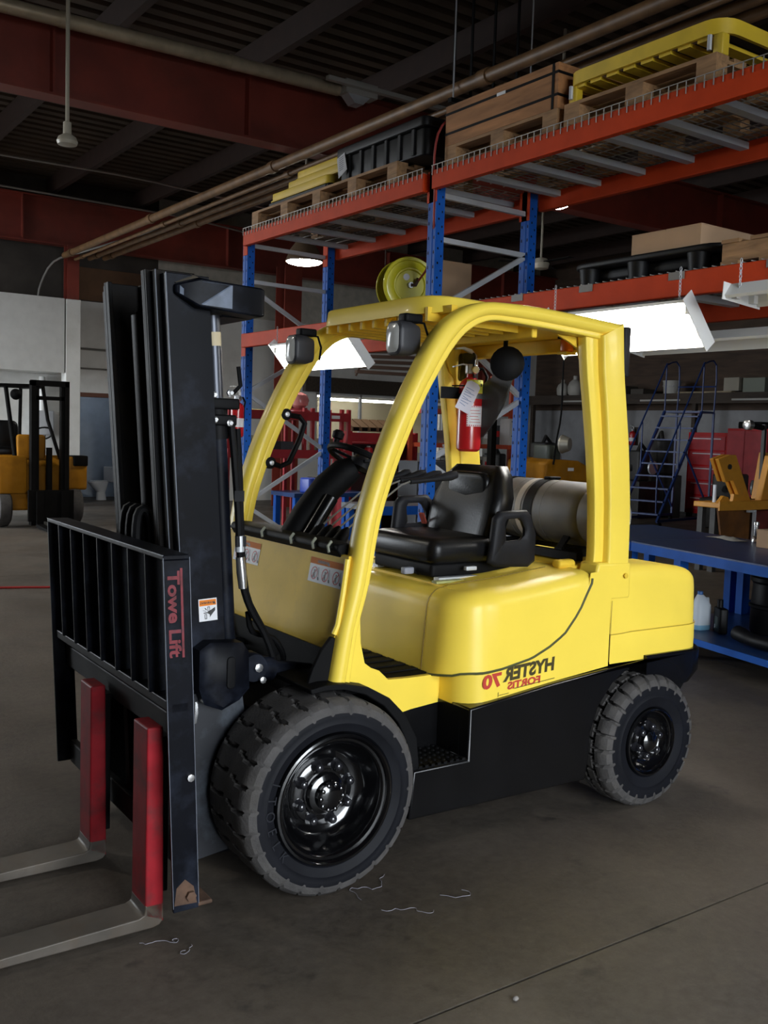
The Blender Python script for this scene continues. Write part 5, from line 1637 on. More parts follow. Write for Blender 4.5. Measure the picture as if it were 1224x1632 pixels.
# ------------------------------------------------------------------ shop lights under the rack beam
def shop_light(label, y0, y1, xt, zt, xb, zb, lit=True, chain=True):
    f = thing('shop_light', label, 'light', (xt, y0, zt))
    d = Vector((xb - xt, 0, zb - zt))
    L = d.length
    d.normalize()
    nrm = Vector((-abs(d.z), 0, -abs(d.x) if d.x > 0 else -abs(d.x)))
    nrm = Vector((d.z, 0, -d.x))
    if nrm.x > 0:
        nrm = -nrm
    ln = y1 - y0
    def P(u, v, y):
        p = d * u + nrm * v
        return (p.x, y, p.z)
    sec = [(0, 0.0), (0.01, 0.012), (0.05, -0.045), (L / 2 - 0.03, -0.05), (L / 2, -0.02), (L / 2 + 0.03, -0.05), (L - 0.05, -0.045), (L - 0.01, 0.012), (L, 0.0), (L - 0.04, -0.06), (0.04, -0.06)]
    obj('reflector', B().loft([[P(u, v, 0) for u, v in sec], [P(u, v, ln) for u, v in sec]]), WHITE, f, smooth=0)
    for y in (-0.004, ln):
        obj('end_plate', B().loft([[P(u, v, y) for u, v in ((-0.012, -0.062), (L + 0.012, -0.062), (L + 0.012, 0.02), (-0.012, 0.02))], [P(u, v, y + 0.004) for u, v in ((-0.012, -0.062), (L + 0.012, -0.062), (L + 0.012, 0.02), (-0.012, 0.02))]]), WHITE, f, smooth=0)
    for u in (L * 0.25, L * 0.75):
        if lit:
            obj('tube', B().cyl(P(u, -0.012, 0.03), P(u, -0.012, ln - 0.03), 0.017, 10), TUBE, f)
        for y in (0.0, ln - 0.03):
            obj('lampholder', B().box(*[P(u, -0.012, 0)[0] - 0.016, P(u, -0.012, 0)[0] + 0.016], y, y + 0.03, P(u, -0.012, 0)[2] - 0.02, P(u, -0.012, 0)[2] + 0.02), WHITE, f, smooth=0)
    if chain:
        for y in (0.06, ln - 0.06):
            b = B()
            z = 0.0
            k = 0
            while z < 2.45 - zt + 0.1:
                o = 0.006
                b.tube([(0.03 + (o if k % 2 else 0) * math.cos(t), y + (0 if k % 2 else o) * math.cos(t), z + 0.012 + 0.012 * math.sin(t)) for t in (2 * PI * i / 8 for i in range(8))], 0.002, 4, closed=True)
                z += 0.018
                k += 1
            obj('chain', b, GALV, f)
    return f


shop_light('lit twin-tube shop light under the rack beam behind the forklift rear pillar', 3.17, 4.16, 4.0, 2.405, 4.19, 2.185)
shop_light('lit twin-tube shop light under the rack beam behind the far front pillar', 6.22, 7.44, 4.0, 2.42, 4.19, 2.20)
shop_light('lit twin-tube shop light under the near end of the rack beyond the others', 0.75, 1.97, 4.78, 2.40, 4.95, 2.21)
shop_light('unlit white shop light under the near end of the lower rack deck', 1.75, 2.93, 3.98, 2.40, 4.25, 2.38, lit=False)
shop_light('long unlit white light trough under the back of the lower rack deck', 2.75, 4.35, 4.86, 2.31, 5.1, 2.27, lit=False)
# ------------------------------------------------------------------ work benches on the right
BR = math.radians(-12.2)


def bench(label, loc, w, ln, zt=0.86, shelf=True):
    t = thing('work_bench', label, 'bench', loc, BR)
    obj('bench_top', B().box(0, w, 0, ln, zt - 0.012, zt), DBLUE, t, smooth=0)
    for x0, x1, y0, y1 in ((0, 0.03, 0, ln), (w - 0.03, w, 0, ln), (0.03, w - 0.03, 0, 0.03), (0.03, w - 0.03, ln - 0.03, ln)):
        obj('apron', B().box(x0, x1, y0, y1, zt - 0.085, zt - 0.012), BLUE, t, smooth=0)
    for x, y in ((0.03, 0.03), (w - 0.11, 0.03), (0.03, ln - 0.6 if ln > 2 else ln - 0.11), (w - 0.11, ln - 0.11)):
        if True:
            obj('leg', B().box(x, x + 0.08, y, y + 0.08, 0, zt - 0.085), BLUE, t, smooth=0)
    if shelf:
        obj('shelf', B().box(0.0, w, 0, ln, 0.16, 0.2), DBLUE, t, smooth=0)
        obj('shelf_lip', B().box(w - 0.03, w, 0.0, ln, 0.2, 0.33), BLUE, t, smooth=0)
        obj('shelf_lip', B().box(-0.012, 0.0, 0, ln, 0.15, 0.2), BLUE, t, smooth=0)
    return t


def bl(x, y, z):
    c, s = math.cos(BR), math.sin(BR)
    return (6.46 + c * x - s * y, 5.54 + s * x + c * y, z)


bench('blue steel work bench with a lower shelf beside the forklift counterweight', bl(0, -4.6, 0), 1.25, 4.6)
bench('plain blue steel bench butted to the far end of the first bench', bl(0, 0.015, 0), 1.25, 1.3, shelf=False)
rg = B()
rows = []
for i in range(12):
    row = []
    for j in range(6):
        u, v = i / 11, j / 5
        row.append(bl(0.95 + 0.16 * v + 0.03 * math.sin(5 * u), 0.2 - 0.40 * u, 0.862 + 0.03 * max(0, math.sin(PI * u) * math.sin(PI * v)) * (0.6 + 0.4 * math.sin(17 * u + 5 * v)) + 0.003))
    rows.append(row)
rg.loft(rows, closed=False)
tag(obj('rag', rg, mat('white_rag', (0.62, 0.6, 0.55), 0.9), smooth=60), 'crumpled white rag lying on the blue work bench', 'rag')
ft = thing('metal_fitting', 'shiny upright metal fitting standing beside the rag on the blue bench', 'fitting', bl(1.08, -0.29, 0.861), 0)
obj('fitting_base', B().lathe([(0.035, 0), (0.038, 0.01), (0.03, 0.05), (0.02, 0.06)], n=16), CHR, ft)
obj('fitting_stem', B().lathe([(0.018, 0.06), (0.02, 0.065), (0.018, 0.15), (0.024, 0.155), (0.024, 0.18), (0.012, 0.185)], n=14), CHR, ft)
carton('cardboard_box', 'plain brown cardboard box on the blue bench beside the metal fitting', *[bl(1.0, -0.75, 0)[0] - 0.16, bl(1.0, -0.75, 0)[0] + 0.16], bl(1.0, -0.75, 0)[1] - 0.2, bl(1.0, -0.75, 0)[1] + 0.2, 0.861, 1.01, BR)
jg = thing('washer_jug', 'translucent white jug with blue liquid on the lower bench shelf', 'jug', bl(0.30, -0.56, 0.201), BR)
obj('jug_body', B().loft([[(x * s + ox, y * s, z) for x, y in [(0.075 * math.copysign(abs(math.cos(a)) ** .6, math.cos(a)), 0.055 * math.copysign(abs(math.sin(a)) ** .6, math.sin(a))) for a in (2 * PI * k / 20 for k in range(20))]] for z, s, ox in ((0.04, 1, 0), (0.16, 1.0, 0), (0.2, 0.95, 0), (0.255, 0.6, -0.01), (0.285, 0.3, -0.02))]), mat('milky_plastic', (0.62, 0.68, 0.74), 0.45), jg)
obj('jug_liquid', B().loft([[(0.0755 * math.copysign(abs(math.cos(a)) ** .6, math.cos(a)) * s, 0.0555 * math.copysign(abs(math.sin(a)) ** .6, math.sin(a)) * s, z) for a in (2 * PI * k / 20 for k in range(20))] for z, s in ((0.0, 0.93), (0.01, 1), (0.04, 1))]), mat('blue_liquid', (0.2, 0.42, 0.6), 0.3), jg)
obj('jug_cap', B().lathe([(0.022, 0.283), (0.022, 0.31), (0.018, 0.312)], (-0.02, 0, 0), n=14), mat('blue_cap', (0.05, 0.15, 0.4), 0.4), jg)
obj('jug_handle', B().tube([(0.02, 0, 0.25), (0.06, 0, 0.25), (0.07, 0, 0.2), (0.06, 0, 0.17)], 0.011, 8), MATS['milky_plastic'], jg)
ob = thing('oil_bottle', 'black plastic oil bottle with a green label on the lower bench shelf', 'bottle', bl(0.36, -0.72, 0.201), BR - 0.4)
obj('bottle_body', B().rbox(-0.035, 0.035, -0.08, 0.08, 0, 0.2, 0.018), BPLAST, ob)
obj('bottle_neck', B().lathe([(0.03, 0.16), (0.026, 0.19), (0.024, 0.2), (0.024, 0.26), (0.018, 0.262)], (0, 0.03, 0), n=14), BPLAST, ob)
obj('bottle_label', B().box(-0.0365, -0.0352, -0.04, 0.03, 0.04, 0.13), mat('green_label', (0.05, 0.09, 0.08), 0.5), ob, smooth=0)
obj('bottle_sticker', B().box(-0.0372, -0.0366, 0.02, 0.032, 0.035, 0.065), LABELW, ob, smooth=0)
tag(obj('rubber_elbow', B().tube(catmull([bl(0.22, -1.06, 0.275), bl(0.2, -1.18, 0.265), bl(0.18, -1.3, 0.262), bl(0.2, -1.5, 0.262), bl(0.28, -1.7, 0.262)]), [0.058] * 3 + [0.05] * 10, 14), BPLAST), 'black rubber pipe elbow lying on the lower bench shelf', 'pipe')
bk = thing('black_drum', 'tall black drum standing behind the shelf of the blue bench', 'drum', bl(0.80, -0.86, 0.201), 0)
obj('drum_body', B().lathe([(0.19, 0), (0.2, 0.02), (0.2, 0.2), (0.215, 0.21), (0.215, 0.23), (0.2, 0.24), (0.19, 0.4), (0.21, 0.42), (0.21, 0.45), (0.18, 0.46)], n=26), BPLAST, bk)
obj('drum_lid', B().lathe([(0.19, 0.46), (0.19, 0.48), (0.16, 0.49)], n=26), BPLAST, bk)

# ------------------------------------------------------------------ pipes, conduits, lamps at the roof
PIPEB = mat('brown_pipe', (0.16, 0.085, 0.035), 0.5, var=0.3)
for x, r, z, nm, lb in ((5.93, 0.06, 4.95, 'roof_pipe', 'thick brown pipe running the length of the shop under the girders'), (6.14, 0.03, 4.9, 'roof_pipe', 'thin brown pipe next to the thick one under the girders'), (6.42, 0.045, 4.95, 'roof_pipe', 'brown pipe along the roof, third from the left'), (6.72, 0.05, 4.99, 'roof_pipe', 'brown pipe along the roof nearest the rack side')):
    p = thing(nm, lb, 'pipe', (x, 0, z), 0)
    obj('pipe_run', B().cyl((0, 0.5, 0), (0, 19.5, 0), r, 12), PIPEB, p)
    for k in range(5):
        y = 3.0 + 4 * k
        obj('pipe_collar', B().cyl((0, y, 0), (0, y + 0.12, 0), r + 0.014, 12), PIPEB, p)
        if k in (0, 1):
            obj('hanger', B().box(-0.006, 0.006, y + 0.5, y + 0.53, r, ZC - z - 0.35), MBLK, p, smooth=0)
tg2 = thing('trapeze_hanger', 'steel strut hanger holding the roof pipes above the yellow frame', 'hanger', (6.3, 7.4, 4.82))
obj('strut', B().box(-0.5, 0.55, -0.025, 0.025, -0.03, 0.01), MBLK, tg2, smooth=0)
obj('rod', B().cyl((-0.46, 0, 0.01), (-0.46, 0, ZC - 4.82 - 0.35), 0.008, 6), GALV, tg2)
obj('rod', B().cyl((0.5, 0, 0.01), (0.5, 0, ZC - 4.82 - 0.35), 0.008, 6), GALV, tg2)
bp = thing('flue_pipe', 'long shiny metal pipe along the front of the red girder', 'pipe', (0, 10.42, 5.72))
obj('pipe_run', B().cyl((-3.9, 0, -0.02), (6.45, 0, 0.11), 0.075, 16), mat('flue_steel', (0.5, 0.42, 0.3), 0.35, metal=0.35, var=0.2), bp)
for x in (-1.0, 3.1, 5.0):
    obj('pipe_joint', B().cyl((x, 0, 0.02 + (x + 1) * 0.0125), (x + 0.1, 0, 0.021 + (x + 1) * 0.0125), 0.082, 16), MATS['flue_steel'], bp)
hx = thing('box_heater', 'pale box light fixture at the end of the shiny metal pipe', 'fixture', (6.72, 10.35, 5.83))
obj('fixture_box', B().box(-0.26, 0.2, -0.1, 0.1, -0.06, 0.1), mat('dull_white', (0.4, 0.39, 0.36), 0.5), hx, smooth=0, bevel=0.008)
obj('fixture_strip', B().box(-0.55, 1.6, -0.17, -0.1, 0.0, 0.05), MATS['dull_white'], hx, smooth=0)
obj('fixture_wedge', B().prism([(-0.22, -0.06), (0.1, -0.06), (0.0, -0.16), (-0.12, -0.16)], 'y', -0.08, 0.08), GALV, hx, smooth=0)
CON = mat('conduit_grey', (0.3, 0.29, 0.27), 0.4, metal=0.5)
tag(obj('conduit', B().tube([(-3.9, 16.3, 5.75), (5.7, 16.1, 5.8), (6.4, 16.15, 5.8), (9.0, 16.4, 5.74), (14, 16.6, 5.74)], 0.018, 6), CON), 'grey conduit crossing the roof in front of the far girder', 'conduit')
tag(obj('conduit', B().tube([(-3.9, 18.3, 5.75), (4.4, 18.25, 5.8), (8.0, 18.4, 5.8), (9.5, 18.5, 5.7)], 0.018, 6), CON), 'lower grey conduit crossing the roof close to the far girder', 'conduit')
tag(obj('conduit', B().tube(catmull([(8.0, 17.4, 5.65), (7.6, 17.9, 5.55), (6.35, 19.7, 5.1), (5.9, 20.1, 4.9), (5.75, 20.45, 4.5), (5.7, 20.5, 4.2)]), 0.022, 6), CON), 'bent grey conduit coming down to the left column', 'conduit')


def highbay(label, x, y, z, R, lit, zt=ZC):
    f = thing('high_bay_lamp', label, 'lamp', (x, y, z))
    if lit:
        obj('shade', B().lathe([(R * 0.98, 0.0), (R, 0.02), (R * 0.75, 0.2), (R * 0.4, 0.34), (R * 0.3, 0.4), (R * 0.32, 0.55), (R * 0.1, 0.56)], n=24, cap=False), mat('shade_brown', (0.12, 0.08, 0.05), 0.4), f)
        obj('diffuser', B().lathe([(R * 0.05, -0.05), (R * 0.5, -0.045), (R * 0.85, -0.02), (R * 0.97, 0.005)], n=24), emit('lamp_glow', (1.0, 0.95, 0.84), 110.0) if 'lamp_glow' not in MATS else MATS['lamp_glow'], f)
    else:
        obj('shade', B().lathe([(R * 0.06, -0.02), (R * 0.9, -0.01), (R, 0.02), (R * 0.85, 0.06), (R * 0.4, 0.09), (R * 0.38, 0.2), (R * 0.2, 0.21)], n=24), mat('lamp_cream', (0.45, 0.42, 0.34), 0.4), f)
    obj('stem', B().cyl((0, 0, 0.2), (0, 0, zt - z), 0.02, 8), MATS.get('lamp_cream') or WHITE, f)
    return f


highbay('unlit cream disc lamp hanging left of the red girder', 3.0, 9.8, 4.40, 0.1, False)
highbay('glowing bay lamp seen between the left rack posts', 8.05, 13.9, 4.40, 0.30, True)
highbay('glowing bay lamp peeping out under the back top beam of the rack', 8.81, 9.0, 4.60, 0.16, True)
fn = thing('ceiling_fan', 'cream ceiling fan hanging far behind the rack', 'fan', (11.43, 12.0, 4.56))
obj('fan_motor', B().lathe([(0.03, -0.1), (0.12, -0.08), (0.14, 0.0), (0.1, 0.08), (0.03, 0.1)], n=18), mat('lamp_cream', (0.45, 0.42, 0.34), 0.4), fn)
obj('fan_rod', B().cyl((0, 0, 0.1), (0, 0, ZC - 0.35 - 4.56), 0.018, 8), MATS['lamp_cream'], fn)
for k in range(3):
    a = 2 * PI * k / 3 + 0.5
    obj('fan_blade', B().beam((0.12 * math.cos(a), 0.12 * math.sin(a), 0.02), (0.7 * math.cos(a), 0.7 * math.sin(a), 0.02), 0.12, 0.01), MBLK, fn, smooth=0)
highbay('lit bay lamp added out of view over the aisle beside the left door', 0.4, 14.5, 5.2, 0.30, True)  # unseen lamp, added to lift the background
highbay('lit bay lamp added out of view over the clear floor in front of the red girder', -1.6, 9.0, 5.2, 0.30, True)  # also added out of view, to brighten the far shop
# office ceiling tubes
for x0, y, z, ln, lb in ((13.6, YMAX + 1.0, 2.55, 2.2, 'nearer glowing ceiling tube inside the office window'), (14.0, YMAX + 2.4, 2.68, 2.2, 'farther glowing ceiling tube inside the office window')):
    t = thing('office_light', lb, 'light', (x0, y, z))
    obj('housing', B().box(0, ln, -0.08, 0.08, 0.03, 0.09), WHITE, t, smooth=0)
    obj('tube', B().cyl((0.02, 0, 0), (ln - 0.02, 0, 0), 0.03, 8), emit('office_tube', (1.0, 0.97, 0.88), 20.0) if 'office_tube' not in MATS else MATS['office_tube'], t)

# ------------------------------------------------------------------ second forklift, far left
f2 = thing('forklift', 'old yellow forklift with a dark mast facing out by the white wall', 'forklift', (4.72, 16.0, 0), 0)
DKM = mat('old_mast_dark', (0.004, 0.0037, 0.0035), 0.65, var=0.4, spec=0.08)
for x in (-0.36, 0.17):
    obj('mast_rail', B().box(x, x + 0.07, 0.0, 0.14, 0.05, 2.36), DKM, f2, smooth=0)
    obj('mast_rail', B().box(x + 0.075 if x < 0 else x - 0.055, x + 0.125 if x < 0 else x - 0.005, 0.02, 0.13, 0.05, 2.34), DKM, f2, smooth=0)
obj('mast_top', B().box(-0.36, 0.24, 0.0, 0.1, 2.28, 2.37), DKM, f2, smooth=0)
obj('mast_tie', B().box(-0.28, 0.17, 0.02, 0.1, 2.06, 2.12), DKM, f2, smooth=0)
obj('mast_cylinder', B().cyl((-0.06, 0.08, 0.1), (-0.06, 0.08, 1.3), 0.05, 12), DKM, f2)
obj('carriage', B().box(-0.42, 0.3, -0.06, -0.005, 0.12, 0.62), DKM, f2, smooth=0)
for x in (-0.3, 0.1):
    fo = obj('fork', B().prism([(-0.06, 0.6), (-0.1, 0.6), (-0.1, 0.08), (-1.0, 0.03), (-1.0, 0.012), (-0.07, 0.02), (-0.06, 0.05)], 'x', x, x + 0.11), DKM, f2, smooth=0)
obj('body', B().prism([(0.2, 0.28), (0.2, 1.0), (0.45, 1.18), (0.7, 0.62), (1.0, 0.62), (1.05, 1.1), (2.1, 1.15), (2.3, 0.9), (2.25, 0.3)], 'x', -0.8, 0.22), BYEL, f2, smooth=0, bevel=0.03)
obj('side_tank', B().rbox(0.3, 0.62, 0.25, 0.75, 0.6, 1.15, 0.05, axis='x'), BYEL, f2)
obj('battery_box', B().rbox(0.38, 0.62, 0.2, 0.5, 1.0, 1.17, 0.03), DKM, f2)
obj('side_cover', B().rbox(-0.82, -0.38, 0.16, 0.24, 0.55, 1.16, 0.04, axis='y'), BYEL, f2)
obj('side_cover', B().rbox(-1.1, -0.80, 0.3, 0.5, 0.45, 1.1, 0.04, axis='y'), BYEL, f2)
obj('seat_back', B().rbox(-0.77, -0.3, 1.0, 1.15, 1.22, 1.72, 0.1, axis='y', e=0.04), VINYL, f2)
obj('seat_cushion', B().rbox(-0.75, -0.3, 0.6, 1.1, 1.15, 1.28, 0.06), VINYL, f2)
obj('dash_panel', B().rbox(-0.5, -0.05, 0.3, 0.42, 1.1, 1.5, 0.05, axis='y'), BYEL, f2)
obj('steering_wheel', B().tube([(0.0 + 0.16 * math.cos(t), 0.65 + 0.11 * math.sin(t), 1.52 - 0.1 * math.sin(t)) for t in (2 * PI * k / 20 for k in range(20))], 0.014, 6, closed=True), MBLK, f2)
gd = obj('overhead_guard', B().tube([(-0.52, 0.35, 1.1), (-0.62, 0.55, 2.28), (-0.62, 1.9, 2.3), (-0.6, 2.0, 1.1)], 0.035, 8), DKM, f2)
obj('guard_leg', B().tube([(0.2, 0.35, 1.1), (0.02, 0.45, 1.75), (-0.03, 0.55, 2.28), (-0.03, 1.9, 2.3), (-0.03, 2.0, 1.1)], 0.03, 8), DKM, f2)
for k in range(5):
    obj('guard_bar', B().beam((-0.62, 0.6 + 0.3 * k, 2.3), (-0.03, 0.6 + 0.3 * k, 2.3), 0.03, 0.03), DKM, f2, smooth=0)
obj('guard_front', B().beam((-1.25, 0.5, 2.27), (-0.02, 0.5, 2.3), 0.04, 0.05), DKM, f2, smooth=0)
hl = obj('work_light', B().lathe([(0.03, 0.06), (0.085, 0.03), (0.09, 0.0), (0.08, -0.01)], (-0.5, 0.4, 2.14), (0, -1, 0), 18), MBLK, f2)
obj('lens', B().lathe([(0.078, 0), (0.03, 0.01), (0.005, 0.012)], (-0.5, 0.39, 2.14), (0, -1, 0), 18), LAMPG, hl)
for x in (-0.72, 0.42):
    w = obj('front_wheel', B().lathe([(0.14, 0.0), (0.28, -0.01), (0.32, 0.02), (0.33, 0.1), (0.32, 0.18), (0.28, 0.21), (0.14, 0.2)], (x - 0.1, 0.42, 0.33), (1, 0, 0), 28), RUB, f2)
for x in (-0.65, 0.35):
    obj('rear_wheel', B().lathe([(0.1, 0.0), (0.2, -0.01), (0.23, 0.02), (0.23, 0.13), (0.2, 0.16), (0.1, 0.15)], (x - 0.08, 1.9, 0.23), (1, 0, 0), 24), RUB, f2)
tag(obj('floor_hose', B().tube(catmull([(4.7, 15.2, 0.012), (4.9, 14.4, 0.012), (5.4, 13.9, 0.012), (6.2, 13.4, 0.012)]), 0.012, 6), MBLK), 'black cable lying on the floor by the old forklift forks', 'cable')
tag(obj('floor_hose', B().tube(catmull([(-3.5, 10.9, 0.011), (1.5, 10.55, 0.011), (2.5, 10.32, 0.011), (3.1, 10.1, 0.011), (3.8, 9.95, 0.011)]), 0.011, 6), mat('bright_red_hose', (0.45, 0.02, 0.02), 0.5)), 'thin red hose lying straight across the floor', 'hose')
# wall things near it
eb = thing('electrical_box', 'grey electrical box and conduit on the white wall behind the old forklift', 'box', (5.9, YMAX - 0.12, 1.7))
obj('box_body', B().rbox(-0.22, 0.22, -0.1, 0.11, -0.25, 0.25, 0.02), mat('pale_grey_box', (0.42, 0.43, 0.45), 0.5), eb)
obj('conduit', B().cyl((0.0, 0.0, 0.25), (0.0, 0.0, 0.95), 0.07, 10), WHITE, eb)
obj('lower_conduit', B().cyl((0.05, 0.0, -0.95), (0.05, 0.0, -0.25), 0.03, 8), CON, eb)
tag(obj('wall_pipe', B().tube([(6.5, YMAX - 0.04, 2.95), (6.6, YMAX - 0.04, 2.88), (8.5, YMAX - 0.04, 2.88)], 0.02, 6), CON), 'thin pipe along the white wall over the restroom door', 'pipe')
tag(obj('wall_pipe', B().tube([(6.45, YMAX - 0.04, 3.3), (8.5, YMAX - 0.04, 3.28)], 0.025, 6), CON), 'upper pipe along the white wall over the restroom door', 'pipe')
tag(obj('drain_pipe', B().tube([(6.52, YMAX - 0.06, 3.4), (6.52, YMAX - 0.06, 5.0)], 0.05, 8), mat('rusty_pipe', (0.12, 0.06, 0.03), 0.7)), 'rusty downpipe in front of the white column', 'pipe')
tl = thing('toilet', 'white toilet standing in the restroom doorway', 'toilet', (7.42, YMAX + 0.75, 0), 0.2)
CER = mat('white_china', (0.62, 0.64, 0.68), 0.2)
obj('bowl', B().loft([[(cx + rx * math.cos(a), ry * math.sin(a), z) for a in (2 * PI * k / 20 for k in range(20))] for z, rx, ry, cx in ((0.0, 0.12, 0.1, 0.05), (0.18, 0.1, 0.09, 0.04), (0.3, 0.18, 0.15, 0.0), (0.4, 0.24, 0.185, -0.03), (0.42, 0.24, 0.185, -0.03))]), CER, tl)
obj('seat', B().lathe([(0.1, 0.42), (0.19, 0.42), (0.2, 0.43), (0.19, 0.445), (0.1, 0.445)], (-0.02, 0, 0), n=22, cap=False), CER, tl)
obj('tank', B().rbox(0.22, 0.4, -0.22, 0.22, 0.4, 0.75, 0.04), CER, tl)
rl = thing('restroom_fill_lamp', 'small ceiling lamp added to brighten the restroom', 'lamp', (7.3, YMAX + 0.9, 2.5))  # added source that brightens the restroom walls
obj('lamp_base', B().cyl((0, 0, 0.06), (0, 0, 0.0995), 0.09, 14), WHITE, rl)
obj('lamp_globe', B().ball((0, 0, 0.0), 0.08, nu=14, nv=8), emit('globe_glow', (0.9, 0.95, 1.0), 14.0), rl)
tp = thing('paper_holder', 'white paper holder on the restroom wall', 'holder', (7.05, YMAX + 1.66, 0.95))
obj('holder_plate', B().box(-0.1, 0.1, -0.03, 0.03, -0.08, 0.08), CER, tp, smooth=0)
obj('paper_roll', B().cyl((-0.06, -0.06, 0), (0.06, -0.06, 0), 0.05, 12), WHITE, tp)

# ------------------------------------------------------------------ red shelving and shop clutter behind the left bay
rs = thing('red_shelf', 'long red steel shelf unit seen behind the far pillar', 'shelf', (6.3, 13.0, 0))
for z in (1.28, 1.86):
    obj('shelf_board', B().box(0, 2.1, 0.0, 0.6, z, z + 0.03), mat('shelf_grey', (0.25, 0.25, 0.24), 0.6), rs, smooth=0)
    obj('shelf_rail', B().box(0, 2.1, -0.06, 0.0, z, z + 0.13), SRED, rs, smooth=0)
for x in (0.0, 1.28, 1.42, 1.95, 2.08):
    obj('post', B().box(x, x + 0.05, -0.03, 0.03, 0.0 if x in (0.0, 2.08) else 1.41, 2.05), SRED, rs, smooth=0)
    obj('post', B().box(x, x + 0.05, 0.55, 0.6, 0.0, 2.05), SRED, rs, smooth=0)
for k, (x, w, h, c, lb) in enumerate(((0.15, 0.3, 0.25, (0.1, 0.09, 0.04), 'dark box at the left end of the red shelf'), (0.55, 0.25, 0.3, (0.12, 0.1, 0.05), 'brown box in the middle of the red shelf'), (0.95, 0.22, 0.22, (0.05, 0.05, 0.06), 'black box beside the red shelf inner posts'), (1.6, 0.28, 0.28, (0.14, 0.09, 0.05), 'brown carton in the right end cell of the red shelf'))):
    carton('parts_box', lb, 6.3 + x, 6.3 + x + w, 13.08, 13.4, 1.3105, 1.31 + h, 0, mat('parts_box_%s' % 'abcd'[k], c, 0.7))
lbl = tag(obj('shelf_label', B().box(8.05, 8.2, 12.934, 12.938, 1.9, 1.95), LABELW, smooth=0), 'white label on the top rail of the red shelf', 'label')
rb = thing('gas_globe', 'clear red glass globe lamp on top of the red shelf', 'lamp', (7.68, 13.3, 1.8905))
obj('base', B().lathe([(0.15, 0), (0.17, 0.02), (0.17, 0.12), (0.12, 0.15), (0.05, 0.16)], n=20), mat('red_pump', (0.4, 0.05, 0.06), 0.3), rb)
obj('globe', B().lathe([(0.06, 0.15), (0.13, 0.2), (0.15, 0.28), (0.12, 0.36), (0.05, 0.4), (0.01, 0.405)], n=20), mat('pink_glass', (0.5, 0.2, 0.2), 0.1), rb)
tag(obj('yellow_straps', B().box(6.75, 7.25, 13.1, 13.4, 1.8905, 2.0), mat('dull_yellow', (0.45, 0.33, 0.02), 0.6), smooth=0, bevel=0.02), 'flat yellow case on top of the red shelf', 'case')
fs = thing('file_rack', 'dark wire rack of long steel bars hung high on the back wall', 'rack', (10.55, 15.8, 2.86))
for k in range(6):
    obj('rack_bar', B().beam((-0.2 + 0.06 * k, 0.0, 0.1 * k), (1.6 + 0.03 * k, -0.3, 0.12 * k), 0.12, 0.06), mat('rusty_bar', (0.06, 0.035, 0.025), 0.6), fs, smooth=0)
for x in (-0.1, 1.5):
    obj('rack_leg', B().beam((x - 0.1, 0.0, -0.08), (x + 0.25, -0.05, 0.65), 0.03, 0.03), MATS['rusty_bar'], fs, smooth=0)
for x in (0.3, 1.3):
    obj('rack_rod', B().cyl((x, -0.15, 0.6), (x, -0.15, ZC - 2.87), 0.012, 6), MATS['rusty_bar'], fs)
# second red cabinet with tools, cans
rc_ = thing('red_cabinet', 'red open steel cabinet behind the steering wheel', 'cabinet', (8.5, 13.1, 0))
for x in (0.0, 1.3):
    obj('side', B().box(x, x + 0.05, 0, 0.5, 0, 1.72), SRED, rc_, smooth=0)
obj('header', B().box(0.05, 1.3, 0.0, 0.03, 1.55, 1.70), SRED, rc_, smooth=0)
for z in (0.5, 1.05, 1.2, 1.52):
    obj('shelf_board', B().box(0.05, 1.3, 0.03, 0.5, z, z + 0.025), SRED, rc_, smooth=0)
obj('back', B().box(0.05, 1.3, 0.48, 0.5, 0, 1.52), mat('cabinet_dark', (0.05, 0.02, 0.02), 0.6), rc_, smooth=0)
can_m = [mat('can_red', (0.45, 0.02, 0.025), 0.35), mat('can_grey', (0.3, 0.3, 0.32), 0.35, metal=0.5), mat('can_white', (0.55, 0.55, 0.52), 0.5), mat('can_black', (0.03, 0.03, 0.03), 0.5)]


def can(label, x, y, z, r, h, m, grp=None):
    c = thing('can', label, 'can', (x, y, z), 0, grp)
    obj('can_body', B().lathe([(r * 0.96, 0), (r, 0.006), (r, h * 0.8), (r * 0.8, h * 0.9), (r * 0.42, h * 0.94)], n=14), m, c)
    obj('can_cap', B().lathe([(r * 0.4, h * 0.93), (r * 0.42, h), (r * 0.3, h * 1.01)], n=12), can_m[2], c)
    return c


can('red spray can in the red cabinet behind the steering wheel', 8.93, 13.2, 1.2255, 0.075, 0.26, can_m[0])
for k in range(5):
    can(['first', 'second', 'third', 'fourth', 'fifth'][k] + ' small can from the left of the row left of the red spray can', 8.59 + 0.055 * k, 13.22 + 0.02 * (k % 2), 1.2255, 0.024, 0.16 + 0.03 * ((k * 7) % 3), can_m[(k + 1) % 4], 'small cans in the red cabinet')
for k in range(5):
    can(['first', 'second', 'third', 'fourth', 'fifth'][k] + ' small can to the right of the red spray can in its cabinet', 9.1 + 0.11 * k, 13.22, 1.2255, 0.032, 0.15 + 0.03 * ((k * 5) % 3), can_m[(k + 1) % 4], 'small cans beside the spray can')
for k in range(7):
    bn = thing('parts_bin', ['leftmost', 'second', 'third', 'fourth', 'fifth', 'sixth', 'rightmost'][k] + ' dark slanted parts bin in the row on top of the red cabinet', 'bin', (8.58 + 0.165 * k, 13.15, 1.7205), 0, 'bins on the red cabinet')
    obj('bin_body', B().prism([(0, 0), (0.28, 0), (0.28, 0.2), (0.06, 0.1), (0, 0.07)], 'x', 0, 0.145), mat('bin_brown', (0.1, 0.055, 0.025), 0.7), bn, smooth=0)
    obj('bin_face', B().box(0.02, 0.125, -0.003, 0.0, 0.01, 0.06), MBLK, bn, smooth=0)
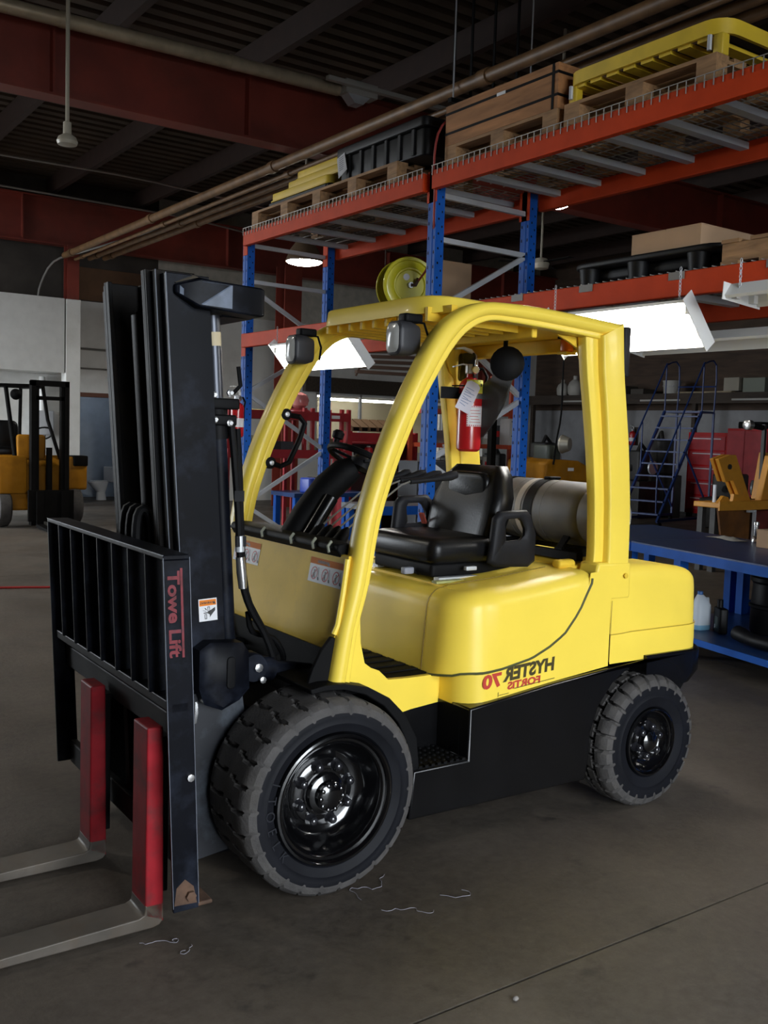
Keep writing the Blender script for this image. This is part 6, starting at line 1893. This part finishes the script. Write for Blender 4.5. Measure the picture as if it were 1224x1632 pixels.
# blue vise bench with a blue case, basket
vb2 = thing('vise_bench', 'dark blue work table behind the far pillar with a blue case on it', 'bench', (7.0, 12.2, 0))
obj('table_top', B().box(0, 1.35, 0, 0.7, 0.74, 0.8), DBLUE, vb2, smooth=0)
for x in (0.03, 1.24):
    for y in (0.03, 0.6):
        obj('leg', B().box(x, x + 0.08, y, y + 0.08, 0, 0.74), BLUE, vb2, smooth=0)
cs = thing('blue_case', 'bright blue plastic case on the dark blue table', 'case', (7.42, 12.35, 0.8005), 0.2)
obj('case_body', B().rbox(-0.2, 0.2, -0.12, 0.12, 0, 0.22, 0.04), mat('case_blue', (0.02, 0.06, 0.4), 0.4), cs)
obj('case_pouch', B().rbox(-0.14, 0.12, -0.16, -0.115, 0.02, 0.17, 0.03, axis='y'), mat('case_blue2', (0.06, 0.14, 0.55), 0.45), cs)
obj('case_tag', B().box(0.1, 0.17, -0.13, -0.122, 0.2, 0.25), LABELW, cs, smooth=0)
obj('case_strap', B().box(-0.03, 0.02, -0.125, 0.125, 0.22, 0.226), MBLK, cs, smooth=0)
bsk = thing('basket', 'pale square plastic basket behind the blue case', 'basket', (7.78, 12.55, 0.8005), 0.1)
obj('basket_shell', B().loft([[(x * s, y * s, z) for x, y in ((-.12, -.1), (.12, -.1), (.12, .1), (-.12, .1))] for z, s in ((0, 0.85), (0.15, 1.0), (0.16, 1.06), (0.172, 1.06), (0.172, 0.95), (0.02, 0.8))]), mat('basket_cream', (0.55, 0.56, 0.48), 0.6), bsk, smooth=0)
for k in range(4):
    obj('basket_rib', B().box(-0.1 + 0.06 * k, -0.085 + 0.06 * k, -0.108, -0.1, 0.03, 0.14), MATS['basket_cream'], bsk, smooth=0)
# grey tool cabinet and blue bench behind the near pillar
gcab = thing('grey_cabinet', 'dark grey steel cabinet behind the near front pillar', 'cabinet', (8.75, 11.6, 0))
GREY = mat('cabinet_grey', (0.06, 0.065, 0.075), 0.5)
obj('cabinet_body', B().box(0, 0.55, 0.02, 0.5, 0.0, 1.3), GREY, gcab, smooth=0)
for k in range(3):
    d = obj('drawer', B().box(0.02, 0.53, 0.0, 0.02, 0.1 + 0.4 * k, 0.46 + 0.4 * k), GREY, gcab, smooth=0, bevel=0.004)
    obj('handle', B().box(0.2, 0.35, -0.015, 0.0, 0.4 + 0.4 * k, 0.415 + 0.4 * k), CHR, d, smooth=0)
b3 = thing('work_bench', 'low blue bench seen between the near pillar and the seat', 'bench', (6.2, 9.0, 0))
obj('bench_top', B().box(0, 1.9, 0, 0.7, 0.82, 0.88), mat('bench_grey_top', (0.1, 0.11, 0.13), 0.35), b3, smooth=0)
obj('apron', B().box(0, 1.9, -0.02, 0.0, 0.78, 0.88), BLUE, b3, smooth=0)
for x in (0.05, 1.78):
    for y in (0.04, 0.6):
        obj('leg', B().box(x, x + 0.07, y, y + 0.07, 0, 0.82), BLUE, b3, smooth=0)
carton('cardboard_box', 'open cardboard box behind the seat with a paper sticking out', 5.75, 6.25, 7.55, 8.1, 0.001, 0.62, 0.3)
tag(obj('paper_sheet', B().add([(5.9, 7.7, 0.63), (6.06, 7.62, 0.64), (6.1, 7.7, 0.8), (5.98, 7.76, 0.83)], [(0, 1, 2, 3)]).add([(5.902, 7.705, 0.63), (6.062, 7.625, 0.64), (6.102, 7.705, 0.8), (5.982, 7.765, 0.83)], [(3, 2, 1, 0)]), mat('paper_white', (0.55, 0.53, 0.5), 0.8), smooth=0), 'white paper sheet sticking out of the cardboard box behind the seat', 'paper')
wp = thing('water_pump', 'chrome post of a small press on the low blue bench', 'press', (7.6, 9.3, 0.8805))
obj('press_post', B().cyl((0, 0, 0), (0, 0, 0.55), 0.02, 10), CHR, wp)
obj('press_base', B().rbox(-0.1, 0.1, -0.08, 0.08, 0, 0.04, 0.02), GALV, wp)
obj('press_head', B().rbox(-0.04, 0.04, -0.05, 0.05, 0.2, 0.3, 0.02), GALV, wp)

# ------------------------------------------------------------------ orange parts shelves behind the extinguisher
os_ = thing('parts_shelf', 'red-orange parts shelf with small stock behind the extinguisher', 'shelf', (9.6, 12.5, 0))
for x in (0.0, 1.75):
    for y in (0.0, 0.5):
        obj('post', B().box(x, x + 0.07, y, y + 0.05, 0, 2.75), mat('shelf_orange', (0.4, 0.06, 0.025), 0.5), os_, smooth=0)
for z in (0.55, 1.02, 1.5, 2.05, 2.5):
    obj('shelf_board', B().box(0.07, 1.75, 0.0, 0.55, z, z + 0.07), MATS['shelf_orange'], os_, smooth=0)
for z in (1.5, 2.05):
    for k in range(4):
        obj('price_tag', B().box(0.3 + 0.35 * k, 0.4 + 0.35 * k, -0.004, -0.001, z + 0.015, z + 0.055), LABELW, os_, smooth=0)
tones = [(0.3, 0.28, 0.25), (0.12, 0.1, 0.08), (0.42, 0.4, 0.36), (0.05, 0.05, 0.06), (0.2, 0.16, 0.1)]
q = 0
for z in (0.62, 1.09, 1.57, 2.12):
    x = 9.72
    pos = 0
    while x < 11.25:
        w = 0.1 + 0.16 * random.random()
        h = 0.12 + 0.22 * random.random()
        if random.random() < 0.8:
            pos += 1
            o = carton('stock_box', '%s stock box, %s from the left on the %s board of the parts shelf' % (['grey', 'brown', 'cream', 'black', 'tan'][q % 5], ['first', 'second', 'third', 'fourth', 'fifth', 'sixth', 'seventh', 'eighth', 'ninth', 'tenth', 'eleventh'][pos - 1], {0.62: 'lowest', 1.09: 'second', 1.57: 'third', 2.12: 'fourth'}[z]), x, x + w, 12.53, 12.53 + 0.25, z + 0.0005, z + h, 0, mat('stock_%s' % 'abcde'[q % 5], tones[q % 5], 0.7), False)
            o['group'] = 'stock on the parts shelf'
            obj('box_label', B().box(-w * 0.35, w * 0.35, -0.1262, -0.1252, h * 0.4, h * 0.7), LABELW if q % 2 else LABELR, o, smooth=0)
            q += 1
        x += w + 0.03
wb = thing('file_box', 'tall pale file box with two dark labels on the parts shelf', 'box', (11.02, 12.35, 1.5705))
obj('box_body', B().box(-0.14, 0.14, -0.12, 0.12, 0, 0.44), mat('file_grey', (0.45, 0.44, 0.44), 0.6), wb, smooth=0)
for z in (0.16, 0.4):
    obj('box_band', B().box(-0.1, 0.12, -0.1225, -0.1205, z - 0.02, z), LABELK, wb, smooth=0)
wb.location = (10.9, 12.36, 2.1205)
wb.location = (11.25, 12.36, 1.5705)
obj('ledge', B().box(1.45, 1.75, -0.3, 0.0, 1.5, 1.57), MATS['shelf_orange'], os_, smooth=0)

# ------------------------------------------------------------------ background forklift behind the gas cylinder
f3 = thing('forklift', 'old forklift with an orange-yellow hood behind the gas cylinder', 'forklift', (11.2, 11.0, 0), 0)
obj('hood', B().loft([[(x, y, z) for x, z in ((-0.45, z0), (-0.42, z0 + 0.3), (-0.3, z0 + 0.36), (0.3, z0 + 0.34), (0.55, z0 + 0.24), (0.66, z0))] for y, z0 in ((0.0, 1.02), (0.9, 1.04))]), BYEL, f3, bevel=0.03)
obj('chassis', B().box(-0.8, 1.0, 0.0, 0.9, 0.28, 1.02), MBLK, f3, smooth=0)
obj('hood_badge', B().box(0.05, 0.18, -0.004, -0.001, 1.2, 1.25), LABELW, f3, smooth=0)
for x in (-0.6, 0.75):
    obj('wheel', B().lathe([(0.1, 0.0), (0.27, -0.01), (0.3, 0.03), (0.3, 0.15), (0.27, 0.19), (0.1, 0.18)], (x, -0.2, 0.3), (0, 1, 0), 24), RUB, f3)
    obj('wheel', B().lathe([(0.1, 0.0), (0.27, -0.01), (0.3, 0.03), (0.3, 0.15), (0.27, 0.19), (0.1, 0.18)], (x, 0.95, 0.3), (0, 1, 0), 24), RUB, f3)
obj('mast', B().box(-0.95, -0.85, 0.1, 0.2, 0.05, 2.1), DKM, f3, smooth=0)
obj('mast', B().box(-0.95, -0.85, 0.7, 0.8, 0.05, 2.1), DKM, f3, smooth=0)
al = obj('engine_block', B().rbox(-0.3, 0.0, 0.1, 0.45, 1.36, 1.6, 0.05), mat('engine_dark', (0.05, 0.06, 0.05), 0.5), f3)
obj('alternator', B().lathe([(0.03, -0.02), (0.08, -0.01), (0.09, 0.0), (0.14, 0.005), (0.15, 0.03), (0.13, 0.08), (0.1, 0.15), (0.04, 0.16)], (-0.05, 0.08, 1.62), (0.4, -0.9, 0), 24), mat('alternator_grey', (0.35, 0.33, 0.28), 0.45, metal=0.5), al)
obj('cable', B().tube(catmull([(-0.32, -0.05, 1.3), (-0.28, -0.06, 1.7), (-0.2, -0.05, 2.1), (-0.2, -0.05, 2.9), (-0.1, 0.0, 3.4)]), 0.014, 6), MBLK, f3)

# ------------------------------------------------------------------ mezzanine shelf along the right wall with its stock
mz = thing('wall_shelf', 'long dark timber shelf high on the right-hand wall', 'shelf', (19.0, 13.0, 0))
DW = wood('dark_shelf_wood', (0.05, 0.035, 0.025), 1.5)
obj('shelf_board', B().box(0.0, 0.98, -7.5, 7.9, 2.78, 2.86), DW, mz, smooth=0)
obj('shelf_edge', B().box(-0.04, 0.0, -7.5, 7.9, 2.62, 2.86), DW, mz, smooth=0)
for k in range(6):
    y = -6.5 + 2.7 * k
    obj('shelf_post', B().box(0.0, 0.1, y, y + 0.1, 0, 2.62), DW, mz, smooth=0)
for k in range(5):
    obj('light_batten', B().box(-0.06, -0.041, -5.8 + 2.6 * k, -4.6 + 2.6 * k, 2.68, 2.72), MATS['dull_white'], mz, smooth=0)
SX = 18.96 + 0.05


def tub(label, y, r, h, m, nm='bucket'):
    t = thing(nm, label, nm, (SX + 0.3, y, 2.8605))
    obj('bucket_body', B().lathe([(r * 0.88, 0), (r, h * 0.93), (r * 1.05, h * 0.94), (r * 1.05, h), (r * 0.95, h)], n=18), m, t)
    obj('bail', B().tube([(0, -r, h * 0.9), (-r * 0.7, -r * 0.7, h * 0.6), (-r, 0, h * 0.5), (-r * 0.7, r * 0.7, h * 0.6), (0, r, h * 0.9)], 0.008, 6), GALV, t)
    return t


def jug2(label, y, s):
    t = thing('jug', label, 'jug', (SX + 0.3, y, 2.8605))
    obj('jug_body', B().lathe([(0.12 * s, 0), (0.16 * s, 0.05 * s), (0.17 * s, 0.2 * s), (0.13 * s, 0.3 * s), (0.06 * s, 0.36 * s)], n=18), mat('dull_white_jug', (0.42, 0.4, 0.36), 0.5), t)
    obj('jug_cap', B().lathe([(0.05 * s, 0.35 * s), (0.05 * s, 0.44 * s), (0.03 * s, 0.45 * s)], n=12), MATS['dull_white_jug'], t)


tub('pale plastic bucket on the high wall shelf', 15.55, 0.22, 0.32, mat('pale_bucket', (0.42, 0.41, 0.38), 0.5))
jug2('left of two white jugs on the high wall shelf', 19.2, 1.0)
jug2('right of two white jugs on the high wall shelf', 18.75, 1.2)
tag(obj('plank', B().box(SX + 0.05, SX + 0.2, 13.7, 15.2, 2.862, 2.9), wood('pale_plank', (0.35, 0.28, 0.18)), smooth=0), 'pale plank lying on the high wall shelf', 'plank')
carton('carton', 'pale carton on the high wall shelf, first from the bucket', SX + 0.1, SX + 0.5, 13.55, 13.95, 2.902, 3.2, 0, mat('pale_carton', (0.35, 0.32, 0.26), 0.8))
carton('carton', 'greenish carton on the high wall shelf, second from the bucket', SX + 0.1, SX + 0.5, 12.9, 13.45, 2.8605, 3.18, 0, mat('green_carton', (0.22, 0.24, 0.2), 0.8))
for k in range(4):
    jj = 16.3 + 0.55 * k
    carton('dark_box', ['first', 'second', 'third', 'fourth'][k] + ' dark box left of the pale bucket on the high wall shelf', SX + 0.15, SX + 0.6, jj, jj + 0.4, 2.8605, 3.0 + 0.08 * (k % 2), 0, mat('dim_box', (0.07, 0.06, 0.05), 0.8))['group'] = 'dark boxes on the high shelf'

# ------------------------------------------------------------------ blue rolling ladder
ld = thing('rolling_ladder', 'tall blue rolling ladder with handrails by the right wall', 'ladder', (16.4, 13.25, 0), math.radians(-79))
LBL = mat('ladder_blue', (0.015, 0.04, 0.16), 0.45)
# local: climbs along +y, width along x
N = 9
for s in (-0.42, 0.42):
    obj('stringer', B().beam((s, -1.05, 0.12), (s, 0.6, 2.35), 0.04, 0.06), LBL, ld, smooth=0)
    obj('back_post', B().beam((s, 1.15, 0.1), (s, 1.15, 2.35), 0.04, 0.04), LBL, ld, smooth=0)
    obj('base_rail', B().beam((s, -1.05, 0.14), (s, 1.15, 0.14), 0.04, 0.05), LBL, ld, smooth=0)
    obj('diagonal', B().beam((s, 1.15, 0.3), (s, 0.0, 1.5), 0.03, 0.03), LBL, ld, smooth=0)
    obj('handrail', B().tube(catmull([(s, -1.1, 0.3), (s, -1.12, 0.95), (s, -0.95, 1.25), (s, 0.45, 3.15), (s, 0.65, 3.35), (s, 1.15, 3.35), (s, 1.15, 2.35)]), 0.018, 6), LBL, ld)
    for y, z0, z1 in ((0.6, 2.35, 3.33), (-0.3, 1.1, 2.1)):
        obj('rail_post', B().tube([(s, y, z0), (s, y, z1)], 0.016, 6), LBL, ld)
    for y in (-0.95, 1.1):
        obj('caster', B().lathe([(0.05, -0.02), (0.06, 0.0), (0.06, 0.02), (0.05, 0.04)], (s - 0.01, y, 0.06), (1, 0, 0), 14), MBLK, ld)
for k in range(N):
    t = (k + 0.6) / N
    y, z = -1.05 + 1.65 * t, 0.12 + 2.23 * t
    obj('tread', B().box(-0.42, 0.42, y - 0.09, y + 0.09, z - 0.015, z + 0.015), LBL, ld, smooth=0)
obj('platform', B().box(-0.42, 0.42, 0.6, 1.15, 2.33, 2.37), LBL, ld, smooth=0)
obj('toe_rail', B().tube([(-0.42, 1.15, 2.9), (0.42, 1.15, 2.9)], 0.016, 6), LBL, ld)
# red tool cabinets by the right wall
tcab = thing('tool_cabinet', 'tall red steel tool cabinet by the white wall behind the yellow machine', 'cabinet', (18.6, 12.9, 0), math.radians(-90))
obj('cabinet_body', B().box(-0.5, 0.5, 0.0, 0.55, 0.1, 2.05), EXTR, tcab, smooth=0)
obj('cabinet_door', B().box(-0.05, 0.49, -0.02, 0.0, 0.15, 2.0), SRED, tcab, smooth=0, bevel=0.005)
obj('cabinet_door', B().box(-0.49, -0.06, -0.02, 0.0, 0.15, 2.0), SRED, tcab, smooth=0, bevel=0.005)
obj('top_box', B().rbox(-0.3, 0.3, 0.05, 0.45, 2.05, 2.2, 0.05), MBLK, tcab)
tc2 = thing('tool_chest', 'wide red tool chest with chrome handles left of the tall red cabinet', 'chest', (18.75, 14.0, 0), math.radians(-90))
obj('chest_body', B().box(-0.55, 0.5, 0.0, 0.5, 0.1, 1.95), EXTR, tc2, smooth=0)
for k in range(5):
    d = obj('drawer', B().box(-0.5, 0.45, -0.015, 0.0, 0.2 + 0.34 * k, 0.5 + 0.34 * k), SRED, tc2, smooth=0)
    obj('handle', B().box(-0.4, 0.35, -0.03, -0.015, 0.44 + 0.34 * k, 0.46 + 0.34 * k), GALV, d, smooth=0)
e3 = extinguisher('fire_extinguisher', 'dim fire extinguisher on the far white column near the ladder', (18.85, 16.3, 1.6), 0, 0.08, 0.36, big=False)
obj('hook_board', B().box(0.09, 0.11, -0.1, 0.1, 0.0, 0.45), DW, e3, smooth=0)
# dark machines along the right wall
DKI = mat('dark_iron', (0.025, 0.024, 0.023), 0.55, var=0.4)
for k, (x, y, w, d, h, lb) in enumerate(((17.3, 14.75, 0.7, 0.7, 1.5, 'dark machine bench left of the blue ladder, farther one'), (18.1, 18.6, 0.9, 0.8, 1.6, 'dark engine stand behind the blue ladder'), (17.4, 12.4, 1.3, 0.9, 1.1, 'dark steel stock rack behind the yellow machine'), (15.8, 17.9, 1.1, 0.7, 1.3, 'dark machine under the high wall shelf by the corner'), (13.6, 16.8, 1.2, 0.8, 1.25, 'dark lathe behind the old orange forklift'), (18.2, 14.85, 0.9, 0.7, 1.75, 'dark tall press just left of the red tool chest'), (18.0, 16.6, 1.2, 0.7, 1.65, 'dark stacked machinery left of the blue ladder'))):
    t = thing('shop_machine', lb, 'machine', (x, y, 0), 0.2 * k)
    obj('machine_base', B().box(-w / 2, w / 2, -d / 2, d / 2, 0, h * 0.55), DKI, t, smooth=0, bevel=0.02)
    obj('machine_head', B().rbox(-w * 0.35, w * 0.2, -d * 0.35, d * 0.3, h * 0.55, h, 0.08), DKI, t)
    obj('machine_arm', B().tube([(-w * 0.4, 0, h * 0.7), (w * 0.1, 0, h * 1.1), (w * 0.45, 0, h * 0.95)], 0.05, 8), DKI, t)
    obj('machine_wheel', B().lathe([(0.03, 0), (0.15, 0.0), (0.16, 0.03), (0.12, 0.05), (0.03, 0.05)], (w * 0.2, -d * 0.45, h * 0.75), (0, 1, 0), 18), GALV, t)
# ------------------------------------------------------------------ yellow-orange machine on the right
ym = thing('scissor_frame', 'orange-yellow steel machine frame with two raised arms past the blue bench', 'machine', (11.3, 8.3, 0), 0.0)
RUSTO = mat('rusty_orange', (0.16, 0.06, 0.012), 0.6, var=0.4, dirt=(0.03, 0.02, 0.012), dirt_amt=0.8)
OY = mat('machine_orange', (0.62, 0.27, 0.025), 0.5, var=0.15, dirt=(0.1, 0.06, 0.03), dirt_amt=0.5)
obj('deck', B().box(-0.35, 2.2, -0.35, 0.06, 0.86, 0.93), OY, ym, smooth=0, bevel=0.01)
obj('deck_lip', B().box(-0.37, 2.2, -0.37, -0.35, 0.83, 0.95), OY, ym, smooth=0)
for x, y in ((-0.28, -0.24), (-0.28, -0.04), (2.0, -0.24), (2.0, -0.04)):
    obj('leg', B().box(x, x + 0.08, y, y + 0.08, 0.0, 0.86), DKI, ym, smooth=0)
obj('side_plate', B().prism([(-0.3, 0.86), (0.5, 0.86), (0.42, 0.3), (-0.15, 0.25)], 'y', -0.3, -0.27), RUSTO, ym, smooth=0)
obj('arm', B().prism([(-0.22, 1.5), (0.02, 1.56), (0.16, 1.56), (0.55, 0.93), (0.33, 0.93), (0.12, 1.22), (-0.03, 1.19)], 'y', -0.2, -0.14), OY, ym, smooth=0, bevel=0.01)
obj('arm', B().prism([(-0.12, 1.5), (0.12, 1.56), (0.26, 1.56), (0.65, 0.93), (0.43, 0.93), (0.22, 1.22), (0.07, 1.19)], 'y', -0.04, 0.02), OY, ym, smooth=0, bevel=0.01)
obj('arm_cylinder', B().beam((0.2, 0.0, 1.45), (0.55, 0.0, 0.95), 0.12, 0.12), DKI, ym, smooth=0)
obj('arm_pin', B().cyl((0.02, -0.22, 1.4), (0.02, -0.19, 1.4), 0.035, 12), DKI, ym)
obj('post', B().prism([(0.85, 0.93), (1.25, 0.93), (1.25, 1.56), (1.02, 1.56)], 'y', -0.15, -0.05), OY, ym, smooth=0, bevel=0.01)
obj('post', B().prism([(1.12, 0.93), (1.5, 0.93), (1.5, 1.6), (1.25, 1.6)], 'y', 0.1, 0.2), OY, ym, smooth=0, bevel=0.01)
obj('post_label', B().box(1.03, 1.09, -0.156, -0.151, 1.3, 1.42), LABELW, ym, smooth=0)
obj('lug', B().prism([(-0.3, 0.93), (-0.05, 0.93), (-0.1, 1.0), (-0.2, 1.02)], 'y', -0.3, -0.25), OY, ym, smooth=0)
obj('lug', B().prism([(0.0, 0.93), (0.2, 0.93), (0.15, 1.03), (0.02, 1.04)], 'y', -0.3, -0.25), OY, ym, smooth=0)
obj('pin', B().cyl((-0.26, -0.2, 0.93), (-0.26, -0.2, 1.16), 0.025, 10), GALV, ym)
for x in (0.35, 1.0):
    obj('clamp', B().beam((x, -0.4, 0.35), (x, -0.4, 0.83), 0.04, 0.03), GALV, ym, smooth=0)
    obj('clamp_jaw', B().box(x - 0.14, x + 0.02, -0.415, -0.372, 0.80, 0.83), GALV, ym, smooth=0)
obj('engine', B().rbox(0.5, 1.9, -0.2, 0.04, 0.0, 0.8, 0.06), mat('dull_red_engine', (0.13, 0.02, 0.015), 0.6, var=0.4), ym)
obj('lamp_arm', B().tube([(1.15, 0.1, 1.95), (0.85, 0.1, 1.98)], 0.04, 10), MBLK, ym)
obj('lamp_head', B().lathe([(0.03, 0), (0.07, 0.03), (0.07, 0.12), (0.05, 0.13)], (0.9, 0.1, 1.98), (-1, 0, 0), 14), CHR, ym)
obj('lamp_post', B().beam((1.2, 0.1, 0.93), (1.2, 0.1, 2.0), 0.05, 0.05), DKI, ym, smooth=0)

# ------------------------------------------------------------------ bits on the near floor
random.seed(3)


def scrap(label, x, y, n, s):
    pts = [(x, y, 0.004)]
    a = random.random() * 6
    for k in range(n):
        a += random.uniform(-1.5, 1.5)
        p = pts[-1]
        pts.append((p[0] + s * math.cos(a), p[1] + s * math.sin(a), 0.004))
    return tag(obj('string_scrap', B().tube(catmull(pts, 2), 0.0011, 5), mat('string_grey', (0.26, 0.255, 0.29), 0.8)), label, 'string')


scrap('tangled grey string scrap on the floor behind the front tyre', 1.95, 2.84, 16, 0.022)
scrap('second string scrap on the floor just below the tangled one', 1.97, 2.74, 12, 0.02)
scrap('pale string lying straight on the open floor', 2.22, 2.72, 6, 0.03)
scrap('tiny ring of string on the floor before the near fork', 1.16, 2.97, 16, 0.012)
scrap('curled string scrap near the fork heel', 1.27, 2.85, 8, 0.014)
tag(obj('pebble', B().ball((2.0, 2.07, 0.006), 0.011, 0.009, 0.007, 8, 5), mat('pebble_grey', (0.25, 0.23, 0.21), 0.9)), 'small pale pebble by the floor joint', 'pebble')
